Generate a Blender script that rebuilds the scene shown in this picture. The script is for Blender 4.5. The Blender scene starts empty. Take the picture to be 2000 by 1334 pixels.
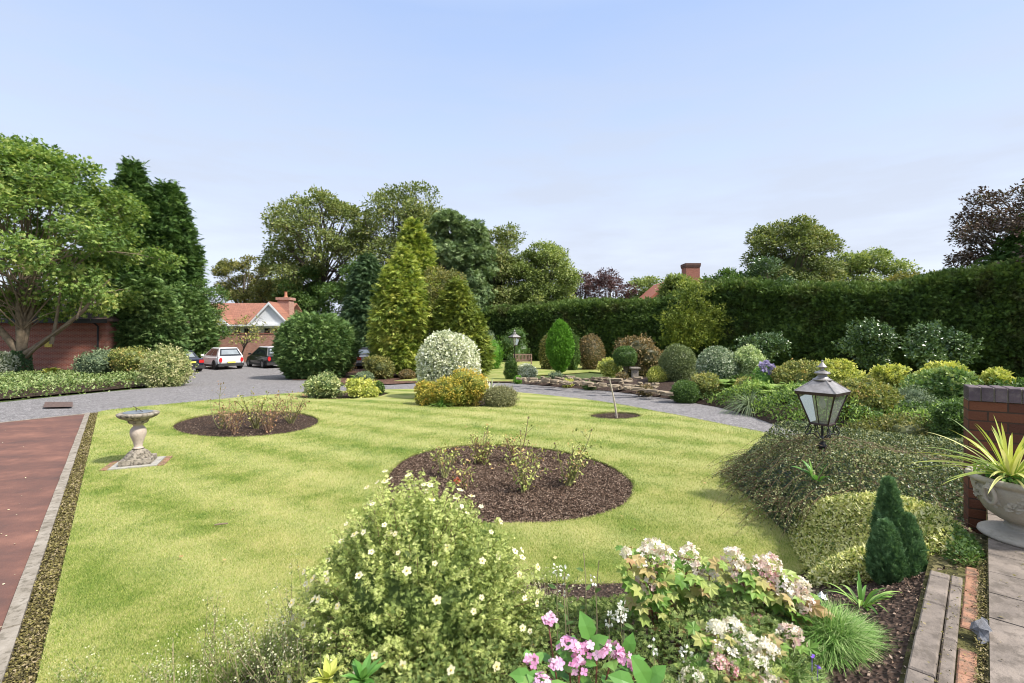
import bpy, bmesh, math, random
import numpy as np
from mathutils import Vector
from mathutils.geometry import tessellate_polygon

SC = bpy.context.scene
COL = SC.collection
R = math.radians
F, CX, HY = 944.0, 1000.0, 650.0     # focal length / principal column / horizon row in photo pixels
EYE = 2.10
rng = np.random.default_rng(7)

# ------------------------------------------------------------------ ground profile
def gf(y):
    return float(np.interp(y, [12, 30], [0.0, -0.5]))
def gfv(y):
    return np.interp(y, [12, 30], [0.0, -0.5])
def P(px, py, dz=0.0):
    """point of the ground seen at a photo pixel"""
    z = dz
    y = 5.0
    for _ in range(40):
        y = F * (EYE - z) / max(py - HY, 1.0)
        z = gf(y) + dz
    return ((px - CX) / F * y, y)
def Q(px, py, d):
    return np.array([(px - CX) / F * d, d, EYE - (py - HY) / F * d])

# ------------------------------------------------------------------ materials
MATS = {}
def newmat(name):
    m = bpy.data.materials.new(name); m.use_nodes = True
    nt = m.node_tree; nt.nodes.clear()
    return m, nt, nt.nodes, nt.links
def out(nt, sh):
    o = nt.nodes.new('ShaderNodeOutputMaterial'); nt.links.new(sh, o.inputs['Surface'])
def noise(nt, scale, detail=3, coord='Object', rough=0.6, vec=None):
    n = nt.nodes.new('ShaderNodeTexNoise'); n.inputs['Scale'].default_value = scale
    n.inputs['Detail'].default_value = detail; n.inputs['Roughness'].default_value = rough
    if vec is None:
        if coord == 'World':
            g = nt.nodes.new('ShaderNodeNewGeometry'); nt.links.new(g.outputs['Position'], n.inputs['Vector'])
        else:
            t = nt.nodes.new('ShaderNodeTexCoord'); nt.links.new(t.outputs[coord], n.inputs['Vector'])
    else: nt.links.new(vec, n.inputs['Vector'])
    return n.outputs['Fac']
def ramp(nt, fac, stops):
    r = nt.nodes.new('ShaderNodeValToRGB'); e = r.color_ramp.elements
    while len(e) < len(stops): e.new(0.5)
    for i, (p, c) in enumerate(stops):
        e[i].position = p; e[i].color = (*c, 1)
    nt.links.new(fac, r.inputs['Fac']); return r.outputs['Color']
def mixc(nt, fac, a, b, mode='MIX'):
    m = nt.nodes.new('ShaderNodeMix'); m.data_type = 'RGBA'; m.blend_type = mode
    for sock, v in ((m.inputs[0], fac), (m.inputs[6], a), (m.inputs[7], b)):
        if isinstance(v, (int, float)): sock.default_value = v
        elif isinstance(v, tuple): sock.default_value = (*v, 1)
        else: nt.links.new(v, sock)
    return m.outputs[2]
def mth(nt, op, a, b=0.0, c=None):
    m = nt.nodes.new('ShaderNodeMath'); m.operation = op
    for i, v in enumerate((a, b) if c is None else (a, b, c)):
        if isinstance(v, (int, float)): m.inputs[i].default_value = v
        else: nt.links.new(v, m.inputs[i])
    return m.outputs[0]
def bump(nt, h, strength, dist=0.02):
    b = nt.nodes.new('ShaderNodeBump'); b.inputs['Strength'].default_value = strength
    b.inputs['Distance'].default_value = dist; nt.links.new(h, b.inputs['Height']); return b.outputs['Normal']
def prin(nt, col, rough=0.7, metal=0.0, spec=0.5, normal=None, coat=0.0):
    p = nt.nodes.new('ShaderNodeBsdfPrincipled')
    if isinstance(col, tuple): p.inputs['Base Color'].default_value = (*col, 1)
    else: nt.links.new(col, p.inputs['Base Color'])
    if isinstance(rough, (int, float)): p.inputs['Roughness'].default_value = rough
    else: nt.links.new(rough, p.inputs['Roughness'])
    p.inputs['Metallic'].default_value = metal
    p.inputs['Specular IOR Level'].default_value = spec
    p.inputs['Coat Weight'].default_value = coat
    if normal is not None: nt.links.new(normal, p.inputs['Normal'])
    return p
def plain(name, col, rough=0.6, metal=0.0, spec=0.5, nscale=8.0, namt=0.25, bmp=0.0, coat=0.0):
    if name in MATS: return MATS[name]
    m, nt, N, L = newmat(name)
    f = noise(nt, nscale, 5)
    dark = tuple(c * (1 - namt) for c in col); lite = tuple(min(1, c * (1 + namt)) for c in col)
    c = ramp(nt, f, [(0.3, dark), (0.7, lite)])
    nrm = bump(nt, noise(nt, nscale * 6, 4), bmp) if bmp else None
    out(nt, prin(nt, c, rough, metal, spec, nrm, coat).outputs[0]); MATS[name] = m; return m
def leafmat(name, stops, rough=0.45, trans=0.3, spec=0.35, patch=1.2, patchamt=0.35, gain=1.4, brown=None):
    if name in MATS: return MATS[name]
    m, nt, N, L = newmat(name)
    a = N.new('ShaderNodeAttribute'); a.attribute_name = 'var'
    n = len(stops)
    st = [(i / (n - 1) if n > 1 else 0.5, tuple(min(.88, v * gain) for v in s)) for i, s in enumerate(stops)]
    nz = noise(nt, patch, 3, 'World')
    f = mth(nt, 'ADD', a.outputs['Fac'], mth(nt, 'MULTIPLY', mth(nt, 'SUBTRACT', nz, 0.5), patchamt * 2))
    c = ramp(nt, f, st)
    if brown:
        k = ramp(nt, noise(nt, .55, 5, 'World', .7), [(.52, (0, 0, 0)), (.66, (1, 1, 1))]); c = mixc(nt, mth(nt, 'MULTIPLY', k, .6), c, brown)
    p = prin(nt, c, rough, 0, spec)
    t = N.new('ShaderNodeBsdfTranslucent')
    L.new(mixc(nt, 0.6, c, (1.0, 1.0, 0.45), 'MULTIPLY'), t.inputs['Color'])
    mx = N.new('ShaderNodeMixShader'); mx.inputs[0].default_value = trans
    L.new(p.outputs[0], mx.inputs[1]); L.new(t.outputs[0], mx.inputs[2])
    out(nt, mx.outputs[0]); MATS[name] = m; return m

# ------------------------------------------------------------------ mesh collecting
class Geo:
    def __init__(s): s.V = []; s.F = []; s.A = []; s.M = []; s.n = 0
    def add(s, V, Fc, var=0.5, mat=0):
        V = np.asarray(V, dtype=np.float32).reshape(-1, 3)
        s.V.append(V)
        if isinstance(Fc, np.ndarray): groups = [Fc]
        else:
            d = {}
            for f in Fc: d.setdefault(len(f), []).append(f)
            groups = [np.array(v) for v in d.values()]
        for g in groups:
            s.F.append(g.astype(np.int64) + s.n)
            k = len(g)
            s.A.append(np.broadcast_to(np.asarray(var, dtype=np.float32), (k,)).copy() if np.ndim(var) == 0 or len(var) == k else np.full(k, 0.5, np.float32))
            s.M.append(np.full(k, mat, np.int32))
        s.n += len(V)
    def build(s, name, mats, parent=None, origin=None, smooth=False):
        me = bpy.data.meshes.new(name)
        if parent is not None:
            o0 = np.array(WO.get(parent.name, (0, 0, 0)), dtype=np.float32)
        elif origin is not None: o0 = np.array(origin, dtype=np.float32)
        else: o0 = np.zeros(3, np.float32)
        V = np.concatenate(s.V) - o0
        tot = np.concatenate([np.full(len(f), f.shape[1], np.int32) for f in s.F])
        loops = np.concatenate([f.ravel() for f in s.F]).astype(np.int32)
        starts = np.concatenate([[0], np.cumsum(tot)[:-1]]).astype(np.int32)
        me.vertices.add(len(V)); me.vertices.foreach_set('co', V.ravel())
        me.loops.add(len(loops)); me.loops.foreach_set('vertex_index', loops)
        me.polygons.add(len(tot)); me.polygons.foreach_set('loop_start', starts)
        me.polygons.foreach_set('material_index', np.concatenate(s.M))
        me.polygons.foreach_set('use_smooth', np.full(len(tot), bool(smooth)))
        me.update(calc_edges=True)
        at = me.attributes.new('var', 'FLOAT', 'FACE'); at.data.foreach_set('value', np.concatenate(s.A))
        if not isinstance(mats, (list, tuple)): mats = [mats]
        for m in mats: me.materials.append(m)
        if not smooth or smooth == 'auto':
            pass
        ob = bpy.data.objects.new(name, me); COL.objects.link(ob)
        if parent is not None:
            ob.parent = parent; WO[ob.name] = tuple(o0)
        else:
            ob.location = tuple(float(v) for v in o0); WO[ob.name] = tuple(o0)
        return ob
WO = {}
def tag(o, label, cat, group=None, kind=None):
    if label: o['label'] = label
    if cat: o['category'] = cat
    if group: o['group'] = group
    if kind: o['kind'] = kind
    return o
def thing(name, label, cat, loc, group=None):
    o = bpy.data.objects.new(name, None); COL.objects.link(o); o.location = tuple(float(v) for v in loc)
    o.empty_display_size = 0.1
    WO[o.name] = tuple(float(v) for v in loc)
    return tag(o, label, cat, group)
def struct(o): o['kind'] = 'structure'; return o

def box(g, x0, x1, y0, y1, z0, z1, var=0.5, mat=0, rot=0.0, c=(0, 0)):
    V = np.array([(x, y, z) for z in (z0, z1) for y in (y0, y1) for x in (x0, x1)], float)
    if rot:
        ca, sa = math.cos(rot), math.sin(rot)
        X = V[:, 0].copy(); Y = V[:, 1].copy()
        V[:, 0] = ca * X - sa * Y; V[:, 1] = sa * X + ca * Y
    V[:, 0] += c[0]; V[:, 1] += c[1]
    g.add(V, [(0, 2, 3, 1), (4, 5, 7, 6), (0, 1, 5, 4), (2, 6, 7, 3), (0, 4, 6, 2), (1, 3, 7, 5)], var, mat)
def tube(g, pts, rad, sides=6, var=0.5, mat=0, cap=True):
    pts = np.asarray(pts, float); n = len(pts)
    rad = np.broadcast_to(np.asarray(rad, float), (n,))
    T = np.gradient(pts, axis=0); T /= np.linalg.norm(T, axis=1, keepdims=True) + 1e-9
    ref = np.array([0, 0, 1.0]) if abs(T[0][2]) < 0.9 else np.array([1.0, 0, 0])
    a = np.cross(T, ref); a /= np.linalg.norm(a, axis=1, keepdims=True) + 1e-9
    for i in range(1, n):
        if np.dot(a[i], a[i - 1]) < 0: a[i] = -a[i]
    b = np.cross(T, a)
    th = np.linspace(0, 2 * math.pi, sides, endpoint=False)
    V = pts[:, None, :] + rad[:, None, None] * (np.cos(th)[None, :, None] * a[:, None, :] + np.sin(th)[None, :, None] * b[:, None, :])
    i = np.arange(n - 1)[:, None] * sides; j = np.arange(sides)[None, :]; jn = (j + 1) % sides
    Fq = np.stack([i + j, i + jn, i + sides + jn, i + sides + j], -1).reshape(-1, 4)
    g.add(V.reshape(-1, 3), Fq, var, mat)
    if cap:
        g.add(V[0], [tuple(range(sides))[::-1]], var, mat); g.add(V[-1], [tuple(range(sides))], var, mat)
def lathe(g, prof, c=(0, 0, 0), seg=40, var=0.5, mat=0):
    pr = np.array(prof, float); n = len(pr)
    th = np.linspace(0, 2 * math.pi, seg, endpoint=False)
    V = np.stack([pr[:, 0, None] * np.cos(th) + c[0], pr[:, 0, None] * np.sin(th) + c[1], np.repeat(pr[:, 1, None], seg, 1) + c[2]], -1)
    i = np.arange(n - 1)[:, None] * seg; j = np.arange(seg)[None, :]; jn = (j + 1) % seg
    g.add(V.reshape(-1, 3), np.stack([i + j, i + jn, i + seg + jn, i + seg + j], -1).reshape(-1, 4), var, mat)
def curve(p0, p1, bend=0.15, n=6, up=0.0, r=None):
    r = r or rng
    p0 = np.asarray(p0, float); p1 = np.asarray(p1, float); L = np.linalg.norm(p1 - p0)
    off = r.normal(0, 1, 3) * bend * L * 0.5 + np.array([0, 0, up * L])
    t = np.linspace(0, 1, n)[:, None]
    return p0 + (p1 - p0) * t + off * (4 * t * (1 - t)) * 0.5
def catmull(pts, n=6, closed=True):
    p = np.array(pts, float); m = len(p); o = []
    rngi = range(m) if closed else range(m - 1)
    for i in rngi:
        if closed: a, b, c, d = p[i - 1], p[i], p[(i + 1) % m], p[(i + 2) % m]
        else: a, b, c, d = p[max(i - 1, 0)], p[i], p[i + 1], p[min(i + 2, m - 1)]
        for k in range(n):
            t = k / n
            o.append(0.5 * ((2 * b) + (-a + c) * t + (2 * a - 5 * b + 4 * c - d) * t * t + (-a + 3 * b - 3 * c + d) * t ** 3))
    if not closed: o.append(p[-1])
    return np.array(o)

# ------------------------------------------------------------------ leaf templates (y along leaf, z = normal)
def T_leaf(w=0.3, f=0.08):
    return np.array([(0, 0, 0), (-w, .45, f), (0, 1, 0), (w, .45, f)], float), np.array([(0, 2, 1), (0, 3, 2)])
def T_leaf6(w=0.26, f=0.07, droop=0.15):
    V = [(0, 0, 0), (-w, .28, f), (-w * .9, .62, f - droop * .3), (0, 1, -droop), (w * .9, .62, f - droop * .3), (w, .28, f), (0, .5, 0)]
    return np.array(V, float), np.array([(0, 6, 1), (1, 6, 2), (2, 6, 3), (3, 6, 4), (4, 6, 5), (5, 6, 0)])
def T_blade(w=0.08, bendz=0.0):
    return np.array([(-w, 0, 0), (w, 0, 0), (0, 1, bendz)], float), np.array([(0, 1, 2)])
def T_spray():      # flat conifer spray with side fingers
    V = [(0, 0, 0), (-.10, .45, .02), (0, 1, -.08), (.10, .45, .02)]
    Fc = [(0, 3, 2), (0, 2, 1)]
    for s in (-1, 1):
        for k, (y, l) in enumerate(((.15, .5), (.4, .42), (.62, .28))):
            b = len(V)
            V += [(0, y, 0), (s * l * .75, y + l * .65, -.05), (0, y + .16, .01)]
            Fc.append((b, b + 1, b + 2) if s > 0 else (b, b + 2, b + 1))
    return np.array(V, float), np.array(Fc)
def T_star5():      # palmate tuft of five narrow leaflets
    V = []; Fc = []
    for k, a in enumerate((-75, -38, 0, 38, 75)):
        a = R(a); l = 1.0 - abs(k - 2) * .12; b = len(V); w = .13
        d = np.array([math.sin(a), math.cos(a)]); n = np.array([d[1], -d[0]])
        m = d * l * .55
        V += [(0, 0, 0), (*(m + n * w), .06), (*(d * l), .0), (*(m - n * w), .06)]
        Fc += [(b, b + 1, b + 2), (b, b + 2, b + 3)]
    return np.array(V, float), np.array(Fc)
def T_lobed(lobes=5, deep=.5):      # maple / oak-leaf outline, slightly cupped
    ang = np.linspace(-125, 125, lobes * 2 + 1); V = [(0, .42, 0), (0, 0, 0)]
    for i, a in enumerate(ang):
        tip = i % 2 == 1
        r = (.62 if tip else .62 * deep) * (1 - .18 * abs(a) / 125)
        V.append((math.sin(R(a)) * r, .42 + math.cos(R(a)) * r, -.06 if tip else .05))
    n = len(V); Fc = [(0, i + 1, i) for i in range(2, n - 1)] + [(0, 2, 1), (0, 1, n - 1)]
    return np.array(V, float), np.array(Fc)
def T_floret(n=4, w=.42):
    V = []; Fc = []
    for k in range(n):
        a = 2 * math.pi * k / n; d = np.array([math.cos(a), math.sin(a)]); t = np.array([-d[1], d[0]]); b = len(V)
        V += [(0, 0, 0), (*(d * .55 - t * w), .10), (*(d * .95 - t * w * .5), .16), (*(d * 1.0 + t * w * .5), .16), (*(d * .55 + t * w), .10)]
        Fc += [(b, b + 1, b + 2), (b, b + 2, b + 3), (b, b + 3, b + 4)]
    return np.array(V, float), np.array(Fc)
LEAF, LEAFW, BLADE, SPRAY, STAR, LOBED = T_leaf(), T_leaf(.42, .1), T_blade(), T_spray(), T_star5(), T_lobed()
LEAFN = T_leaf(.17, .05)
LEAF6 = T_leaf6()

def unit(v): return v / (np.linalg.norm(v, axis=-1, keepdims=True) + 1e-9)
def scatter(g, pos, dirs, norms, size, tpl, var=None, mat=0, r=None):
    r = r or rng
    pos = np.asarray(pos, float); n = len(pos)
    if n == 0: return
    TV, TF = tpl
    Y = unit(np.broadcast_to(np.asarray(dirs, float), (n, 3)))
    Nn = np.broadcast_to(np.asarray(norms, float), (n, 3))
    X = np.cross(Y, Nn); bad = np.linalg.norm(X, axis=1) < 1e-4
    if bad.any():
        X = X.copy(); X[bad] = np.cross(Y[bad], np.array([.3, .8, .5]))
    X = unit(X); Z = np.cross(X, Y)
    size = np.broadcast_to(np.asarray(size, float), (n,))
    V = pos[:, None, :] + size[:, None, None] * (TV[None, :, 0, None] * X[:, None, :] + TV[None, :, 1, None] * Y[:, None, :] + TV[None, :, 2, None] * Z[:, None, :])
    k = len(TV)
    Fc = (TF[None] + (np.arange(n) * k)[:, None, None]).reshape(-1, TF.shape[1])
    if var is None: var = r.random(n)
    var = np.broadcast_to(np.asarray(var, float), (n,))
    g.add(V.reshape(-1, 3), Fc, np.repeat(var, len(TF)), mat)
def sph(n, r, up=0.0):
    v = r.normal(0, 1, (n, 3)); v[:, 2] += up; return unit(v)
def lumpfn(seed, k=7, f=3.0):
    r = np.random.default_rng(seed); K = r.normal(0, f, (k, 3)); ph = r.random(k) * 6.28
    return lambda d: np.cos(d @ K.T + ph).sum(1) / math.sqrt(k)

def core(g, c, rad, seed, s=0.84, seg=14, lum=0.08, zmin=None, var=0.1):
    lf = lumpfn(seed)
    th = np.linspace(0, 2 * math.pi, seg * 2, endpoint=False); ph = np.linspace(-math.pi / 2, math.pi / 2, seg)
    D = np.stack([np.cos(ph)[:, None] * np.cos(th), np.cos(ph)[:, None] * np.sin(th), np.repeat(np.sin(ph)[:, None], seg * 2, 1)], -1).reshape(-1, 3)
    V = np.asarray(c) + D * np.asarray(rad) * s * (1 + lum * lf(D))[:, None]
    if zmin is not None: V[:, 2] = np.maximum(V[:, 2], zmin)
    m = seg * 2; i = np.arange(seg - 1)[:, None] * m; j = np.arange(m)[None]; jn = (j + 1) % m
    g.add(V, np.stack([i + j, i + jn, i + m + jn, i + m + j], -1).reshape(-1, 4), var)

def dome(g, c, rad, n, size, tpl=LEAF, seed=0, lum=0.08, depth=0.12, zmin=None, flare=0.6, up=0.3, corev=True, clump=1, spread=0.05, power=1.0, var=None, wild=None):
    """a leafy ellipsoid: leaves in a thin uneven shell round a core"""
    r = np.random.default_rng(seed + 100); lf = lumpfn(seed)
    c = np.asarray(c, float); rad = np.asarray(rad, float)
    if corev: core(g, c, rad, seed, s=1 - depth * 1.35, lum=lum, zmin=zmin)
    m = max(1, n // clump)
    D = sph(m, r, 0.15)
    if clump > 1: cl = r.random(m)
    D = np.repeat(D, clump, 0)
    rr = (1 + lum * lf(D)) * (1 - depth * r.random(len(D)) ** power)
    if clump > 1:
        lv = np.repeat(1 - depth * 1.1 * r.random(m) ** power, clump)
        if wild is None: wild = .16 if lum > .06 else 0
        lv = np.where(np.repeat(r.random(m) < wild, clump), np.repeat(1.02 + .2 * r.random(m), clump), lv)
        rr = (1 + lum * lf(D)) * lv
    pos = c + D * rad * rr[:, None]
    if clump > 1:
        rd = unit(r.normal(0, 1, pos.shape) + unit(D / rad) * .55)
        pos = pos + rd * (size * .35) + r.normal(0, spread * .45, pos.shape)
    if zmin is not None:
        k = pos[:, 2] > zmin; pos = pos[k]; D = D[k]
        if clump > 1: rd = rd[k]
    outn = unit(D / rad)
    dirs = unit(outn * flare + r.normal(0, .6, pos.shape) + np.array([0, 0, up]))
    if clump > 1: dirs = unit(dirs * .45 + rd)
    nrm = unit(outn + r.normal(0, .5, pos.shape) + np.array([0, 0, .3]))
    v = r.random(len(pos)) if clump == 1 else np.clip(np.repeat(r.random(m), clump)[k if zmin is not None else slice(None)] * .7 + r.random(len(pos)) * .3, 0, 1)
    if var is not None: v = var[0] + v * (var[1] - var[0])
    scatter(g, pos, dirs, nrm, size * (0.7 + 0.6 * r.random(len(pos))), tpl, v)
# ------------------------------------------------------------------ plant generators
def treegeo(c, rad, base, n, size, seed, lobes=26, lobe_r=0.3, tpl=LEAF, clump=10, spread=0.5, core_s=0.0, trunk_r=0.2, twigs=4, limb_from=0.35, limb=.36, boxy=2.6, taper=0.0):
    r = np.random.default_rng(seed)
    c = np.asarray(c, float); rad = np.asarray(rad, float); base = np.asarray(base, float)
    g = Geo(); w = Geo()
    D = sph(lobes * 3, r, .25)
    # spread lobe centres
    pick = [0]
    for _ in range(lobes - 1):
        dd = np.min(np.linalg.norm(D[:, None] - D[pick][None], axis=2), 1); pick.append(int(np.argmax(dd + r.random(len(D)) * .15)))
    D = D[pick]
    if boxy: D = D / (np.abs(D) ** boxy).sum(1, keepdims=True) ** (1 / boxy)
    D = D * np.c_[1 - taper * np.clip(D[:, 2], 0, 1), 1 - taper * np.clip(D[:, 2], 0, 1), np.ones(len(D))]
    fr = 0.45 + 0.42 * r.random(lobes); fr[: lobes // 2] = .74 + .12 * r.random(lobes // 2)
    LC = c + D * rad * fr[:, None]
    LR = rad.mean() * lobe_r * (0.7 + 0.6 * r.random(lobes))
    wgt = LR ** 2; wgt /= wgt.sum()
    m = n // clump
    li = r.choice(lobes, m, p=wgt)
    d = sph(m, r, .25)
    cp = LC[li] + d * (LR[li] * (.55 + .5 * r.random(m)))[:, None] * np.array([1.15, 1.15, .8])
    cv = r.random(m)
    idx = np.repeat(np.arange(m), clump)
    rd = unit(r.normal(0, 1, (len(idx), 3)) * [1, 1, .6] + unit((cp - c) / rad)[idx] * .5)
    pos = cp[idx] + rd * spread * (.3 + .9 * r.random(len(idx)))[:, None]
    outn = unit((pos - c) / rad)
    dirs = unit(rd * .9 + outn * .3 + r.normal(0, .35, pos.shape) + np.array([0, 0, -.15]))
    nrm = unit(outn * .6 + r.normal(0, .45, pos.shape) + np.array([0, 0, .8]))
    scatter(g, pos, dirs, nrm, size * (.7 + .6 * r.random(len(pos))), tpl, np.clip(cv[idx] * .65 + r.random(len(idx)) * .35, 0, 1))
    if core_s: core(g, c, rad, seed, s=core_s, lum=.15, var=.1)
    fork = base * (1 - limb_from) + np.array([c[0], c[1], c[2]]) * limb_from if base[2] < c[2] else c
    top = c + np.array([0, 0, rad[2] * .45])
    tr = curve(base, fork, .05, 6, r=r)
    tube(w, np.vstack([tr, curve(fork, top, .12, 6, r=r)[1:]]), np.linspace(1, .22, 11) * trunk_r, 8, .5)
    for i in range(lobes):
        s = fork + (top - fork) * (r.random() * .6)
        cv_ = curve(s, LC[i], .22, 7, .12, r)
        tube(w, cv_, np.linspace(limb, .1, 7) * trunk_r, 5, .5)
        for k in range(twigs):
            e = LC[i] + sph(1, r)[0] * LR[i] * .95
            tube(w, curve(cv_[-1 - (k % 3)], e, .2, 4, .1, r), np.linspace(.12, .035, 4) * trunk_r, 4, .5)
    return g, w
def pxbox(x0, x1, yt, yb, d):
    cx = (x0 + x1) / 2; z1 = EYE - (yt - HY) / F * d; z0 = EYE - (yb - HY) / F * d
    return np.array([(cx - CX) / F * d, d, (z0 + z1) / 2]), np.array([(x1 - x0) / 2 / F * d, (x1 - x0) / 2 / F * d, (z1 - z0) / 2])
def tree(name, label, cat, x0, x1, yt, yb, d, mat, bark, n=9000, size=.2, seed=1, basepx=None, group=None, depth=None, **kw):
    c, rad = pxbox(x0, x1, yt, yb, d)
    if depth: rad[1] *= depth
    bx = c[0] if basepx is None else (basepx - CX) / F * d
    base = np.array([bx, d, gf(d)])
    g, w = treegeo(c, rad * np.array([.97, .97, .95]), base, n, size, seed, **kw)
    t = thing(name, label, cat, base, group)
    g.build('crown', mat, t); w.build('trunk', bark, t, smooth=True)
    return t
def conifer(name, label, cat, x0, x1, yt, yb, d, mat, bark, n=9000, size=.35, seed=1, group=None, prof=None, droop=-.2, lum=.13, clump=7, spread=.12, tpl=SPRAY, coremat=True, apex=None, baseg=None, depth=1.0, outw=1.0, corek=.72, shell=(.80, .28), single=False):
    """cone of sprays; prof maps height 0..1 to relative radius"""
    c, rad = pxbox(x0, x1, yt, yb, d)
    r = np.random.default_rng(seed); Rm = rad[0]; z0 = c[2] - rad[2]; H = 2 * rad[2]
    ax = 0.0 if apex is None else (apex - (x0 + x1) / 2) / F * d
    prof = prof or [(0, .75), (.12, 1), (.5, .72), (.8, .36), (1, .02)]
    px, pr = zip(*prof)
    lf = lumpfn(seed, 9, 2.6)
    g = Geo()
    def surf(th, h, s=1.0):
        D = np.stack([np.cos(th), np.sin(th), h * H / Rm * .8], -1)
        rr = np.interp(h, px, pr) * Rm * s * (1 + lum * lf(D))
        return np.stack([c[0] + ax * h + rr * np.cos(th), c[1] + rr * np.sin(th) * depth, z0 + h * H], -1)
    # core
    nt_, nh = 22, 16
    th = np.linspace(0, 2 * math.pi, nt_, endpoint=False); hh = np.linspace(0.01, .97, nh)
    V = surf(np.tile(th, nh), np.repeat(hh, nt_), corek)
    i = np.arange(nh - 1)[:, None] * nt_; j = np.arange(nt_)[None]; jn = (j + 1) % nt_
    g.add(V, np.stack([i + j, i + jn, i + nt_ + jn, i + nt_ + j], -1).reshape(-1, 4), .05)
    m = n // clump
    h = np.zeros(0)
    while len(h) < m:
        q = r.random(m * 3); a = np.interp(q, px, pr); h = np.concatenate([h, q[r.random(len(q)) < (a + .08) / 1.08]])
    h = h[:m]; th = r.random(m) * 6.2832
    s = shell[0] + shell[1] * r.random(m)
    cp = surf(th, h, s)
    idx = np.repeat(np.arange(m), clump)
    o = np.stack([np.cos(th), np.sin(th), np.zeros(m)], -1)[idx]
    cd = unit(np.stack([np.cos(th), np.sin(th), np.zeros(m)], -1) * outw + [0, 0, droop] + r.normal(0, .35, (m, 3)))
    dirs = unit(cd[idx] + r.normal(0, .38, (len(idx), 3)))
    pos = cp[idx] + r.normal(0, spread, (len(idx), 3)) + cd[idx] * (size * .5 * r.random(len(idx)) - size * .35)[:, None]
    pos[:, 2] = np.maximum(pos[:, 2], z0)
    nrm = unit(np.array([0, 0, 1.0]) + o * .5 + r.normal(0, .4, (len(idx), 3)))
    v = np.clip(r.random(m)[idx] * .6 + r.random(len(idx)) * .4, 0, 1)
    scatter(g, pos, dirs, nrm, size * (.65 + .7 * r.random(len(idx))), tpl, v)
    zb = gf(d) if baseg is None else baseg
    base = (c[0], c[1], zb)
    if single:
        o_ = g.build(name, mat, None, base); return tag(o_, label, cat, group)
    t = thing(name, label, cat, base, group)
    g.build('crown', mat, t)
    w = Geo(); tube(w, [(c[0], c[1], zb), (c[0] + ax * .5, c[1], z0 + H * .5), (c[0] + ax, c[1], z0 + H * .96)], [Rm * .09 + .02, Rm * .05 + .01, .015], 7)
    w.build('trunk', bark, t, smooth=True)
    return t
def shrub(name, label, x0, x1, yt, yb, d=None, mat=None, n=3000, size=.07, seed=1, cat='shrub', group=None, depth=1.0, flat=1.0, lobes=0, base=None, stems=False, lift=0.0, **kw):
    """rounded shrub filling a box of the photograph, standing on the ground"""
    cx = (x0 + x1) / 2
    if d is None: d = P(cx, yb)[1]
    w = (x1 - x0) / 2 / F * d; ztop = EYE - (yt - HY) / F * d; zb = (gf(d) if base is None else base)
    cy = d + w * depth * .6
    k = cy / d
    ztop = EYE - (yt - HY) / F * cy; w *= k * .96; h = ztop - zb
    X = (cx - CX) / F * cy
    g = Geo()
    rz = h * .56
    if lobes == 0:
        dome(g, (X, cy, ztop - rz), (w, w * depth, rz), n, size, seed=seed, zmin=zb + .0 + lift, **kw)
    else:
        r = np.random.default_rng(seed + 5)
        dome(g, (X, cy, zb + h * .36), (w * .78, w * depth * .78, h * .42), int(n * .35), size, seed=seed, zmin=zb + lift, **kw)
        for i in range(lobes):
            a = 2 * math.pi * (i + r.random() * .6) / lobes; q = .52 if i else 0.1
            hh = h * (.72 + .28 * r.random()) if i else h
            lr = w * (.42 + .16 * r.random())
            dome(g, (X + math.cos(a) * w * q, cy + math.sin(a) * w * depth * q, zb + hh - lr * .8), (lr, lr, lr * .8), int(n * .65 / lobes), size, seed=seed * 31 + i, zmin=zb + lift, **kw)
    ob = (X, cy, zb)
    if stems:
        t = thing(name, label, cat, ob, group)
        g.build('foliage', mat, t)
        s = Geo(); r = np.random.default_rng(seed)
        for i in range(6):
            a = r.random() * 6.28
            tube(s, curve((X + math.cos(a) * .06, cy + math.sin(a) * .06, zb - .02), (X + math.cos(a) * w * .35, cy + math.sin(a) * w * .35, zb + h * .6), .15, 5, r=r), np.linspace(.035, .015, 5), 5)
        s.build('stem', M_bark, t, smooth=True)
        return t
    o = g.build(name, mat, None, ob)
    return tag(o, label, cat, group)
def tuft(name, label, X, Y, zb, n, L, wid, mat, seed=1, cat='plant', spread=.9, droop=.9, group=None, segs=7, rbase=.04, stiff=1.0):
    """rosette of strap leaves arching outward"""
    r = np.random.default_rng(seed); g = Geo()
    for i in range(n):
        a = r.random() * 6.28; el = R(88) - spread * r.random() ** .7; l = L * (.6 + .4 * r.random())
        t = np.linspace(0, 1, segs)
        d = np.array([math.cos(a), math.sin(a)])
        hor = l * (t * math.cos(el) + droop * .28 * t ** 2 * math.cos(el) ** .5)
        ver = l * (t * math.sin(el) - droop * .55 * t ** 2.4 * (math.cos(el) + .25))
        c0 = np.array([X, Y]) + d * rbase * r.random()
        C = np.stack([c0[0] + d[0] * hor, c0[1] + d[1] * hor, zb + ver], -1)
        pw = wid * (np.sin(np.clip(t * .92 + .08, 0, 1) * math.pi) ** .55 * .9 + .1) * (1 - t) ** .25
        s = np.array([-d[1], d[0], 0]); tw = r.normal(0, .3)
        s = unit(s + np.array([0, 0, tw]))
        Lp = C - s * pw[:, None]; Rp = C + s * pw[:, None]; Cm = C - np.array([0, 0, 1]) * (pw * .35)[:, None]
        V = np.concatenate([Lp, Cm, Rp]); Fc = []
        for k in range(segs - 1):
            Fc += [(k, segs + k, segs + k + 1, k + 1), (segs + k, 2 * segs + k, 2 * segs + k + 1, segs + k + 1)]
        g.add(V, Fc, r.random())
    o = g.build(name, mat, None, (X, Y, zb), smooth=True)
    return tag(o, label, cat, group)
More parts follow.
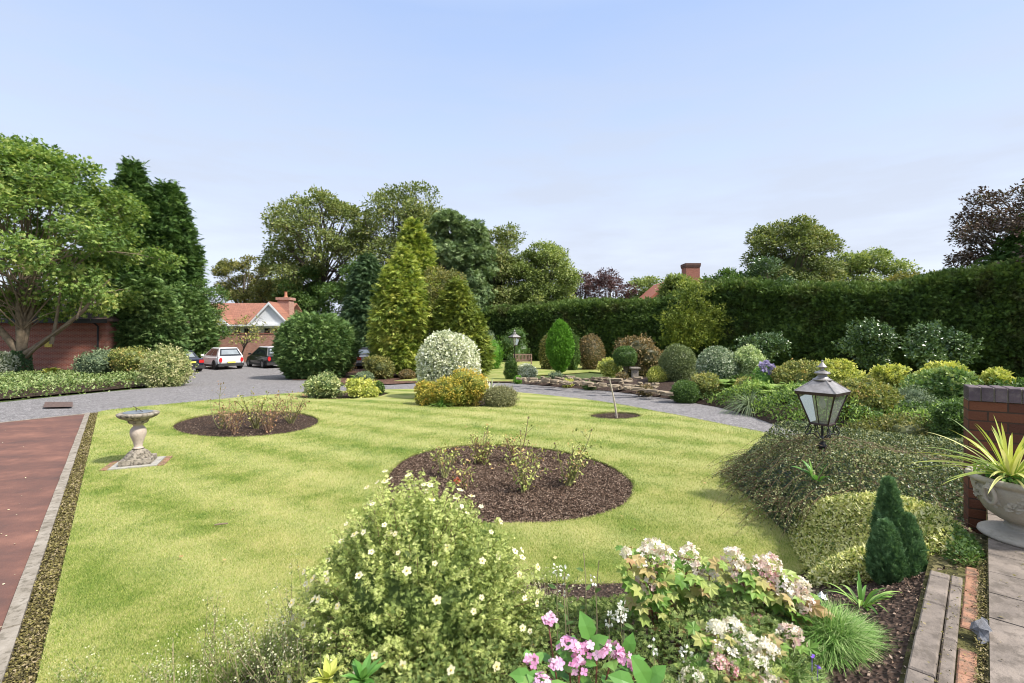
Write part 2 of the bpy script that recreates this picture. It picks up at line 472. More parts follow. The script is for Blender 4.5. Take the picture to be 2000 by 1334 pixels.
def fern(name, label, X, Y, zb, n, L, mat, seed=1, group=None):
    r = np.random.default_rng(seed); g = Geo()
    for i in range(n):
        a = 6.28 * i / n + r.normal(0, .2); el = R(35 + 35 * r.random()); l = L * (.75 + .3 * r.random()); d = np.array([math.cos(a), math.sin(a), 0])
        t = np.linspace(.12, 1, 16)
        C = np.array([X, Y, zb]) + d * (l * t * math.cos(el))[:, None] + np.array([0, 0, 1]) * (l * (t * math.sin(el) - .45 * t ** 2.2))[:, None]
        T = unit(np.gradient(C, axis=0)); S = np.array([-d[1], d[0], 0.0])
        ln = l * .30 * np.sin(np.pi * np.clip(t * .85 + .12, 0, 1)) ** .8
        for s in (-1, 1):
            scatter(g, C, unit(S * s + T * .35 + np.array([0, 0, -.1])), np.cross(T, S) * -1, ln, T_leaf(.16, .03), np.full(16, r.random()))
        tube(g, C, .004, 4, .9, cap=False)
    o = g.build(name, mat, None, (X, Y, zb)); return tag(o, label, 'fern', group)
def shoots(name, label, X, Y, zb, w, dp, h, nsh, nl, size, mat, stemmat, seed=1, tpl=STAR, cat='shrub', start=.5, arch=.25, top=.0, group=None, flowers=None, jag=.15, tilt=(0, 0), stemr=.004, minz=None):
    """bush of individual shoots from the base to a dome, with leaves along the outer part"""
    r = np.random.default_rng(seed)
    g = Geo(); s = Geo()
    D = sph(nsh, r, .45); D[:, 2] = np.abs(D[:, 2]); lf = lumpfn(seed, 7, 3)
    sc = (1 - jag + jag * 2 * r.random(nsh)) * (1 + .07 * lf(D))
    sc *= np.where(r.random(nsh) < .35, .55 + .4 * r.random(nsh), 1)
    tips = np.array([X, Y, zb]) + D * np.array([w, dp, h]) * sc[:, None] + np.array([tilt[0], tilt[1], 0]) * (D[:, 2:3] * h)
    bases = np.array([X, Y, zb]) + np.stack([r.normal(0, .12 * w, nsh), r.normal(0, .12 * dp, nsh), np.zeros(nsh)], -1)
    for i in range(nsh):
        c = curve(bases[i], tips[i], .12, 7, arch * r.random(), r)
        if i % 3 == 0: tube(s, c, np.linspace(1, .35, 7) * stemr, 4, r.random(), cap=False)
        t = start + (1 - start) * r.random(nl) ** .8
        k = t * 6; k0 = np.clip(k.astype(int), 0, 5); fr = (k - k0)[:, None]
        p = c[k0] * (1 - fr) + c[k0 + 1] * fr
        T = unit(c[k0 + 1] - c[k0])
        d = unit(T * .7 + r.normal(0, .6, p.shape))
        nr = unit(np.array([0, 0, 1]) + r.normal(0, .5, p.shape))
        p = p + r.normal(0, size * .5, p.shape)
        if minz is not None: p[:, 2] = np.maximum(p[:, 2], minz)
        scatter(g, p, d, nr, size * (.65 + .6 * r.random(nl)), tpl, np.clip(t * .5 + r.random(nl) * .5, 0, 1))
    th = thing(name, label, cat, (X, Y, zb), group)
    g.build('foliage', mat, th); s.build('stems', stemmat, th)
    return th, tips

# ------------------------------------------------------------------ sheets of ground
def sheet(name, outer, holes, dz, mat, skirt=0.0, zfun=None):
    bm = bmesh.new()
    loops = []
    for poly in [outer] + list(holes):
        vs = [bm.verts.new((float(x), float(y), 0)) for x, y in poly]; loops.append(vs)
        for i in range(len(vs)): bm.edges.new((vs[i], vs[(i + 1) % len(vs)]))
    bmesh.ops.triangle_fill(bm, use_beauty=True, use_dissolve=False, edges=bm.edges[:])
    for yk in (12.0, 30.0):
        bmesh.ops.bisect_plane(bm, geom=bm.verts[:] + bm.edges[:] + bm.faces[:], plane_co=(0, yk, 0), plane_no=(0, 1, 0))
    for v in bm.verts: v.co.z = gf(v.co.y) + dz
    for f in bm.faces:
        f.normal_update()
        if f.normal.z < 0: f.normal_flip()
    if skirt:
        be = [e for e in bm.edges if len(e.link_faces) == 1]
        r = bmesh.ops.extrude_edge_only(bm, edges=be)
        for v in r['geom']:
            if isinstance(v, bmesh.types.BMVert): v.co.z -= skirt
    me = bpy.data.meshes.new(name); bm.to_mesh(me); bm.free(); me.materials.append(mat)
    o = bpy.data.objects.new(name, me); COL.objects.link(o); return o
def inpoly(x, y, poly):
    poly = np.asarray(poly); n = len(poly); c = np.zeros(len(x), bool)
    for i in range(n):
        x0, y0 = poly[i]; x1, y1 = poly[(i + 1) % n]
        if y0 == y1: continue
        t = ((y0 > y) != (y1 > y)) & (x < (x1 - x0) * (y - y0) / (y1 - y0) + x0)
        c ^= t
    return c
# ================================================================== MATERIAL LIBRARY
def m_lawn():
    m, nt, N, L = newmat('lawn')
    big = noise(nt, .55, 4, 'World'); mid = noise(nt, 3.0, 4, 'World'); fine = noise(nt, 60, 3, 'World')
    f = mth(nt, 'ADD', mth(nt, 'MULTIPLY', big, .55), mth(nt, 'MULTIPLY', mid, .45))
    c = ramp(nt, f, [(.34, (.11, .19, .03)), (.46, (.22, .27, .055)), (.62, (.42, .39, .14))])
    # mowing bands
    g = N.new('ShaderNodeNewGeometry'); sx = N.new('ShaderNodeSeparateXYZ'); L.new(g.outputs['Position'], sx.inputs[0])
    u = mth(nt, 'ADD', mth(nt, 'MULTIPLY', sx.outputs['X'], .50), mth(nt, 'MULTIPLY', sx.outputs['Y'], .86))
    u = mth(nt, 'ADD', u, mth(nt, 'MULTIPLY', noise(nt, .8, 2, 'World'), .5))
    s = mth(nt, 'SINE', mth(nt, 'MULTIPLY', u, 5.6))
    s = mth(nt, 'MULTIPLY_ADD', s, .5, .5)
    c = mixc(nt, mth(nt, 'MULTIPLY', s, .55), c, (.52, .50, .21))
    c = mixc(nt, mth(nt, 'MULTIPLY', fine, .5), c, (.07, .10, .02))
    out(nt, prin(nt, c, .85, 0, .15, bump(nt, fine, .6, .03)).outputs[0]); return m
def m_grassblade():
    m, nt, N, L = newmat('grass_blades')
    a = N.new('ShaderNodeAttribute'); a.attribute_name = 'var'
    big = noise(nt, .55, 4, 'World'); mid = noise(nt, 3.0, 4, 'World')
    f = mth(nt, 'ADD', mth(nt, 'MULTIPLY', big, .5), mth(nt, 'MULTIPLY', mid, .4))
    f = mth(nt, 'ADD', f, mth(nt, 'MULTIPLY', mth(nt, 'SUBTRACT', a.outputs['Fac'], .35), .42))
    g = N.new('ShaderNodeNewGeometry'); sx = N.new('ShaderNodeSeparateXYZ'); L.new(g.outputs['Position'], sx.inputs[0])
    u = mth(nt, 'ADD', mth(nt, 'MULTIPLY', sx.outputs['X'], .50), mth(nt, 'MULTIPLY', sx.outputs['Y'], .86))
    u = mth(nt, 'ADD', u, mth(nt, 'MULTIPLY', noise(nt, .8, 2, 'World'), .5))
    f = mth(nt, 'ADD', f, mth(nt, 'MULTIPLY', mth(nt, 'SINE', mth(nt, 'MULTIPLY', u, 5.6)), .035))
    c = ramp(nt, f, [(.28, (.075, .15, .018)), (.42, (.22, .33, .048)), (.54, (.42, .47, .105)), (.70, (.66, .60, .28))])
    p = prin(nt, c, .6, 0, .25); t = N.new('ShaderNodeBsdfTranslucent'); L.new(c, t.inputs['Color'])
    mx = N.new('ShaderNodeMixShader'); mx.inputs[0].default_value = .3
    L.new(p.outputs[0], mx.inputs[1]); L.new(t.outputs[0], mx.inputs[2]); out(nt, mx.outputs[0]); return m
def m_asphalt():
    m, nt, N, L = newmat('asphalt')
    v = N.new('ShaderNodeTexVoronoi'); v.inputs['Scale'].default_value = 45
    g = N.new('ShaderNodeNewGeometry'); L.new(g.outputs['Position'], v.inputs['Vector'])
    s1 = N.new('ShaderNodeSeparateColor'); L.new(v.outputs['Color'], s1.inputs[0])
    big = noise(nt, .35, 5, 'World')
    c = ramp(nt, s1.outputs[0], [(0, (.06, .058, .06)), (.6, (.165, .155, .152)), (1, (.46, .43, .42))])
    c = mixc(nt, mth(nt, 'MULTIPLY', big, .55), c, (.165, .15, .145))
    vv = N.new('ShaderNodeTexVoronoi'); vv.inputs['Scale'].default_value = 11; L.new(g.outputs['Position'], vv.inputs['Vector'])
    s2 = N.new('ShaderNodeSeparateColor'); L.new(vv.outputs['Color'], s2.inputs[0])
    c = mixc(nt, .22, c, ramp(nt, s2.outputs[1], [(0, (.07, .07, .07)), (1, (.36, .34, .35))]))
    out(nt, prin(nt, c, .85, 0, .3, bump(nt, v.outputs['Distance'], .5, .02)).outputs[0]); return m
def m_redpath():
    m, nt, N, L = newmat('red_tarmac')
    mp = N.new('ShaderNodeMapping'); mp.inputs['Scale'].default_value = (1, 2.2, 1); mp.inputs['Rotation'].default_value = (0, 0, .35)
    g = N.new('ShaderNodeNewGeometry'); L.new(g.outputs['Position'], mp.inputs['Vector'])
    st = noise(nt, .8, 5, vec=mp.outputs[0]); f = noise(nt, 90, 3, 'World'); md = noise(nt, 6, 5, 'World')
    c = ramp(nt, mth(nt, 'ADD', mth(nt, 'MULTIPLY', st, .7), mth(nt, 'MULTIPLY', md, .3)), [(.32, (.080, .047, .040)), (.5, (.155, .072, .053)), (.68, (.27, .125, .085))])
    c = mixc(nt, mth(nt, 'MULTIPLY', f, .4), c, (.12, .08, .075))
    out(nt, prin(nt, c, .85, 0, .3, bump(nt, f, .5, .01)).outputs[0]); return m
def m_soil(name, a, b, c3, sc=40):
    m, nt, N, L = newmat(name)
    v = N.new('ShaderNodeTexVoronoi'); v.inputs['Scale'].default_value = sc; g = N.new('ShaderNodeNewGeometry'); L.new(g.outputs['Position'], v.inputs['Vector'])
    s = N.new('ShaderNodeSeparateColor'); L.new(v.outputs['Color'], s.inputs[0])
    c = ramp(nt, s.outputs[0], [(0, a), (.6, b), (1, c3)])
    c = mixc(nt, mth(nt, 'MULTIPLY', noise(nt, 2.5, 4, 'World'), .6), c, a)
    out(nt, prin(nt, c, .9, 0, .2, bump(nt, mth(nt, 'ADD', v.outputs['Distance'], noise(nt, 25, 4, 'World')), 1.0, .03)).outputs[0]); return m
def m_brick(name, c1, c2, mortar, scale=1.0, bw=.225, rh=.075, ms=.012, soldier=False):
    m, nt, N, L = newmat(name)
    t = N.new('ShaderNodeTexCoord'); s = N.new('ShaderNodeSeparateXYZ'); L.new(t.outputs['Object'], s.inputs[0])
    u = mth(nt, 'ADD', s.outputs['X'], s.outputs['Y']); cb = N.new('ShaderNodeCombineXYZ'); L.new(u, cb.inputs[0]); L.new(s.outputs['Z'], cb.inputs[1])
    b = N.new('ShaderNodeTexBrick'); L.new(cb.outputs[0], b.inputs['Vector']); b.inputs['Scale'].default_value = 1.0
    b.inputs['Brick Width'].default_value = bw * scale; b.inputs['Row Height'].default_value = rh * scale; b.inputs['Mortar Size'].default_value = ms * scale * .5
    b.inputs['Mortar Smooth'].default_value = .2; b.inputs['Bias'].default_value = 0
    b.inputs['Color1'].default_value = (*c1, 1); b.inputs['Color2'].default_value = (*c2, 1); b.inputs['Mortar'].default_value = (*mortar, 1)
    c = mixc(nt, mth(nt, 'MULTIPLY', noise(nt, 9, 5), .5), b.outputs['Color'], tuple(v * .45 for v in c1))
    out(nt, prin(nt, c, .85, 0, .3, bump(nt, mth(nt, 'SUBTRACT', noise(nt, 60, 3), mth(nt, 'MULTIPLY', b.outputs['Fac'], 1.5)), .6, .01)).outputs[0]); return m
def m_tiles():
    m, nt, N, L = newmat('roof_tiles')
    t = N.new('ShaderNodeTexCoord'); s = N.new('ShaderNodeSeparateXYZ'); L.new(t.outputs['Object'], s.inputs[0])
    u = mth(nt, 'ADD', s.outputs['X'], mth(nt, 'MULTIPLY', s.outputs['Y'], .02)); cb = N.new('ShaderNodeCombineXYZ'); L.new(u, cb.inputs[0]); L.new(s.outputs['Z'], cb.inputs[1])
    b = N.new('ShaderNodeTexBrick'); L.new(cb.outputs[0], b.inputs['Vector']); b.inputs['Scale'].default_value = 1
    b.inputs['Brick Width'].default_value = .2; b.inputs['Row Height'].default_value = .09; b.inputs['Mortar Size'].default_value = .008
    b.inputs['Color1'].default_value = (.44, .19, .125, 1); b.inputs['Color2'].default_value = (.30, .125, .085, 1); b.inputs['Mortar'].default_value = (.10, .05, .04, 1)
    c = mixc(nt, mth(nt, 'MULTIPLY', noise(nt, 3, 5), .4), b.outputs['Color'], (.22, .13, .09))
    out(nt, prin(nt, c, .8, 0, .3, bump(nt, b.outputs['Fac'], .4, .02)).outputs[0]); return m
def m_stone(name, a, b, lich=(.05, .05, .045), amt=.5, sc=6, fine=60, th=.5):
    m, nt, N, L = newmat(name)
    c = ramp(nt, noise(nt, sc, 6), [(.3, a), (.7, b)])
    k = ramp(nt, noise(nt, sc * 2.2, 6, rough=.7), [(th, (0, 0, 0)), (th + .12, (1, 1, 1))])
    c = mixc(nt, mth(nt, 'MULTIPLY', k, amt), c, lich)
    out(nt, prin(nt, c, .85, 0, .3, bump(nt, noise(nt, fine, 5), .5, .01)).outputs[0]); return m
def m_glass(name, tint=(.9, .95, .95), alpha=.25, rough=.05):
    m, nt, N, L = newmat(name)
    g = N.new('ShaderNodeBsdfGlossy'); g.inputs['Roughness'].default_value = rough; t = N.new('ShaderNodeBsdfTransparent'); t.inputs['Color'].default_value = (*tint, 1)
    d = N.new('ShaderNodeBsdfDiffuse'); d.inputs['Color'].default_value = (.75, .76, .72, 1)
    m1 = N.new('ShaderNodeMixShader'); m1.inputs[0].default_value = alpha; L.new(t.outputs[0], m1.inputs[1]); L.new(d.outputs[0], m1.inputs[2])
    fr = N.new('ShaderNodeFresnel'); fr.inputs['IOR'].default_value = 1.5
    m2 = N.new('ShaderNodeMixShader'); L.new(mth(nt, 'ADD', fr.outputs[0], .04), m2.inputs[0]); L.new(m1.outputs[0], m2.inputs[1]); L.new(g.outputs[0], m2.inputs[2])
    out(nt, m2.outputs[0]); return m

M_lawn = m_lawn(); M_grassblade = m_grassblade(); M_asphalt = m_asphalt(); M_red = m_redpath()
M_soil = m_soil('soil', (.035, .022, .016), (.075, .048, .036), (.16, .11, .085))
M_mulch = m_soil('bark_mulch', (.030, .019, .013), (.08, .05, .035), (.15, .10, .075), 70)
M_far = m_soil('far_ground', (.05, .07, .02), (.09, .12, .035), (.12, .15, .05), 5)
M_chip = leafmat('mulch_chips', [(.030, .019, .013), (.085, .053, .036), (.15, .10, .07), (.28, .215, .165)], .8, 0, .2, 3, .15)
M_bark = plain('bark', (.14, .11, .085), .9, nscale=4, namt=.45, bmp=.6)
M_barkpale = plain('bark_pale', (.24, .18, .12), .85, nscale=5, namt=.35, bmp=.5)
M_barkdark = plain('bark_dark', (.07, .055, .04), .9, nscale=4, namt=.4, bmp=.6)
M_brick = m_brick('red_brick', (.46, .15, .095), (.30, .085, .055), (.50, .40, .33), ms=.018)
M_brickfar = m_brick('pale_brick', (.58, .29, .21), (.40, .16, .11), (.60, .50, .44), ms=.02)
M_brickwall = m_brick('weathered_brick', (.20, .075, .038), (.085, .035, .025), (.055, .042, .03), rh=.078)
M_tiles = m_tiles()
M_roofdark = m_stone('dark_roof_tile', (.07, .05, .045), (.13, .085, .07), amt=.2)
M_white = plain('white_paint', (.84, .85, .86), .5, namt=.08)
M_kerb = m_stone('kerb_concrete', (.21, .18, .14), (.34, .30, .25), (.10, .085, .06), .7, 7)
M_moss = leafmat('moss', [(.035, .028, .015), (.09, .075, .025), (.16, .14, .045), (.24, .19, .12)], .9, 0, .2, 6, .3)
M_mossground = m_soil('mossy_gutter', (.05, .045, .02), (.12, .115, .035), (.24, .20, .10), 30)
M_slab = m_stone('paving_slab', (.15, .125, .105), (.29, .24, .20), (.085, .07, .055), .6, 5, 90, .47)
M_orange = m_stone('orange_paver', (.27, .13, .08), (.40, .22, .14), (.13, .10, .07), .75, 9, 90, .46)
M_sundial = m_stone('sundial_stone', (.40, .32, .26), (.58, .49, .42), (.07, .07, .055), .25, 7, 80, .56)
M_sundialdark = m_stone('mossy_stone', (.20, .17, .13), (.42, .37, .30), (.04, .035, .025), .85, 9, 80, .47)
M_urn = m_stone('urn_stone', (.34, .30, .24), (.50, .45, .38), (.18, .16, .12), .35, 5, 90, .52)
M_rock = m_stone('rockery_stone', (.17, .13, .085), (.42, .34, .24), (.08, .065, .045), .6, 2.5, 30, .52)
M_leadgrey = plain('weathered_copper', (.30, .28, .27), .45, .55, nscale=14, namt=.3)
M_frame = plain('dark_metal', (.055, .035, .03), .5, .4, nscale=10)
M_black = plain('black_metal', (.02, .02, .022), .45, .3)
M_glass = m_glass('lantern_glass', alpha=.22)
M_bulb = plain('bulb_glass', (.85, .85, .78), .2)
M_teak = plain('weathered_teak', (.36, .24, .18), .75, nscale=12, namt=.35)
M_coping = m_stone('blue_brick', (.085, .065, .075), (.15, .115, .125), (.24, .20, .18), .4, 8, 90)
M_mortar = plain('mortar', (.34, .30, .24), .95)

L_maple = leafmat('maple_leaves', [(.045, .09, .018), (.10, .175, .035), (.21, .29, .065), (.42, .44, .13)], .42, .4, .45, .25, .45)
L_cypress = leafmat('dark_cypress', [(.025, .055, .015), (.06, .115, .028), (.135, .21, .05)], .6, .15, .2)
L_hedge = leafmat('hedge_leaves', [(.022, .040, .012), (.050, .090, .022), (.10, .16, .036), (.17, .22, .055)], .6, .2, .25, .5, .45, brown=(.085, .062, .035))
L_round = leafmat('clipped_cypress', [(.035, .075, .022), (.10, .17, .05), (.27, .36, .13)], .6, .2, .25, .6)
L_spruce = leafmat('blue_spruce', [(.025, .055, .022), (.06, .11, .04), (.12, .18, .07)], .6, .1)
L_gold = leafmat('golden_cypress', [(.05, .09, .017), (.16, .22, .037), (.37, .41, .085), (.56, .54, .18)], .55, .25, .25, .8)
L_goldgreen = leafmat('gold_green', [(.055, .085, .015), (.14, .185, .03), (.33, .35, .07)], .55, .25, .25, .8)
L_olive = leafmat('olive_leaves', [(.055, .065, .02), (.11, .125, .035), (.20, .20, .055), (.30, .24, .08)], .5, .3, .35, .4)
L_sycamore = leafmat('sycamore_leaves', [(.05, .07, .02), (.11, .145, .038), (.20, .235, .07), (.30, .28, .11)], .5, .3, .4, .3)
L_lime = leafmat('lime_leaves', [(.06, .09, .022), (.13, .18, .045), (.25, .30, .085), (.38, .40, .13)], .5, .3, .4, .3)
L_pine = leafmat('pine_needles', [(.06, .10, .04), (.14, .20, .08), (.28, .34, .16)], .55, .15, .3, .5)
L_beech = leafmat('copper_beech', [(.035, .015, .018), (.08, .035, .035), (.15, .08, .07)], .5, .25, .4, .5)
L_green = leafmat('green_leaves', [(.035, .07, .015), (.07, .13, .03), (.14, .21, .05)], .45, .3, .4, 1)
L_bright = leafmat('bright_green', [(.06, .15, .015), (.11, .25, .025), (.18, .34, .05)], .55, .25, .25, 1.5)
L_gloss = leafmat('glossy_leaves', [(.025, .055, .018), (.06, .11, .033), (.15, .21, .08)], .28, .15, .7, 1)
L_varieg = leafmat('cream_variegated', [(.07, .11, .035), (.42, .45, .29), (.66, .66, .52), (.68, .67, .56)], .45, .25, .35, 2, .25)
L_variegy = leafmat('yellow_variegated', [(.10, .14, .03), (.40, .42, .12), (.66, .63, .26), (.68, .65, .36)], .45, .25, .35, 2, .3)
L_spirea = leafmat('gold_flame_spirea', [(.09, .12, .02), (.24, .25, .045), (.46, .38, .075), (.55, .33, .08)], .5, .3, .3, 1.5, .35)
L_rust = leafmat('rusty_leaves', [(.05, .05, .02), (.11, .09, .035), (.20, .13, .055), (.26, .20, .08)], .5, .2, .35, 2)
L_azalea = leafmat('azalea_leaves', [(.07, .09, .02), (.16, .19, .045), (.30, .30, .08), (.40, .26, .10)], .45, .25, .4, 1.5)
L_yellowgreen = leafmat('yellow_green', [(.12, .15, .03), (.28, .32, .06), (.50, .50, .12), (.62, .58, .20)], .45, .3, .4, 1.5)
L_grey = leafmat('grey_green', [(.06, .09, .05), (.13, .17, .09), (.24, .28, .16)], .6, .15, .25, 2)
L_dwarf = leafmat('dwarf_conifer', [(.045, .09, .035), (.095, .175, .07), (.19, .30, .13)], .6, .15, .25, 5)
L_coton = leafmat('cotoneaster', [(.018, .034, .013), (.045, .075, .022), (.115, .14, .045), (.30, .30, .13)], .4, .2, .5, 1.6, .42)
L_potent = leafmat('potentilla', [(.08, .12, .03), (.20, .26, .07), (.36, .41, .13), (.52, .54, .22)], .55, .3, .3, 4, .25)
L_rose = leafmat('rose_leaves', [(.12, .16, .04), (.26, .30, .07), (.44, .44, .14), (.36, .20, .09)], .45, .3, .4, 6, .3)
L_hyd = leafmat('hydrangea_leaves', [(.09, .18, .03), (.18, .29, .06), (.33, .37, .11), (.34, .29, .12), (.34, .17, .09)], .45, .35, .4, 5, .2)
L_hydg = leafmat('mophead_leaves', [(.06, .16, .03), (.11, .25, .05), (.22, .34, .09)], .4, .35, .4, 5, .2)
L_fern = leafmat('fern_fronds', [(.09, .16, .03), (.19, .29, .06), (.34, .42, .12)], .55, .35, .25, 2)
L_softgrass = leafmat('soft_grass', [(.07, .15, .03), (.14, .26, .06), (.26, .38, .12), (.42, .48, .24)], .55, .3, .25, 3, .25)
L_strap = leafmat('strap_leaves', [(.08, .18, .03), (.17, .31, .06), (.30, .42, .12)], .4, .3, .4, 3)
L_cordy = leafmat('cordyline_leaves', [(.12, .18, .035), (.26, .33, .06), (.44, .46, .12), (.58, .54, .26)], .4, .3, .4, 3, .15)
L_ivy = leafmat('ivy', [(.02, .05, .015), (.05, .10, .03), (.10, .16, .06)], .35, .1, .5, 2)
L_wisp = leafmat('wispy_flower', [(.14, .17, .07), (.26, .30, .14), (.42, .42, .25), (.55, .52, .38)], .6, .3, .2, 4, .2)
M_stem = plain('green_stem', (.20, .20, .07), .6)
M_redstem = plain('red_stem', (.22, .08, .05), .6)
M_brownstem = plain('brown_stem', (.20, .12, .075), .7)
F_cream = leafmat('cream_petals', [(.72, .64, .36), (.82, .75, .50), (.86, .82, .64)], .5, .3, .2, 10, .1, gain=1.0)
F_white = leafmat('white_petals', [(.80, .78, .66), (.90, .90, .86)], .5, .3, .2, 10, .1, gain=1.0)
F_blush = leafmat('blush_petals', [(.84, .81, .70), (.86, .76, .68), (.84, .60, .58), (.76, .36, .42)], .5, .3, .2, 7, .25, gain=1.0)
F_pink = leafmat('pink_petals', [(.62, .24, .44), (.76, .42, .62), (.84, .64, .76)], .5, .3, .2, 8, .2, gain=1.0)
F_purple = leafmat('lilac_petals', [(.40, .34, .62), (.60, .54, .78)], .5, .3, .2, gain=1.0)
F_red = leafmat('red_petals', [(.60, .12, .08), (.72, .25, .15)], .5, .3, .2, gain=1.0)
F_eye = plain('flower_eye', (.62, .46, .05), .6)

# ================================================================== SETTING
ocean = 900
far = sheet('ground', [(-ocean, -60), (ocean, -60), (ocean, ocean), (-ocean, ocean)], [], -.05, M_far); struct(far)

asph = [P(-700, 806), P(-300, 800), P(0, 786), P(200, 766), P(300, 757), P(345, 746), P(350, 733), P(318, 727)]
asph += [(-31, 35), (-36, 43), (-8, 43), (-9, 36), P(730, 706), P(700, 712), P(640, 700), P(560, 728), P(572, 742), P(600, 742), P(650, 751), P(760, 752), P(830, 748), P(1000, 748), P(1100, 757), P(1200, 765), P(1300, 778), P(1400, 795), P(1440, 805), P(1500, 825), P(1570, 845), (7.3, 7.6), (8.6, 4.5), (9.0, 1), (9, -9), (-34, -9)]
struct(sheet('driveway', asph, [], 0.0, M_asphalt))
middle = [P(558, 728), P(572, 743), P(600, 743), P(650, 750), P(760, 751), P(830, 747), P(1000, 747), P(1003, 735), P(950, 712), P(800, 700), P(735, 704), P(712, 712), P(690, 714), P(640, 700), P(590, 700)]
struct(sheet('shrub_bed_soil', middle, [], .02, m_soil('red_soil', (.07, .04, .03), (.14, .075, .05), (.26, .15, .11), 12)))
backlawn = [P(770, 745), P(1000, 746), P(1012, 735), P(1150, 727), P(1300, 736), P(1500, 750), P(1700, 762), P(1900, 775), (30, 14), (34, 18), P(2000, 731), P(1700, 718), P(1300, 707), P(1050, 700), P(940, 700), P(890, 720), P(830, 738)]
struct(sheet('back_lawn', backlawn, [], .045, M_lawn, .05))
# border soil rises behind the road as a rockery bank
bord_front = [P(1000, 748), P(1100, 757), P(1200, 765), P(1300, 778), P(1400, 795), P(1440, 805), P(1500, 825), P(1570, 845), (7.3, 7.6), (8.6, 4.5), (9.0, 1)]
bf = catmull(bord_front, 4, False)
tng = unit(np.gradient(bf, axis=0)); nrm2 = np.stack([-tng[:, 1], tng[:, 0]], -1); nrm2 *= np.where((nrm2[:, 0:1] + nrm2[:, 1:2]) < 0, -1, 1)
offs = [0, .25, .8, 1.6, 2.4, 3.2, 3.7]; hts = [.0, .12, .26, .38, .45, .40, .0]
V = []
for k, (o_, h_) in enumerate(zip(offs, hts)):
    for i, p in enumerate(bf):
        q = p + nrm2[i] * o_ * np.interp(i, [0, 8], [.4, 1]); V.append((q[0], q[1], gf(q[1]) + .012 + h_ * np.interp(i, [0, 8], [.3, 1])))
n_ = len(bf); Fc = [(k * n_ + i, k * n_ + i + 1, (k + 1) * n_ + i + 1, (k + 1) * n_ + i) for k in range(len(offs) - 1) for i in range(n_ - 1)]
g = Geo(); g.add(V, Fc); struct(g.build('border_soil', M_soil))
def bankz(x, y):
    d = np.hypot(bf[:, 0] - x, bf[:, 1] - y); i = int(d.argmin()); return gf(y) + float(np.interp(d[i], offs, hts))

# lawn with its beds cut out
kA, kB = P(192, 809), P(138, 1050)
kd = unit(np.array([kB[0] - kA[0], kB[1] - kA[1]])); kfar = np.array(kA)
lawn_px = [P(230, 803), P(300, 796), P(400, 786), P(500, 776), P(590, 769), P(700, 765), P(810, 762), P(900, 763), P(1000, 768), P(1100, 778), P(1200, 792), P(1300, 811), P(1400, 831), P(1500, 852), P(1560, 868)]
right_w = [(5.6, 8.4), (4.9, 8.2), (4.0, 7.8), (3.4, 7.1), (3.1, 6.4), (3.0, 5.66), (2.85, 4.9), (2.62, 4.3), (2.2, 3.98)]
front_w = [(1.6, 3.85), (.94, 3.85), (.26, 4.0), (-.25, 3.95), (-.8, 3.5), (-1.4, 3.1), (-1.9, 2.6), (-2.4, 1.9), (-2.7, .8)]
lw = catmull([kA] + lawn_px + right_w + front_w, 5, False)
lawn_outer = np.vstack([lw, [tuple(np.array(kA) + kd * 14.5)]])
def oval(x0, x1, y0, y1, n=40, ph=0.0):
    a = P(x0, (y0 + y1) / 2); b = P(x1, (y0 + y1) / 2); cyn = P(0, y1)[1]; cyf = P(0, y0)[1]
    o = []
    for k in range(n):
        t = 2 * math.pi * k / n
        px = (x0 + x1) / 2 + (x1 - x0) / 2 * math.cos(t); py = (y0 + y1) / 2 + (y1 - y0) / 2 * math.sin(t) 
        o.append(P(px, py + ph * math.cos(t)))
    return o
bedA = oval(335, 625, 806, 859, ph=-6)
bedB = [P(*p) for p in [(748, 965), (765, 922), (812, 892), (900, 875), (1000, 874), (1100, 887), (1180, 910), (1230, 940), (1240, 965), (1220, 995), (1160, 1018), (1080, 1030), (980, 1032), (900, 1032), (820, 1020), (765, 998)]]
bedB = catmull(bedB, 4)
bedC = oval(1150, 1254, 808, 823)
bedD = oval(808, 1008, 768, 799)
bedE = [P(*p) for p in [(582, 774), (640, 770), (720, 767), (762, 770), (745, 776), (690, 782), (620, 783), (590, 780)]]
lawn = sheet('lawn', [tuple(p) for p in lawn_outer], [bedA, bedB, bedC, bedD, bedE], .055, M_lawn, .075); struct(lawn)
for nm, bd in (('bed_soil', bedA), ('bed_soil', bedB), ('bed_soil', bedC), ('bed_soil', bedD), ('bed_soil', bedE)):
    c_ = np.mean(bd, axis=0); big = [tuple(c_ + (np.array(p) - c_) * 1.02) for p in bd]
    struct(sheet(nm, big, [], .012, M_mulch))
# mulch chips
def chips(polys, n, s0, s1):
    g = Geo(); r = np.random.default_rng(3)
    for poly, nn in zip(polys, n):
        poly = np.array(poly); lo, hi = poly.min(0), poly.max(0)
        x = r.uniform(lo[0], hi[0], nn * 2); y = r.uniform(lo[1], hi[1], nn * 2); k = inpoly(x, y, poly); x, y = x[k], y[k]
        pos = np.stack([x, y, gfv(y) + .016 + .02 * r.random(len(x))], -1)
        scatter(g, pos, np.c_[r.normal(0, 1, (len(x), 2)), r.normal(0, .25, len(x))], unit(np.array([0, 0, 1]) + r.normal(0, .45, pos.shape)), r.uniform(s0, s1, len(x)), T_leaf(.22, .1), r.random(len(x)) ** 1.4)
    o = g.build('bark_mulch', M_chip); return tag(o, 'dark reddish brown bark mulch spread over the round lawn beds', 'mulch', kind='stuff')
chips([bedA, bedB, bedC, bedD, bedE], [5000, 60000, 900, 3000, 1500], .010, .040)
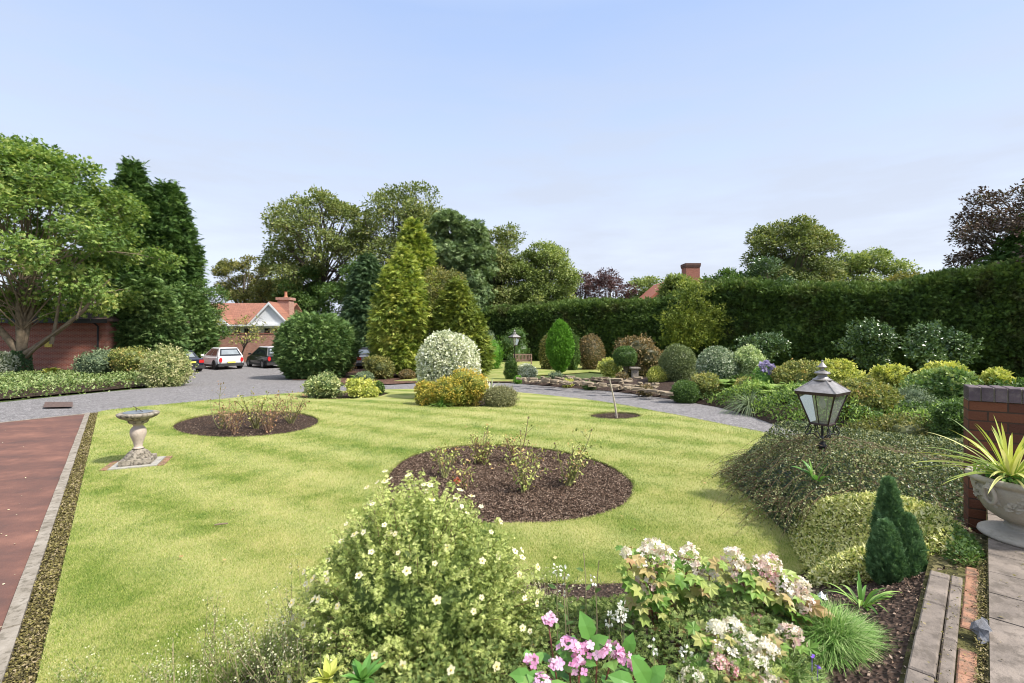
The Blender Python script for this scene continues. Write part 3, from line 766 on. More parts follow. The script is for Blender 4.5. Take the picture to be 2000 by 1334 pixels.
# grass blades
def blades():
    r = np.random.default_rng(11); g = Geo(); poly = np.array(lawn_outer)
    holes = [np.array(b) for b in (bedA, bedB, bedC, bedD, bedE)]
    N0 = 1500000
    # sample in view space so that density falls with distance
    y = 1 / r.uniform(1 / 15.0, 1 / 2.6, N0); x = r.uniform(-1.12, 1.0, N0) * y
    k = inpoly(x, y, poly)
    for h in holes: k &= ~inpoly(x, y, h)
    x, y = x[k], y[k]
    # thin: samples per area ~ 1/y^3 -> keep more of far
    k = r.random(len(x)) < np.clip((y / 6) ** 1.0, .28, 1); x, y = x[k], y[k]
    s = np.clip(y / 5, .8, 3)
    pos = np.stack([x, y, gfv(y) + .052], -1)
    d = unit(np.stack([r.normal(0, .55, len(x)), r.normal(0, .55, len(x)), np.ones(len(x))], -1))
    scatter(g, pos, d, unit(r.normal(0, 1, pos.shape) * np.array([1, 1, .2])), (.014 + .016 * r.random(len(x))) * s ** .55, T_blade(.075), r.random(len(x)))
    # shaggy edges round beds and borders
    edges = [(poly, 15)] + [(h, 15) for h in holes]
    for e, lim in edges:
        e = np.vstack([e, e[:1]])
        for i in range(len(e) - 1):
            a, b = e[i], e[i + 1]; L = np.hypot(*(b - a)); ym = (a[1] + b[1]) / 2
            if ym > 16 or ym < 2 or L > 3: continue
            n = int(L * 900 / max(ym / 5, 1)); t = r.random(n)[:, None]
            p = a + (b - a) * t + r.normal(0, .012, (n, 2))
            pos = np.c_[p, gfv(p[:, 1]) + .035 + .02 * r.random(n)]
            d = unit(np.c_[r.normal(0, .9, (n, 2)), np.full(n, .55)])
            scatter(g, pos, d, r.normal(0, 1, (n, 3)), (.02 + .025 * r.random(n)) * max(ym / 6, 1) ** .4, T_blade(.08), np.clip(r.random(n) * 1.1, 0, 1))
    print('blades', g.n)
    o = g.build('lawn_grass', M_grassblade); tag(o, 'short mown yellow green grass blades covering the front lawn', 'grass', kind='stuff')
blades()

# red path, kerb, mossy gutter
kn = np.array([kd[1], -kd[0]]);  kn = kn if kn[0] < 0 else -kn     # towards the path (left)
def off(s, o): return tuple(np.array(kA) + kd * s + kn * o)
gut = .16; kw = .095
struct(sheet('mossy_gutter', [off(-.05, -.02), off(-.05, gut), off(18, gut), off(18, -.02)], [], .008, M_mossground))
path_far = P(-700, 850)
redp = [off(-.05, gut + kw), P(0, 826), P(-500, 862), (-22, -8), off(18, gut + kw)]
struct(sheet('red_path', redp, [], .018, M_red))
g = Geo(); r = np.random.default_rng(5)
x = 0.0
rot = math.atan2(kd[1], kd[0])
while x < 15:
    l = .9; c_ = off(x + l / 2, gut + kw / 2)
    box(g, -l / 2 + .004, l / 2 - .004, -kw / 2, kw / 2, -.06, .05 + r.normal(0, .003), .5, 0, rot + r.normal(0, .004), c_); x += l
o = g.build('kerb', M_kerb); tag(o, 'pale concrete edging kerb between red path and lawn', 'kerb')
# white edging across the end of the red path
g = Geo(); a = np.array(P(0, 827)); b = np.array(off(-.06, gut + kw)); dd = unit(b - a); L = np.hypot(*(b - a))
box(g, 0, L + 4, -.03, .03, -.03, .024, .5, 0, math.atan2(dd[1], dd[0]), tuple(a - dd * 4))
tag(g.build('path_edging', M_kerb), 'thin pale edging strip where red path meets grey driveway', 'kerb')
# leaf litter + moss in gutter
g = Geo(); n = 26000; s = r.uniform(0, 13, n); q = r.uniform(-.02, gut, n)
pp = np.array(kA) + kd * s[:, None] + kn * q[:, None]
scatter(g, np.c_[pp, .012 + .025 * r.random(n)], r.normal(0, 1, (n, 3)) * [1, 1, .5], unit(np.array([0, 0, 1]) + r.normal(0, .5, (n, 3))), r.uniform(.012, .03, n), T_leaf(.3), r.random(n))
tag(g.build('gutter_moss', M_moss), 'green brown moss and leaf litter filling the gutter beside the kerb', 'moss', kind='stuff')

# terrace: pavers, strip, slabs, wall
TZ = .77
K0 = np.array([1.487, 1.835]); ud = unit(np.array([.707, .722])); un = np.array([ud[1], -ud[0]])
def TP(s, o): return tuple(K0 + ud * s + un * o)
trot = math.atan2(ud[1], ud[0])
def course(name, label, o0, o1, s0, s1, l, mat, top, jit=.003, seed=1, gap=.0025, cat='paving'):
    g = Geo(); r = np.random.default_rng(seed); s = s0
    while s < s1 - .01:
        ll = min(l * (.97 + .06 * r.random()), s1 - s); c_ = TP(s + ll / 2, (o0 + o1) / 2)
        w = (o1 - o0) / 2 - gap / 2
        bm = bmesh.new(); box_g = Geo(); h0 = -.12; h1 = top + r.normal(0, jit)
        V = []
        for (zz, ins) in ((TZ + h0, 0), (TZ + h1 - .006, 0), (TZ + h1, .006)):
            V += [(-ll / 2 + gap / 2 + ins, -w + ins, zz), (ll / 2 - gap / 2 - ins, -w + ins, zz), (ll / 2 - gap / 2 - ins, w - ins, zz), (-ll / 2 + gap / 2 + ins, w - ins, zz)]
        bm.free(); V = np.array(V); a = trot + r.normal(0, .006)
        X = V[:, 0] * math.cos(a) - V[:, 1] * math.sin(a) + c_[0]; Y = V[:, 0] * math.sin(a) + V[:, 1] * math.cos(a) + c_[1]
        Fc = [(8, 9, 10, 11)]
        for k in (0, 4):
            for i in range(4): Fc.append((k + i, k + (i + 1) % 4, k + 4 + (i + 1) % 4, k + 4 + i))
        g.add(np.c_[X, Y, V[:, 2]], Fc, r.random()); s += ll
    o = g.build(name, mat); return tag(o, label, cat)
course('edging_pavers', 'grey concrete edging pavers along the flower bed, bottom right', 0, .084, -2.6, 1.22, .34, M_slab, .005, seed=1)
course('edging_pavers', 'second course of grey stone pavers beside the orange bricks', .0855, .135, -2.6, 1.26, .62, M_slab, -.01, seed=2)
course('brick_edging', 'strip of worn orange bricks beside the terrace slabs', .138, .198, -2.6, 1.5, .22, M_orange, -.02, .006, seed=3)
g = Geo(); V = [(*TP(-2.6, -.02), TZ - .03), (*TP(-2.6, .24), TZ - .03), (*TP(2.2, .24), TZ - .03), (*TP(2.2, -.02), TZ - .03)]; g.add(V, [(0, 1, 2, 3)]); struct(g.build('joint_soil', M_mossground))
# slabs
g = Geo(); r = np.random.default_rng(9)
for k in range(7):
    o0 = .232 + k * .60
    s = -2.8 - .2 * (k % 2) 
    while s < 3.4 - k * .12:
        l = .30 if k % 2 == 0 else .45
        c_ = TP(s + l / 2, o0 + .3); hz = r.normal(0, .0018)
        box(g, -l / 2 + .0025, l / 2 - .0025, -.2975, .2975, TZ - .06, TZ + .012 + hz, r.random(), 0, trot, c_); s += l
o = g.build('terrace_paving', M_slab); struct(o)
g = Geo(); V = [(*TP(-2.8, .228), TZ + .004), (*TP(-2.8, 4.8), TZ + .004), (*TP(2.6, 4.8), TZ + .004), (*TP(3.1, .228), TZ + .004)]; g.add(V, [(0, 1, 2, 3)])
V2 = [(*TP(-2.8, .23), -.1), (*TP(3.1, .23), -.1), (*TP(3.1, .23), TZ + .003), (*TP(-2.8, .23), TZ + .003)]; g.add(V2, [(0, 1, 2, 3)]); struct(g.build('terrace_bedding', M_mossground))
g = Geo(); r = np.random.default_rng(8); n = 5200; s = r.uniform(-1.6, 1.6, n); q = np.where(r.random(n) < .75, r.uniform(.19, .235, n), r.uniform(.08, .2, n))
pp = K0 + ud * s[:, None] + un * q[:, None]
k = (q > .19) | (r.random(n) < .35); pp = pp[k]; n = len(pp)
scatter(g, np.c_[pp, TZ - .012 + .018 * r.random(n)], r.normal(0, 1, (n, 3)) * [1, 1, .5], unit(np.array([0, 0, 1]) + r.normal(0, .5, (n, 3))), r.uniform(.004, .014, n), T_leaf(.3), r.random(n))
tag(g.build('joint_moss', M_moss), 'moss and debris in the joint between orange bricks and terrace slabs', 'moss', kind='stuff')

g = Geo(); r = np.random.default_rng(81); n = 700; s = r.uniform(-1.6, 2.4, n); q = r.uniform(0, 1.6, n) ** 1.3
pp = K0 + ud * s[:, None] + un * q[:, None]
scatter(g, np.c_[pp, TZ + .016 + .004 * r.random(n)], r.normal(0, 1, (n, 3)) * [1, 1, .2], unit(np.array([0, 0, 1]) + r.normal(0, .25, (n, 3))), r.uniform(.004, .016, n) * np.where(r.random(n) < .06, 2.2, 1), T_leaf(.3), r.random(n))
tag(g.build('leaf_debris', M_moss), 'scattered crumbs and dry leaf bits on the terrace paving', 'debris', kind='stuff')
# front bed, sloping from terrace down to the lawn
Tline = [TP(-3.2, -.0), TP(-1.6, 0), TP(-.6, 0), TP(.3, 0), TP(1.22, 0), TP(1.5, .1), (3.1, 3.5), (3.6, 3.85), (4.6, 3.7), (6, 3.2)]
Lline = [(-2.9, .6), (-2.3, 2.0), (-1.2, 3.25), (.2, 4.1), (2.0, 4.1), (2.65, 4.5), (3.1, 6.6), (4.1, 8.0), (5.8, 8.6), (8.3, 5)]
tl = catmull(Tline, 8, False); ll_ = catmull(Lline, 8, False)
rows = 14; BV = []
for j in range(rows + 1):
    t = j / rows
    for i in range(len(tl)):
        p = tl[i] * (1 - t) + ll_[i] * t
        hz = np.interp(i, [0, 40, 48, 60, 72], [TZ - .03, TZ - .03, TZ - .1, .35, .2])
        BV.append((p[0], p[1], hz * (1 - t) ** 1.25 + .012 * t))
BV = np.array(BV); m_ = len(tl)
g = Geo(); g.add(BV, [(j * m_ + i, j * m_ + i + 1, (j + 1) * m_ + i + 1, (j + 1) * m_ + i) for j in range(rows) for i in range(m_ - 1)])
struct(g.build('flower_bed_soil', M_soil, smooth=True))
def bz(x, y):
    d = (BV[:, 0] - x) ** 2 + (BV[:, 1] - y) ** 2; k = np.argsort(d)[:4]; w = 1 / (d[k] + 1e-4); return float((BV[k, 2] * w).sum() / w.sum())
g = Geo(); r = np.random.default_rng(18); n = 16000
i = r.integers(0, rows, n); j = r.integers(0, 48, n); t = r.random(n)[:, None]; t2 = r.random(n)[:, None]
pa = BV[i * m_ + j] * (1 - t) + BV[i * m_ + j + 1] * t; pb = BV[(i + 1) * m_ + j] * (1 - t) + BV[(i + 1) * m_ + j + 1] * t
pos = pa * (1 - t2) + pb * t2 + [0, 0, .006]
scatter(g, pos, r.normal(0, 1, (n, 3)) * [1, 1, .4], unit(np.array([0, 0, 1]) + r.normal(0, .5, (n, 3))), r.uniform(.006, .024, n), T_leaf(.25), r.random(n))
tag(g.build('bed_mulch', M_chip), 'bark chips and crumbs of soil on the sloping front flower bed', 'mulch', kind='stuff')
# ================================================================== BACKGROUND TREES
BT = 'trees behind the car park and hedge'
tree('maple_tree', 'large maple with ivy on its forked trunk in front of the brick garage', 'tree', -190, 290, 270, 640, 26, L_maple, M_barkpale, n=50000, size=.20, seed=4, basepx=42, lobes=76, lobe_r=.155, clump=9, spread=.34, trunk_r=.17, limb_from=.30, twigs=4, tpl=LOBED, limb=.22, boxy=3.0, taper=.62)
mp = bpy.data.objects['maple_tree']
# big forking limbs seen below the crown
w = Geo(); r = np.random.default_rng(2)
for a, b, ra, rb in (((42, 690, 26), (36, 560, 26), .20, .10), ((45, 682, 26), (78, 560, 26), .17, .08), ((50, 690, 25.8), (165, 605, 25.2), .15, .08), ((100, 672, 25.6), (118, 560, 25.6), .10, .04), ((165, 605, 25.2), (215, 545, 25.2), .08, .02), ((150, 622, 25.2), (165, 560, 25.2), .06, .02), ((52, 698, 25.9), (135, 632, 25), .09, .02), ((35, 685, 26), (-40, 600, 25.5), .2, .1), ((35, 690, 26), (0, 640, 26.5), .14, .08)):
    c = curve(Q(*a), Q(*b), .16, 8, -.05, r); tube(w, c, np.linspace(ra, rb, 8), 9)
w.build('branch', M_barkpale, mp, smooth=True)
g = Geo(); b0 = Q(42, 735, 26); b0[2] = gf(26)
n = 2600; r = np.random.default_rng(3); th = r.random(n) * 6.28; h = r.random(n) * 1.55; rr = .40 * (1 - .2 * h / 1.5) + .05 * r.random(n)
pos = np.c_[b0[0] + rr * np.cos(th), b0[1] + rr * np.sin(th), b0[2] + h]; o = np.c_[np.cos(th), np.sin(th), np.zeros(n)]
scatter(g, pos, unit(o * .4 + [0, 0, -.5] + r.normal(0, .4, (n, 3))), unit(o + r.normal(0, .3, (n, 3))), .09, LEAFW, r.random(n))
g.build('ivy', L_ivy, mp)

cp = [(0, .8), (.15, 1), (.4, .9), (.65, .62), (.85, .34), (1, .03)]
conifer('cypress_tree', 'taller of two dark cypresses left of the car park, pointed top', 'tree', 190, 345, 318, 720, 40, L_cypress, M_barkdark, n=26000, size=.55, seed=21, prof=cp, clump=8, spread=.2, lum=.12, apex=258, droop=.05)
conifer('cypress_tree', 'shorter dark cypress with rounded tip, right of the tallest one', 'tree', 262, 388, 360, 720, 41, L_cypress, M_barkdark, n=20000, size=.55, seed=22, prof=[(0, .8), (.2, 1), (.45, .95), (.75, .68), (.9, .42), (1, .05)], clump=8, spread=.2, lum=.12, droop=.05)
conifer('cypress_hedge', 'bushy green cypress filling the gap beside the brick garage end', 'hedge', 204, 345, 545, 712, 31.6, L_round, M_barkdark, n=18000, size=.36, seed=19, prof=[(0, .95), (.3, 1), (.6, .92), (.85, .7), (1, .3)], clump=8, spread=.14, lum=.10, droop=.1, depth=.35)
conifer('cypress_hedge', 'bushy green cypress screen behind the parked dark car', 'hedge', 290, 412, 565, 702, 38.5, L_round, M_barkdark, n=22000, size=.40, seed=23, prof=[(0, .95), (.3, 1), (.6, .9), (.85, .62), (1, .25)], clump=8, spread=.16, lum=.10, droop=.1, depth=.5)
tree('small_tree', 'round leafy tree just right of the dark cypresses by the house', 'tree', 330, 432, 535, 690, 40, L_green, M_bark, n=11000, size=.17, seed=24, lobes=16, clump=8, spread=.25, trunk_r=.12)
tree('bare_tree', 'small rounded tree above the tiled house roof', 'tree', 428, 535, 498, 600, 70, L_olive, M_bark, n=13000, size=.30, seed=25, lobes=18, lobe_r=.26, clump=9, spread=.35, trunk_r=.25, limb_from=.3, group=None)
tree('sycamore_tree', 'tall open sycamore with bare branches showing, left of the main clump', 'tree', 520, 732, 364, 612, 63, L_sycamore, M_bark, n=30000, size=.34, seed=26, basepx=638, lobes=54, lobe_r=.19, clump=8, spread=.42, trunk_r=.40, limb_from=.45, twigs=6)
tree('sycamore_tree', 'broad sycamore with domed top behind the golden conifers', 'tree', 695, 892, 360, 640, 64, L_sycamore, M_bark, n=38000, size=.33, seed=27, lobes=44, lobe_r=.27, clump=9, spread=.42, trunk_r=.4, twigs=4)
tree('pine_tree', 'dark green pine with tufted needles behind the yellow conifers', 'tree', 825, 955, 405, 660, 52, L_pine, M_bark, n=30000, size=.34, seed=28, lobes=44, lobe_r=.27, clump=12, spread=.28, trunk_r=.3, tpl=STAR, core_s=.3)
tree('broadleaf_tree', 'dense tree between the pine and the pale round tree', 'tree', 900, 1035, 440, 660, 64, L_sycamore, M_bark, n=40000, size=.30, seed=29, lobes=42, lobe_r=.29, clump=10, spread=.40, trunk_r=.3, core_s=.3)
tree('broadleaf_tree', 'pale green round topped tree above the left end of hedge', 'tree', 1002, 1120, 468, 660, 62, L_lime, M_bark, n=40000, size=.27, seed=30, lobes=40, lobe_r=.30, clump=10, spread=.38, trunk_r=.3, core_s=.3)
tree('copper_beech', 'small dark copper beech beside the pale round tree', 'tree', 1100, 1165, 528, 640, 75, L_beech, M_bark, n=7000, size=.30, seed=31, lobes=20, clump=9, spread=.4, trunk_r=.25)
tree('copper_beech', 'rounded purple copper beech above the middle of the hedge', 'tree', 1146, 1235, 531, 640, 72, L_beech, M_bark, n=11000, size=.28, seed=32, lobes=24, clump=9, spread=.36, trunk_r=.25)
tree('broadleaf_tree', 'low yellow green tree just left of the red gable', 'tree', 1222, 1290, 537, 630, 75, L_lime, M_bark, n=8000, size=.28, seed=33, lobes=18, clump=9, spread=.36, trunk_r=.25, core_s=.3)
tree('broadleaf_tree', 'big rounded oak like tree standing over the right hedge', 'tree', 1466, 1632, 418, 640, 50, L_sycamore, M_bark, n=34000, size=.27, seed=34, lobes=38, lobe_r=.25, clump=10, spread=.34, trunk_r=.35, core_s=.3)
tree('broadleaf_tree', 'lower pale yellow green tree right of the big rounded one', 'tree', 1600, 1760, 487, 640, 56, L_lime, M_bark, n=25000, size=.27, seed=35, lobes=30, lobe_r=.24, clump=9, spread=.38, trunk_r=.3, core_s=.3)
tree('holly_tree', 'dark evergreen tree low in front of the big rounded tree', 'tree', 1462, 1540, 500, 640, 44, L_gloss, M_bark, n=8000, size=.22, seed=36, lobes=18, clump=9, spread=.3, trunk_r=.2, core_s=.3)
tree('copper_beech', 'large copper beech with drooping sprays at the right edge', 'tree', 1892, 2200, 322, 640, 27, leafmat('dark_beech', [(.022, .018, .014), (.05, .035, .028), (.10, .06, .045), (.07, .085, .03)], .5, .2, .35, .5), M_bark, n=30000, size=.16, seed=37, lobes=56, lobe_r=.15, clump=12, spread=.30, trunk_r=.35)
conifer('conifer_tree', 'dark green conifer in front of the copper beech, far right', 'tree', 1925, 2100, 415, 640, 26.5, L_cypress, M_barkdark, n=7000, size=.45, seed=38, clump=8, spread=.15)
for i, (a, b, c_, e, dd, mt, lb) in enumerate([(545, 640, 520, 650, 60, L_green, 'dark leafy tree behind the trunk of the open sycamore'), (640, 745, 520, 690, 58, L_green, 'shady tree between the sycamore trunk and blue spruce'), (1375, 1470, 528, 640, 46, L_green, 'green bushy tree rising over the hedge right of the chimney'), (500, 570, 545, 640, 62, L_olive, 'thin scrubby tree beside the house chimney'), (1740, 1900, 545, 640, 40, L_olive, 'low brownish shrubby tree peeping over the right hedge'), (1290, 1360, 540, 640, 50, L_lime, 'light green tree below the red chimney')]):
    tree('background_tree', lb, 'tree', a, b, c_, e, dd, mt, M_bark, n=19000, size=.26, seed=50 + i, lobe_r=.34, lobes=22, clump=9, spread=.4, trunk_r=.2, core_s=.3)

conifer('spruce_tree', 'dark blue green spruce to the right of the clipped round conifer', 'tree', 672, 765, 500, 700, 40, L_spruce, M_barkdark, n=22000, size=.46, seed=40, clump=8, spread=.12, droop=-.45, prof=[(0, .9), (.1, 1), (.5, .8), (.8, .5), (1, .08)])
conifer('golden_cypress', 'golden cypress with the highest pointed top, behind its neighbour', 'tree', 772, 842, 432, 640, 33, L_gold, M_barkdark, n=14000, size=.44, seed=41, clump=9, spread=.13, droop=.15, prof=[(0, 1), (.4, .95), (.7, .7), (.88, .42), (1, .05)], lum=.24)
conifer('golden_cypress', 'tall golden yellow cypress standing nearest the drive', 'tree', 735, 828, 486, 722, 28, L_gold, M_barkdark, n=24000, size=.40, seed=42, clump=9, spread=.13, droop=-.1, apex=788, prof=[(0, .85), (.1, 1), (.4, .94), (.6, .82), (.78, .55), (.92, .22), (1, .03)], lum=.30)
tree('flowering_tree', 'thin twiggy olive green tree among the golden conifers', 'tree', 808, 915, 522, 690, 29.5, L_olive, M_bark, n=11000, size=.14, seed=43, lobes=24, clump=9, spread=.2, trunk_r=.09)
conifer('golden_cypress', 'green and gold cypress right of the others beside the hedge end', 'tree', 850, 944, 550, 725, 28, L_goldgreen, M_barkdark, n=18000, size=.36, seed=44, clump=9, spread=.11, droop=-.15, apex=893, prof=[(0, 1), (.25, .95), (.6, .7), (.85, .38), (1, .05)], lum=.15)
conifer('clipped_conifer', 'big rounded clipped green conifer beside the parked black car', 'shrub', 550, 684, 618, 740, 27, L_round, M_barkdark, n=30000, size=.30, seed=45, clump=9, spread=.09, droop=.25, prof=[(0, .5), (.12, .72), (.35, .98), (.6, 1), (.8, .88), (.93, .62), (1, .35)], lum=.06, outw=.8, shell=(.88, .16), corek=.80)
tree('crab_apple', 'thin sparse yellowish tree standing between the white and black cars', 'tree', 428, 550, 614, 672, 40.5, L_azalea, M_barkdark, n=900, size=.16, seed=46, basepx=466, lobes=12, lobe_r=.2, clump=6, spread=.25, trunk_r=.10, limb_from=.35, twigs=5)

# ------------------------------------------------------------------ hedge
hp = np.array([[(px - CX) / F * d, d, y] for px, y, d in [(938, 606, 46), (1050, 599, 44), (1160, 592, 42.5), (1280, 587, 40), (1330, 572, 38.5), (1400, 556, 36.5), (1470, 550, 34.5), (1560, 562, 32), (1700, 562, 29), (1770, 548, 27.8), (1850, 532, 26.6), (1930, 520, 25.5), (2000, 508, 24.6), (2120, 490, 23.2), (2400, 470, 20)]])
hz = EYE - (hp[:, 2] + np.interp(hp[:, 0], [0, 20, 27], [3, 7, 16]) - HY) / F * hp[:, 1]
seg = np.hypot(np.diff(hp[:, 0]), np.diff(hp[:, 1])); su = np.r_[0, np.cumsum(seg)]; HL = su[-1]
r = np.random.default_rng(60)
def hpt(u): return np.interp(u, su, hp[:, 0]), np.interp(u, su, hp[:, 1]), np.interp(u, su, hz)
g = Geo()
lf1 = lumpfn(61, 9, 1.2); lf2 = lumpfn(62, 9, 3.0)
def hsurf(u, v, dep):
    """v 0..1 front face bottom to top, 1..1.35 across the top"""
    x, y, z = hpt(u); gz = gfv(y)
    top = z + .10 * lf2(np.c_[u * .5, u * 0, u * .2]) ; fr = np.clip(v, 0, 1); tt = np.clip(v - 1, 0, 1) / .35
    e = .001; x2, y2, _ = hpt(np.minimum(u + .5, HL)); x1, y1, _ = hpt(np.maximum(u - .5, 0))
    tx, ty = x2 - x1, y2 - y1; l = np.hypot(tx, ty) + 1e-6; nx, ny = ty / l, -tx / l     # toward lawn?
    s = np.where(nx * (0 - x) + ny * (0 - y) > 0, 1, -1); nx, ny = nx * s, ny * s
    bulge = .30 * lf1(np.c_[u * .6, fr * 4, u * .1]) - .5 * np.maximum(fr - .8, 0) ** 1.0 * 2 - .25 * (fr < .12)
    bulge = bulge - dep
    rise = (top - gz) * fr + .35 * np.sin(np.clip(tt, 0, 1) * 3.14) * (v > 1)
    back = tt * 2.2
    P_ = np.c_[x + nx * (bulge - back), y + ny * (bulge - back), gz + rise - dep * .5 * (v > .9)]
    Nn = unit(np.c_[nx * (v <= 1), ny * (v <= 1), (v > 1) * 1.0 + (v > .85) * .4 + .05])
    return P_, Nn
U = np.linspace(0, HL, 90); Vv = np.linspace(0, 1.35, 18)
Pm, _ = hsurf(np.repeat(U, 18), np.tile(Vv, 90), .30)
i = np.arange(89)[:, None] * 18; j = np.arange(17)[None]
g.add(Pm, np.stack([i + j, i + 18 + j, i + 18 + j + 1, i + j + 1], -1).reshape(-1, 4), .0)
m = 19000; cl = 8; u = r.random(m) ** 1.0 * HL; v = r.random(m) * 1.35
cp_, cn = hsurf(u, v, 0); idx = np.repeat(np.arange(m), cl); dep = r.random(len(idx)) * .28
hd = unit(cn * .7 + [0, 0, .15] + r.normal(0, .4, (m, 3)))
pos = cp_[idx] - cn[idx] * np.repeat(r.random(m) * .32, cl)[:, None] + hd[idx] * (.22 * r.random(len(idx)))[:, None] + r.normal(0, .06, (len(idx), 3))
dirs = unit(hd[idx] + r.normal(0, .4, pos.shape)); nr = unit(cn[idx] + [0, 0, .5] + r.normal(0, .5, pos.shape))
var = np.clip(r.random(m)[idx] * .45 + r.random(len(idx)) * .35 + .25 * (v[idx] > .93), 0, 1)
scatter(g, pos, dirs, nr, .27 * (.7 + .6 * r.random(len(idx))), SPRAY, var)
tag(g.build('tall_hedge', L_hedge, None, (10, 40, -.5)), 'long tall dark green clipped hedge closing the right side of garden', 'hedge')
for (x0, x1, yt, yb, dd, lb, mt, nn, sd) in [(1275, 1425, 552, 690, 35.5, 'golden leaved shrub scrambling up the hedge below the chimney', L_goldgreen, 9000, 63), (1650, 1745, 622, 724, 26.6, 'glossy camellia against the hedge behind the lantern', L_gloss, 6500, 64), (1780, 1900, 632, 722, 24.6, 'larger glossy camellia against the hedge near the brick wall', L_gloss, 8000, 65), (1440, 1538, 650, 712, 30.3, 'glossy round bush against the hedge behind the pale shrub', L_gloss, 6500, 66)]:
    X, Y = (((x0 + x1) / 2) - CX) / F * dd, dd; zt = EYE - (yt - HY) / F * dd; zb = EYE - (yb - HY) / F * dd
    g = Geo(); rq = np.random.default_rng(sd); hw = (x1 - x0) / 2 / F * dd; hh_ = (zt - zb) / 2
    for q in range(9):
        ox, oz = rq.uniform(-.62, .62), rq.uniform(-.62, .62)
        dome(g, (X + ox * hw, Y + rq.uniform(-.1, .5), (zt + zb) / 2 + oz * hh_), (hw * .42, .55, hh_ * .40), nn // 7, .15 if mt is L_gloss else .20, LEAF if mt is L_gloss else SPRAY, seed=sd * 9 + q, lum=.3, depth=.6, clump=7, spread=.12, zmin=gf(dd), corev=False)
    tag(g.build('hedge_shrub', mt, None, (X, Y, gf(dd))), lb, 'shrub')

# ------------------------------------------------------------------ brick garage on the left
def gable(g, x0, x1, y0, y1, ze, zr, ov=.3, axis='x', mat=0, th=.12):
    """double pitched slab roof, ridge along axis"""
    if axis == 'x': A = [(x0 - ov, y0 - ov, ze), (x1 + ov, y0 - ov, ze), (x1 + ov, (y0 + y1) / 2, zr), (x0 - ov, (y0 + y1) / 2, zr), (x1 + ov, y1 + ov, ze), (x0 - ov, y1 + ov, ze)]
    else: A = [(x0 - ov, y1 + ov, ze), (x0 - ov, y0 - ov, ze), ((x0 + x1) / 2, y0 - ov, zr), ((x0 + x1) / 2, y1 + ov, zr), (x1 + ov, y0 - ov, ze), (x1 + ov, y1 + ov, ze)]
    V = A + [(a, b, c - th) for a, b, c in A]
    g.add(V, [(0, 1, 2, 3), (3, 2, 4, 5), (6, 9, 8, 7), (9, 11, 10, 8), (0, 6, 7, 1), (4, 10, 11, 5), (0, 3, 9, 6), (3, 5, 11, 9), (1, 7, 8, 2), (2, 8, 10, 4)], .5, mat)
gx1 = (207 - CX) / F * 30; gz0 = gf(30)
gar = thing('brick_garage', 'red brick garage with dark tiled roof behind the maple on the left', 'garage', (gx1 - 8, 30, gz0))
g = Geo(); box(g, gx1 - 16, gx1, 30, 37, gz0 - .1, gz0 + 3.45); g.build('wall', M_brick, gar)
g = Geo(); V = [(gx1 + .4, 29.6, gz0 + 3.45), (gx1 - 16.4, 29.6, gz0 + 3.45), (gx1 - 13, 33.5, gz0 + 4.9), (gx1 - 3.0, 33.5, gz0 + 4.9), (gx1 + .4, 37.4, gz0 + 3.45), (gx1 - 16.4, 37.4, gz0 + 3.45)]
g.add(V + [(a, b, c - .14) for a, b, c in V], [(0, 1, 2, 3)[::-1], (0, 3, 4), (3, 2, 5, 4), (1, 5, 2), (6, 7, 11, 10), (0, 6, 7, 1), (0, 4, 10, 6), (4, 5, 11, 10)]); g.build('roof', M_roofdark, gar)
g = Geo(); box(g, gx1 - 16.3, gx1 + .42, 29.5, 29.58, gz0 + 3.2, gz0 + 3.44); g.build('gutter', M_black, gar)
g = Geo(); xx = (193 - CX) / F * 30; tube(g, [(xx, 29.93, gz0), (xx, 29.93, gz0 + 3.0), (xx, 29.6, gz0 + 3.25)], .05, 8); g.build('downpipe', M_black, gar)
g = Geo(); box(g, (88 - CX) / F * 30, (102 - CX) / F * 30, 29.96, 29.99, EYE - (678 - HY) / F * 30, EYE - (664 - HY) / F * 30); g.build('notice', plain('yellow_notice', (.70, .55, .08), .5), gar)

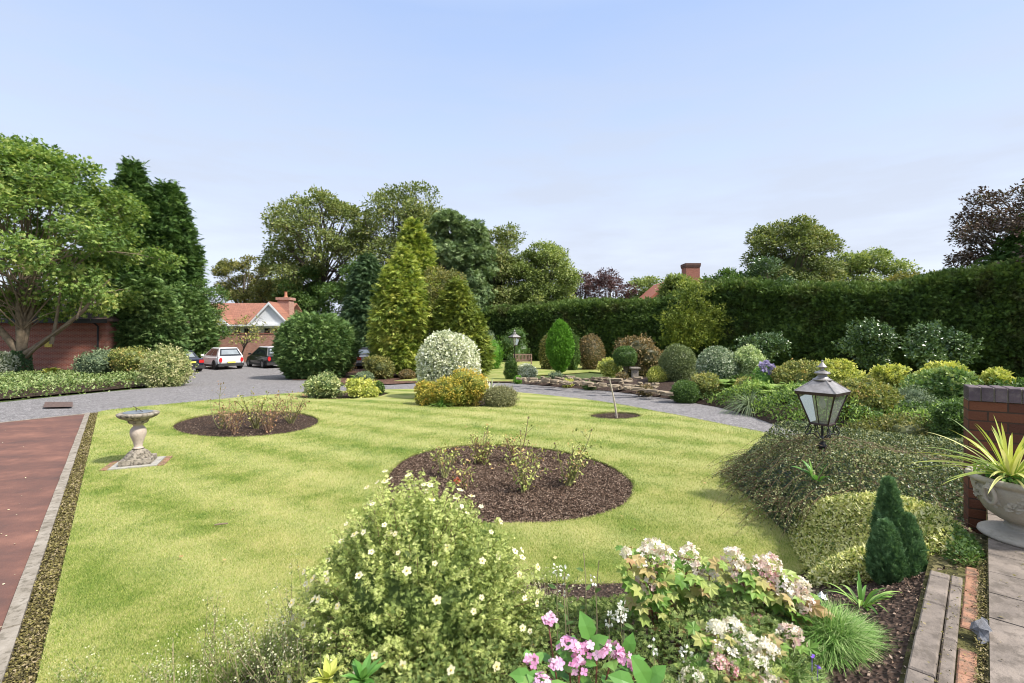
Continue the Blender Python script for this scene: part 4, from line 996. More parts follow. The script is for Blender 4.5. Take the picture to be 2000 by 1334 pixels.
# ------------------------------------------------------------------ far house, wall
hx0, hx1 = -32.2, -23.6; hg = gf(50)
hs = thing('house', 'white walled house with orange tiled roof beyond the parked cars', 'house', (-28, 52, hg))
g = Geo(); box(g, hx0, hx1, 50.4, 57, hg - .1, 2.62); g.build('wall', M_white, hs)
rf = Geo(); gable(rf, hx0 - .6, hx1 - .6, 50.4, 57, 2.66, 4.98, .3); rfo = rf.build('roof', M_tiles, hs)
for gxp, wd, zr in ((-31.3, 2.4, 4.65), (-24.75, 1.95, 4.8)):
    g = Geo(); V = [(gxp - wd, 49.3, 2.6), (gxp + wd, 49.3, 2.6), (gxp, 49.3, zr - .12), (gxp - wd, 52.4, 2.6), (gxp + wd, 52.4, 2.6), (gxp, 52.4, zr - .12)]
    g.add(V, [(0, 1, 2), (0, 2, 5, 3), (1, 4, 5, 2)]); box(g, gxp - wd, gxp + wd, 49.32, 50.38, 2.2, 2.6); g.build('gable', M_white, hs)
    g = Geo(); V = [(gxp - wd - .25, 49.15, 2.5), (gxp, 49.15, zr + .08), (gxp + wd + .25, 49.15, 2.5), (gxp - wd - .25, 53, 2.5), (gxp, 53, zr + .08), (gxp + wd + .25, 53, 2.5)]
    g.add(V + [(a, b, c - .1) for a, b, c in V], [(0, 1, 4, 3), (1, 2, 5, 4), (0, 6, 7, 1), (1, 7, 8, 2)]); g.build('gable_roof', M_tiles, hs)
    g = Geo()
    for s in (-1, 1):
        a = np.array([gxp + s * (wd + .27), 49.1, 2.42]); b = np.array([gxp, 49.1, zr + .02])
        V = [a, b, b - [0, 0, .28], a - [0, 0, .18]]; V += [v + [0, .06, 0] for v in V]
        g.add(np.array(V), [(0, 1, 2, 3), (7, 6, 5, 4), (0, 4, 5, 1), (3, 2, 6, 7)])
    g.build('bargeboard', M_white, hs)
g = Geo(); box(g, hx0, hx1, 49.0, 50.39, 2.36, 2.52); g.build('fascia', M_white, hs)
for k, xw in enumerate((-31.4, -30.6, -28.6, -27.6, -25.5, -24.4)):
    g = Geo(); box(g, xw - .32, xw + .32, 50.34, 50.399, 1.3, 2.2); f_ = g.build('window', M_white, hs)
    g = Geo(); box(g, xw - .27, xw + .27, 50.31, 50.338, 1.36, 2.14); g.build('pane', plain('dark_glass', (.03, .035, .04), .1), f_)
g = Geo(); cxm = (553 - CX) / F * 51
box(g, cxm - .62, cxm + .62, 51, 52.2, 2, 5.15); box(g, cxm - .74, cxm + .74, 50.88, 52.32, 5.15, 5.42); 
ch = g.build('chimney', M_brickfar, hs)
g = Geo(); lathe(g, [(.2, 0), (.2, .12), (.15, .2), (.14, .62), (.18, .66)], (cxm, 51.6, 5.42), 12); g.build('chimney_pot', plain('terracotta', (.45, .19, .11), .8), ch)
hs.location.z += .42
g = Geo(); a = (400 - CX) / F * 44; b = (575 - CX) / F * 44; box(g, a, b, 44, 44.24, -.6, 1.98); gw = thing('brick_wall', 'long pale red brick boundary wall behind the parked cars', 'wall', ((a + b) / 2, 44, -.6)); g.build('brickwork', M_brickfar, gw)
g = Geo(); box(g, a, b, 43.96, 44.28, 1.985, 2.10); g.build('coping', plain('brick_coping', (.28, .11, .08), .85, nscale=20), gw)

hs2 = thing('far_house', 'brick house beyond the hedge, only red roof slope and tall chimney showing', 'house', (19, 62, -.5))
xr = lambda px, d: (px - CX) / F * d
g = Geo(); box(g, xr(1285, 62), xr(1420, 62), 62, 70, -.6, 5.5); g.build('wall', M_brick, hs2)
g = Geo(); zr = EYE - (545 - HY) / F * 62; ze = EYE - (588 - HY) / F * 62
V = [(xr(1262, 62), 62, ze), (xr(1312, 62), 62, zr), (xr(1420, 62), 62, zr), (xr(1262, 62), 70, ze), (xr(1312, 62), 70, zr), (xr(1420, 62), 70, zr), (xr(1420, 62), 62, ze), (xr(1420, 62), 70, ze)]
g.add(V, [(0, 1, 2, 6), (0, 3, 4, 1), (1, 4, 5, 2), (2, 5, 7, 6)]); g.build('roof', plain('red_tile_hung', (.36, .12, .07), .85, nscale=8, namt=.35), hs2)
g = Geo(); c0, c1 = xr(1340, 60), xr(1367, 60); zt = EYE - (513 - HY) / F * 60
box(g, c0, c1, 60, 61.6, 3, zt - .55); c2 = g.build('chimney', M_brick, hs2)
g = Geo(); box(g, c0 - .06, c1 + .06, 59.94, 61.66, zt - .55, zt - .38); box(g, c0 - .1, c1 + .1, 59.9, 61.7, zt - .375, zt - .06); g.build('chimney_cap', plain('dark_brick', (.13, .07, .055), .9, nscale=15), c2)

# ------------------------------------------------------------------ cars
def paint(nm, c): return plain(nm, c, .28, 0, .5, nscale=3, namt=.05, coat=.6)
M_carglass = plain('car_glass', (.02, .025, .03), .06, 0, .8, namt=.05)
M_reglass = plain('rear_glass', (.28, .31, .33), .08, .3, .8, namt=.25, nscale=2)
M_tyre = plain('tyre', (.022, .022, .022), .85); M_rim = plain('alloy', (.45, .45, .47), .35, .8); M_taillight = plain('tail_light', (.55, .03, .03), .2); M_plate = plain('yellow_plate', (.72, .60, .12), .45)
M_blackplastic = plain('black_plastic', (.03, .03, .03), .6)
def car(label, px, py, head, body, L=3.9, W=1.72, H=1.5, roof=None, sill=M_blackplastic, kind='hatch', rim=M_rim, rear=None, name='parked_car', d=None):
    if d is None: X, Y = P(px, py)
    else: X, Y = (px - CX) / F * d, d
    t = thing(name, label, 'car', (X, Y, gf(Y)), 'cars parked beyond the drive')
    t.rotation_euler = (0, 0, head)
    l = L / 2; w = W / 2; bl = .60 * H; W0 = dict(WO); 
    def loc(g, nm, m, par=t, smooth=False):
        WO_s = WO[t.name]; WO[t.name] = (0, 0, 0); WO[par.name] = (0, 0, 0); o = g.build(nm, m, par, smooth=smooth); WO[o.name] = (0, 0, 0); return o
    # lower body: stations rear -> front with cross section
    if kind == 'hatch': st = [(-l, .80, .52, bl * .92), (-l + .08, .93, .34, bl * .99), (-l + .35, .99, .26, bl * 1.02), (-.5, 1.0, .22, bl), (.5, 1.0, .22, bl * .99), (l * .55, .99, .22, bl * .97), (l * .84, .95, .26, bl * .86), (l - .06, .86, .34, bl * .72), (l, .74, .45, bl * .62)]
    else: st = [(-l, .82, .48, bl * .98), (-l + .1, .93, .32, bl * 1.06), (-l + .7, .98, .24, bl * 1.07), (-.5, 1, .22, bl), (.5, 1, .22, bl * .98), (l * .55, .99, .22, bl * .95), (l * .86, .93, .26, bl * .82), (l - .05, .84, .36, bl * .7), (l, .72, .45, bl * .6)]
    V = []; 
    for x, ww, zb, zt in st:
        h = zt - zb
        for y, z in ((-.80, 0), (-.97, .12), (-1, .45), (-.965, .85), (-.88, 1.0), (0, 1.035), (.88, 1.0), (.965, .85), (1, .45), (.97, .12), (.80, 0)):
            V.append((x, y * w * ww, zb + z * h))
    k = 11; Fc = [(i * k + j, i * k + j + 1, (i + 1) * k + j + 1, (i + 1) * k + j) for i in range(len(st) - 1) for j in range(k - 1)] + [(i * k + k - 1, i * k, (i + 1) * k, (i + 1) * k + k - 1) for i in range(len(st) - 1)]
    Fc += [tuple(range(k)), tuple(range((len(st) - 1) * k, len(st) * k))[::-1]]
    g = Geo(); g.add(V, Fc)
    # cabin frustum
    if kind == 'hatch': xb0, xb1, xt0, xt1 = -l + .10, l * .50, -l + .50, l * .02
    else: xb0, xb1, xt0, xt1 = -l + .75, l * .55, -l + 1.35, l * .14
    wb, wt = w * .90, w * .66; z0 = bl * .985; z1 = H
    def ring(x0, x1, ww, z, e=0): return [(x0 - e, -ww - e, z), (x1 + e, -ww - e, z), (x1 + e, ww + e, z), (x0 - e, ww + e, z)]
    Vc = ring(xb0, xb1, wb, z0) + ring(xt0, xt1, wt, z1 - .05); g.add(Vc, [(0, 1, 5, 4), (1, 2, 6, 5), (2, 3, 7, 6), (3, 0, 4, 7), (4, 5, 6, 7)])
    bo = loc(g, 'body', body)
    g = Geo(); g.add(ring(xt0 - .06, xt1 + .05, wt + .03, z1 - .055) + ring(xt0 + .02, xt1 - .05, wt - .10, z1), [(0, 1, 5, 4), (1, 2, 6, 5), (2, 3, 7, 6), (3, 0, 4, 7), (4, 5, 6, 7), (3, 2, 1, 0)]); loc(g, 'roof', roof or body)
    A = np.array(Vc)
    def pane(a, b, c_, d_, nm, u0, u1, v0, v1, m, off):
        a, b, c_, d_ = A[a], A[b], A[c_], A[d_]
        def q(u, v): return (a * (1 - u) + b * u) * (1 - v) + (d_ * (1 - u) + c_ * u) * v + np.array(off) 
        V = [q(u0, v0), q(u1, v0), q(u1, v1), q(u0, v1)]; nrm = np.array(off); V += [v - nrm * .9 for v in V]
        g = Geo(); g.add(V, [(0, 1, 2, 3), (7, 6, 5, 4), (0, 4, 5, 1), (1, 5, 6, 2), (2, 6, 7, 3), (3, 7, 4, 0)]); loc(g, nm, m)
    e = .012
    pane(3, 2, 6, 7, 'side_window', .12, .50, .12, .88, M_carglass, (0, e, e * .3)); pane(3, 2, 6, 7, 'side_window', .53, .93, .12, .88, M_carglass, (0, e, e * .3))
    pane(0, 1, 5, 4, 'side_window', .12, .50, .12, .88, M_carglass, (0, -e, e * .3)); pane(0, 1, 5, 4, 'side_window', .53, .93, .12, .88, M_carglass, (0, -e, e * .3))
    pane(3, 0, 4, 7, 'rear_surround', .04, .96, .06, .97, M_carglass, (-e, 0, e * .4)); pane(3, 0, 4, 7, 'rear_window', .12, .88, .26, .80, rear or M_reglass, (-e * 1.6, 0, e * .7)); pane(1, 2, 6, 5, 'windscreen', .06, .94, .08, .94, M_carglass, (e, 0, e * .4))
    # skirt / bumper
    g = Geo(); box(g, -l - .03, -l + .3, -w * .93, w * .93, .24, .44); loc(g, 'rear_bumper', sill)
    g = Geo()
    for s in (-1, 1): box(g, -l * .5, l * .5, s * w * 1.005 - .02, s * w * 1.005 + .02, .2, .34)
    loc(g, 'sill', sill)
    for sx in (-l * .64, l * .66):
        for s in (-1, 1):
            g = Geo(); th = np.linspace(0, 2 * math.pi, 24, endpoint=False)
            def disc(y, rad): return [(sx + math.cos(a) * rad, y, .31 + math.sin(a) * rad) for a in th]
            yo = s * (w + .012); yi = s * (w - .22)
            ringv = disc(yi, .31) + disc(yo, .31) + disc(yo, .20); n2 = 24
            g.add(ringv, [(i, (i + 1) % n2, n2 + (i + 1) % n2, n2 + i) for i in range(n2)] + [(n2 + i, n2 + (i + 1) % n2, 2 * n2 + (i + 1) % n2, 2 * n2 + i) for i in range(n2)] + [tuple(range(n2))])
            wh = loc(g, 'wheel', M_tyre)
            g = Geo(); y2 = s * (w - .005); g.add(disc(y2, .20) + [(sx, y2 + s * .01, .31)], [(i, (i + 1) % n2, n2) for i in range(n2)])
            for q in range(5):
                a = q * 1.2566; g.add([(sx + math.cos(a - .2) * .05, y2 + s * .02, .31 + math.sin(a - .2) * .05), (sx + math.cos(a + .2) * .05, y2 + s * .02, .31 + math.sin(a + .2) * .05), (sx + math.cos(a + .1) * .195, y2 + s * .008, .31 + math.sin(a + .1) * .195), (sx + math.cos(a - .1) * .195, y2 + s * .008, .31 + math.sin(a - .1) * .195)], [(0, 1, 2, 3)])
            loc(g, 'rim', rim, wh)
            g = Geo(); arc = np.linspace(-.15, math.pi + .15, 16); V = []
            for rr_ in (.315, .375):
                V += [(sx + math.cos(a) * rr_, s * (w + .006), .31 + math.sin(a) * rr_) for a in arc]
            V += [(v[0], v[1] - s * .05, v[2]) for v in V]
            g.add(V, [(i, i + 1, 17 + i, 16 + i) for i in range(15)] + [(16 + i, 17 + i, 49 + i, 48 + i) for i in range(15)]); loc(g, 'wheel_arch', sill)
    for s in (-1, 1):
        g = Geo(); c = (-l - .004, s * w * .76, bl * .74)
        if kind == 'hatch':
            V = [(c[0] - .025, c[1] + math.cos(a) * .10, c[2] + math.sin(a) * .17) for a in np.linspace(0, 6.283, 14, endpoint=False)]; V += [(v[0] + .12, v[1], v[2]) for v in V]
            g.add(V, [tuple(range(14))] + [(i, (i + 1) % 14, 14 + (i + 1) % 14, 14 + i) for i in range(14)])
        else: box(g, -l - .025, -l + .16, *(sorted((s * w * .52, s * w * .86))), bl * .72, bl * .95)
        loc(g, 'tail_light', M_taillight)
        g = Geo(); box(g, l * .3, l * .3 + .14, *sorted((s * (w + .02), s * (w + .2))), bl * 1.0, bl * 1.0 + .13); loc(g, 'wing_mirror', body if kind == 'hatch' else M_blackplastic)
        g = Geo(); box(g, -.35, -.17, *sorted((s * w * .99, s * (w * 1.0 + .025))), bl * .80, bl * .83); loc(g, 'door_handle', M_rim)
        g = Geo(); box(g, l - .12, l + .01, *sorted((s * w * .5, s * w * .72)), bl * .5, bl * .68); loc(g, 'headlight', M_rim)
    g = Geo(); pz = .46 if kind == 'hatch' and sill is not None and roof is None else bl * .72
    box(g, -l - .055, -l - .01, -.26, .26, pz, pz + .115); loc(g, 'number_plate', M_plate)
    return t
hd = math.atan2(.629, -.777)
car('white hatchback with yellow rear plate, middle of the parked row', 432, 720, hd, paint('white_car', (.84, .84, .85)), rim=M_blackplastic, H=1.54, d=35.5, W=1.82, L=3.65)
car('black hatchback with pale roof parked beside the clipped conifer', 523, 716, hd - .05, paint('black_car', (.012, .012, .014)), roof=paint('silver_roof', (.6, .6, .62)), H=1.58, d=37, W=1.85, L=4.1)
car('dark blue saloon half hidden behind the cream variegated bush', 347, 725, hd + .05, paint('navy_car', (.015, .02, .045)), kind='saloon', H=1.42, d=33, L=4.5)
car('silver estate car behind the clipped conifer, by the spruce', 697, 705, hd - .25, paint('silver_car', (.42, .40, .40)), kind='saloon', H=1.5, d=36.5, L=4.4, roof=paint('dark_roof', (.05, .05, .055)))
# ================================================================== LEFT BORDER
def cover(name, label, poly, h, n, size, mat, seed=1, tpl=LEAF, zf=None, edge=.35, cat='ground cover', kind=None, lum=.25, arch=0):
    """low mass of leaves over an outline, rounded down at its rim"""
    r = np.random.default_rng(seed); poly = np.array(poly); lo, hi = poly.min(0), poly.max(0); zf = zf or (lambda x, y: gf(y))
    a = r.uniform(lo[0], hi[0], n * 3); b = r.uniform(lo[1], hi[1], n * 3); k = inpoly(a, b, poly); a, b = a[k][:n], b[k][:n]
    e0 = poly; e1 = np.roll(poly, -1, 0); dmin = np.full(len(a), 9.0)
    for p, q in zip(e0, e1):
        v = q - p; L2 = (v ** 2).sum() + 1e-9; t = np.clip(((a - p[0]) * v[0] + (b - p[1]) * v[1]) / L2, 0, 1)
        dmin = np.minimum(dmin, np.hypot(a - p[0] - t * v[0], b - p[1] - t * v[1]))
    lf = lumpfn(seed, 9, 2.2); hh = (h(a, b) if callable(h) else h)
    prof = np.sqrt(np.clip(dmin / edge, 0, 1)); prof = prof * (1 + lum * lf(np.c_[a, b, a * 0]))
    base = np.array([zf(x, y) for x, y in zip(a, b)])
    z = base + hh * prof * (1 - .35 * r.random(len(a)) ** 2)
    inner = r.random(len(a)) < .25; z = np.where(inner, base + (z - base) * r.random(len(a)), z)
    pos = np.c_[a, b, z]; g = Geo()
    scatter(g, pos, unit(r.normal(0, .8, pos.shape) + [0, 0, .35]), unit(np.array([0, 0, 1]) + r.normal(0, .55, pos.shape)), size * (.7 + .6 * r.random(len(a))), tpl, r.random(len(a)))
    c = poly.mean(0)
    o = g.build(name, mat, None, (c[0], c[1], zf(*c))); return tag(o, label, cat, kind=kind)
gc = [P(-400, 792), P(0, 783), P(200, 764), P(300, 753), P(330, 741), P(300, 736), P(200, 738), P(100, 737), P(-400, 745)]
cover('ground_cover', 'low ragged green ground cover along the far left drive edge', catmull(gc, 4), .42, 26000, .105, leafmat('cover_leaves', [(.05, .09, .02), (.11, .17, .04), (.20, .25, .08), (.28, .33, .14)], .45, .25, .5, 2), seed=70, edge=.5, kind='stuff')
soilL = [P(-500, 788), P(0, 781), P(200, 763), P(310, 752), P(350, 742), P(352, 734), P(322, 728), (-24.5, 32), (-45, 32), (-45, 18)]
struct(sheet('left_border_soil', soilL, [], .02, M_soil))
shrub('variegated_shrub', 'rounded cream and green variegated bush at drive corner, left', 284, 364, 686, 756, mat=leafmat('cream_green', [(.06, .10, .025), (.20, .24, .08), (.40, .39, .19), (.52, .48, .29)], .45, .25, .35, 2), n=9000, size=.085, seed=71, clump=5, spread=.06, lum=.1)
shrub('shrub', 'loose pale pinkish green shrub in front of the garage downpipe', 222, 300, 680, 745, mat=L_azalea, n=5500, size=.09, seed=72, clump=5, spread=.08, lum=.18, lobes=4)
shrub('shrub', 'wide grey green shrub left of the pale one by garage wall', 155, 240, 684, 745, mat=L_grey, n=5000, size=.10, seed=73, clump=5, spread=.1, lobes=4, lum=.15)
shrub('shrub', 'pale green shrub cut off by the left frame edge', -60, 22, 688, 745, mat=L_varieg, n=3000, size=.11, seed=74, lum=.15)
X, Y = P(178, 745); tuft('flax_plant', 'spiky strap leaved clump under the grey green shrub, left', X, Y, gf(Y), 34, .85, .022, L_strap, 75)
X, Y = P(98, 742); fern('fern', 'small yellow green feathery plant in front of garage wall', X, Y, gf(Y) + .3, 12, .75, L_yellowgreen, 76)

# ================================================================== MIDDLE BED
S = shrub
S('shrub', 'red berried bush tucked beside the clipped conifer', 640, 690, 694, 728, mat=L_rust, n=3600, size=.09, seed=80, clump=4, spread=.06)
S('shrub', 'broad olive rhododendron in the middle bed under golden cypress', 708, 778, 697, 742, mat=L_olive, n=4500, size=.10, seed=81, clump=5, spread=.08, lobes=4)
S('shrub', 'golden green low bush behind the rhododendron, middle bed', 740, 810, 680, 728, mat=L_gold, n=3600, size=.11, seed=82, lum=.15, clump=4, spread=.08)
S('shrub', 'dark leafy bush beside the silver car', 714, 750, 680, 714, mat=L_olive, n=2600, size=.10, seed=83, lum=.15)
S('shrub', 'small grey green mound at the front of the middle bed', 694, 730, 726, 748, mat=L_grey, n=2000, size=.06, seed=84)
X, Y = P(702, 744); tuft('iris_clump', 'small spiky green clump at the front of middle bed', X, Y, gf(Y), 34, .8, .018, L_strap, 85)
S('shrub', 'low reddish perennials beneath golden cypress', 778, 812, 722, 742, mat=L_rust, n=1500, size=.07, seed=86)
# island bed E
S('shrub', 'larger variegated rhododendron like shrub in the small far lawn bed', 597, 672, 729, 780, mat=leafmat('island_leaves', [(.06, .10, .03), (.14, .19, .06), (.33, .36, .15), (.46, .44, .20)], .4, .2, .5, 3), n=5200, size=.085, seed=87, lobes=5, clump=6, spread=.05, lum=.16)
S('shrub', 'smaller yellow green shrub in the small far lawn bed', 676, 742, 742, 779, mat=L_yellowgreen, n=4200, size=.08, seed=88, lobes=4, clump=6, spread=.05, lum=.14)
S('shrub', 'tiny dark green shrub at right end of small far lawn bed', 726, 750, 744, 772, mat=L_green, n=1200, size=.06, seed=89)
# island bed D
Xd, Yd = P(905, 790)
S('variegated_holly', 'large white variegated dome shaped bush on the lawn', 814, 938, 649, 765, d=15.6, mat=L_varieg, n=20000, size=.085, seed=90, clump=5, spread=.035, lum=.04, depth=.9, base=0, up=.2)
S('golden_spirea', 'orange tinged golden spirea in front of the white bush', 846, 958, 722, 797, mat=L_spirea, n=16000, size=.055, seed=91, lobes=6, clump=6, spread=.035, lum=.12, depth=.7)
S('golden_spirea', 'lower orange yellow spirea at the left end of the round bed', 808, 872, 748, 796, mat=L_spirea, n=7000, size=.055, seed=92, lobes=3, clump=6, spread=.035, lum=.1)
S('heather', 'soft grey green heather at right end of the round bed', 945, 1008, 757, 798, mat=leafmat('heather_leaves', [(.10, .11, .05), (.19, .19, .09), (.30, .27, .14)], .6, .2, .2), n=9000, size=.05, tpl=BLADE and LEAFN, seed=93, lum=.08, clump=3, spread=.02, up=.8)
X, Y = P(862, 797); tuft('grassy_plant', 'bright green grassy clump below the spireas', X, Y - .1, 0, 90, .5, .008, L_strap, 94, droop=1.1)
X, Y = P(958, 775); tuft('iris_clump', 'pale strap leaved clump right of the golden spirea', X, Y, 0, 40, .75, .018, L_varieg, 95, droop=.9)

# ================================================================== AROUND THE BENCH
S('shrub', 'light green willowy shrub left of the bench', 928, 985, 668, 722, mat=L_bright, n=5000, size=.10, tpl=LEAFN, seed=100, lum=.2, up=.9, clump=4, spread=.06)
S('shrub', 'open green shrub directly behind the far lamp post', 975, 1038, 643, 708, mat=L_green, n=4600, size=.12, seed=101, lum=.22, lobes=5, clump=5, spread=.12)
S('shrub', 'tall pale stemmed shrub at left end of the hedge', 935, 975, 650, 712, d=42, mat=L_grey, n=2600, size=.13, tpl=LEAFN, seed=102, up=1.2, lum=.2)
# bench
bd = 36.5; bx = (1020 - CX) / F * bd
t = thing('garden_bench', 'slatted wooden garden bench on the far lawn beside lamp', 'bench', (bx, bd, gf(bd) + .045)); t.rotation_euler = (0, 0, -.12)
WO[t.name] = (0, 0, 0); bw = .72
g = Geo(); [box(g, -bw, bw, y, y + .07, .40, .43) for y in (-.28, -.19, -.10, -.01, .08)]; g.build('seat', M_teak, t)
g = Geo(); box(g, -bw, bw, .19, .23, .86, .95); box(g, -bw, bw, .19, .23, .46, .52); [box(g, -bw + .05 + i * .107, -bw + .10 + i * .107, .195, .225, .52, .86) for i in range(13)]; g.build('backrest', M_teak, t)
for x in (-bw, bw - .06):
    for y, h in ((-.30, .62), (.17, .95)):
        g = Geo(); box(g, x, x + .06, y, y + .06, 0, h); g.build('leg', M_teak, t)
    g = Geo(); box(g, x - .01, x + .07, -.34, .2, .62, .66); g.build('armrest', M_teak, t)
# far lamp post
def lantern(t, cx, cy, z0, s=1.0, rot=.3, full=True):
    """four sided tapered lantern; z0 = bottom of the glass body"""
    def sq(h, z): return [(cx + math.cos(rot + a) * h * 1.4142, cy + math.sin(rot + a) * h * 1.4142, z) for a in (R(45), R(135), R(225), R(315))]
    b0, b1 = .115 * s, .235 * s; h = .42 * s
    B = sq(b0, z0); T = sq(b1, z0 + h)
    fr = Geo()
    for i in range(4):
        tube(fr, [B[i], T[i]], .011 * s, 6); tube(fr, [B[i], B[(i + 1) % 4]], .012 * s, 6)
        m0 = (np.array(B[i]) + B[(i + 1) % 4]) / 2; m1 = (np.array(T[i]) + T[(i + 1) % 4]) / 2
        if full and i in (0, 2): tube(fr, [m0, m1], .006 * s, 5)
    V = sq(b1 + .02 * s, z0 + h - .012 * s) + sq(b1 + .026 * s, z0 + h + .03 * s) + sq(b1 - .01 * s, z0 + h + .03 * s) + sq(b1 - .02 * s, z0 + h - .012 * s)
    fr.add(V, [(k * 4 + i, k * 4 + (i + 1) % 4, ((k + 1) % 4) * 4 + (i + 1) % 4, ((k + 1) % 4) * 4 + i) for k in range(4) for i in range(4)])
    V = sq(b0 + .012 * s, z0 - .02 * s) + sq(b0 + .012 * s, z0); fr.add(V, [(0, 1, 2, 3), (7, 6, 5, 4)] + [(i, (i + 1) % 4, 4 + (i + 1) % 4, 4 + i) for i in range(4)])
    fr.build('lantern_frame', M_frame, t)
    for i in range(4):
        a, b, c, d = [np.array(v) for v in (B[i], B[(i + 1) % 4], T[(i + 1) % 4], T[i])]; cc = np.array([cx, cy, z0 + h / 2])
        V = np.array([a, b, c, d]); V = V + (np.array([cx, cy, 0]) - V) * [.02, .02, 0]
        g = Geo(); g.add(V, [(0, 1, 2, 3)]); g.build('glass_pane', M_glass, t)
    rg = Geo()
    zt = z0 + h + .031 * s
    lv = [(b1 + .028 * s, 0), (.085 * s, .155 * s)]
    V = sq(lv[0][0], zt) + sq(lv[1][0], zt + lv[1][1]); rg.add(V, [(i, (i + 1) % 4, 4 + (i + 1) % 4, 4 + i) for i in range(4)] + [(3, 2, 1, 0)])
    for i in range(4): tube(rg, [V[i], V[4 + i]], .009 * s, 5)
    zr = zt + .155 * s
    lathe(rg, [(a * s, b * s) for a, b in [(.0, -.005), (.118, -.004), (.122, .008), (.085, .03), (.062, .055), (.055, .075), (.06, .078), (.094, .088), (.10, .10), (.094, .112), (.05, .13), (.02, .14), (.018, .165), (.03, .172), (.058, .18), (.06, .188), (.046, .205), (.022, .235), (.011, .25), (.016, .262), (.012, .278), (0, .285)]], (cx, cy, zr), 28 if full else 12)
    rg.build('lantern_roof', M_leadgrey, t)
    bg = Geo(); lathe(bg, [(a * s, b * s) for a, b in [(0, .16), (.012, .162), (.03, .18), (.042, .205), (.044, .23), (.036, .262), (.024, .285), (.022, .36), (0, .365)]], (cx, cy, z0 + .04 * s), 18 if full else 10); bg.build('bulb', M_bulb, t, smooth=True)
ld = 34.0; lx = (1005 - CX) / F * ld; lt = EYE - (643 - HY) / F * ld
t = thing('lamp_post', 'slim black lamp post with glass lantern beside the far bench', 'lamp post', (lx, ld, gf(ld)))
s_ = 1.0; z0 = lt - (.42 + .031 + .155 + .285) * 1.25
lantern(t, lx, ld, z0, 1.25, .5, False)
g = Geo(); lathe(g, [(.10, 0), (.10, .12), (.06, .2), (.045, .9), (.055, .95), (.035, 1.0), (.03, z0 - .12 - gf(ld)), (.05, z0 - .1 - gf(ld)), (.03, z0 - .02 - gf(ld))], (lx, ld, gf(ld)), 12); g.build('post', M_black, t, smooth=True)

conifer('dwarf_conifer', 'narrow little green conifer at the drive edge below the lamp', 'shrub', 987, 1009, 692, 743, P(998, 743)[1] + .3, L_green, M_bark, n=3500, size=.09, seed=103, clump=5, spread=.03, droop=.9, prof=[(0, .8), (.3, 1), (.7, .8), (1, .1)], outw=.5)
S('variegated_shrub', 'silvery variegated low shrub beside narrow dwarf conifer', 1008, 1050, 712, 742, mat=L_varieg, n=2600, size=.07, seed=104, lum=.15)
S('shrub', 'tiny bright green cushion at the rockery corner by the drive', 1003, 1020, 733, 750, mat=L_bright, n=1200, size=.035, seed=105)
conifer('flame_cypress', 'bright green flame shaped cypress standing on the rockery edge', 'tree', 1070, 1117, 627, 728, 24.5, L_bright, M_bark, n=16000, size=.13, seed=106, clump=5, spread=.03, droop=1.8, outw=.7, lum=.05, prof=[(0, .15), (.12, .55), (.35, .98), (.55, 1), (.78, .74), (.92, .4), (1, .03)], apex=1094)
S('clipped_shrub', 'rounded green clipped bush behind the flame cypress, left', 1052, 1088, 654, 708, d=34, mat=L_olive, n=3500, size=.10, seed=107, lum=.05)
S('shrub', 'leafy upright green bush immediately right of flame cypress', 1106, 1132, 650, 712, d=33, mat=L_green, n=3500, size=.11, seed=108, lum=.12, up=.7)
S('clipped_shrub', 'bronze brown clipped dome in front of the hedge', 1127, 1181, 655, 711, d=33.5, mat=L_rust, n=5500, size=.09, seed=109, lum=.05, clump=3, spread=.04)
# ================================================================== ROCKERY AND BORDER
g0 = None
r = np.random.default_rng(120)
def stone(g, c, sx, sy, sz, rot):
    th = np.linspace(0, 2 * math.pi, 9, endpoint=False) + r.normal(0, .14, 9); V = []; lv = [(-.5, .95), (-.2, 1), (.38, .98), (.5, .88)]
    jr = 1 + .16 * r.normal(0, 1, 9)
    for z, q in lv:
        for k, a in enumerate(th):
            e = (abs(math.cos(a)) ** 3 + abs(math.sin(a)) ** 3) ** (-1 / 3)
            x = math.cos(a) * e * sx * q * jr[k] + r.normal(0, .015); y = math.sin(a) * e * sy * q * jr[k] + r.normal(0, .015)
            V.append((c[0] + x * math.cos(rot) - y * math.sin(rot), c[1] + x * math.sin(rot) + y * math.cos(rot), c[2] + z * sz + r.normal(0, .012)))
    Fc = [(k * 9 + i, k * 9 + (i + 1) % 9, (k + 1) * 9 + (i + 1) % 9, (k + 1) * 9 + i) for k in range(3) for i in range(9)] + [tuple(range(9))[::-1], tuple(range(27, 36))]
    g.add(V, Fc)
rows_ = [(1012, 1330, 754, 786, .04), (1030, 1320, 749, 776, .11), (1040, 1310, 745, 767, .18), (1050, 1300, 741, 758, .26), (1060, 1290, 737, 750, .34), (1080, 1280, 733, 743, .41)]
ROCKG = 'sandstone rocks stepped up the rockery bank'
for k, (a, b, y0, y1, hh) in enumerate(rows_):
    px = a
    while px < b:
        f = (px - a) / (b - a); py = y0 + (y1 - y0) * f + r.normal(0, 1.0)
        X, Y = P(px, py, hh); w = r.uniform(.08, .26); 
        if not (k > 1 and r.random() < .12):
            g = Geo(); stone(g, (X, Y + .12, max(bankz(X, Y), gf(Y) + hh - .05) + .03), w, r.uniform(.10, .17), r.uniform(.05, .12), r.normal(-.3, .3))
            o = g.build('rockery_stone', M_rock, None, (X, Y + .12, gf(Y)))
            tag(o, 'weathered sandstone rock bedded in the stepped rockery bank beside the drive', 'rock', ROCKG)
        px += (w * 2 + r.uniform(.0, .16)) * F / Y
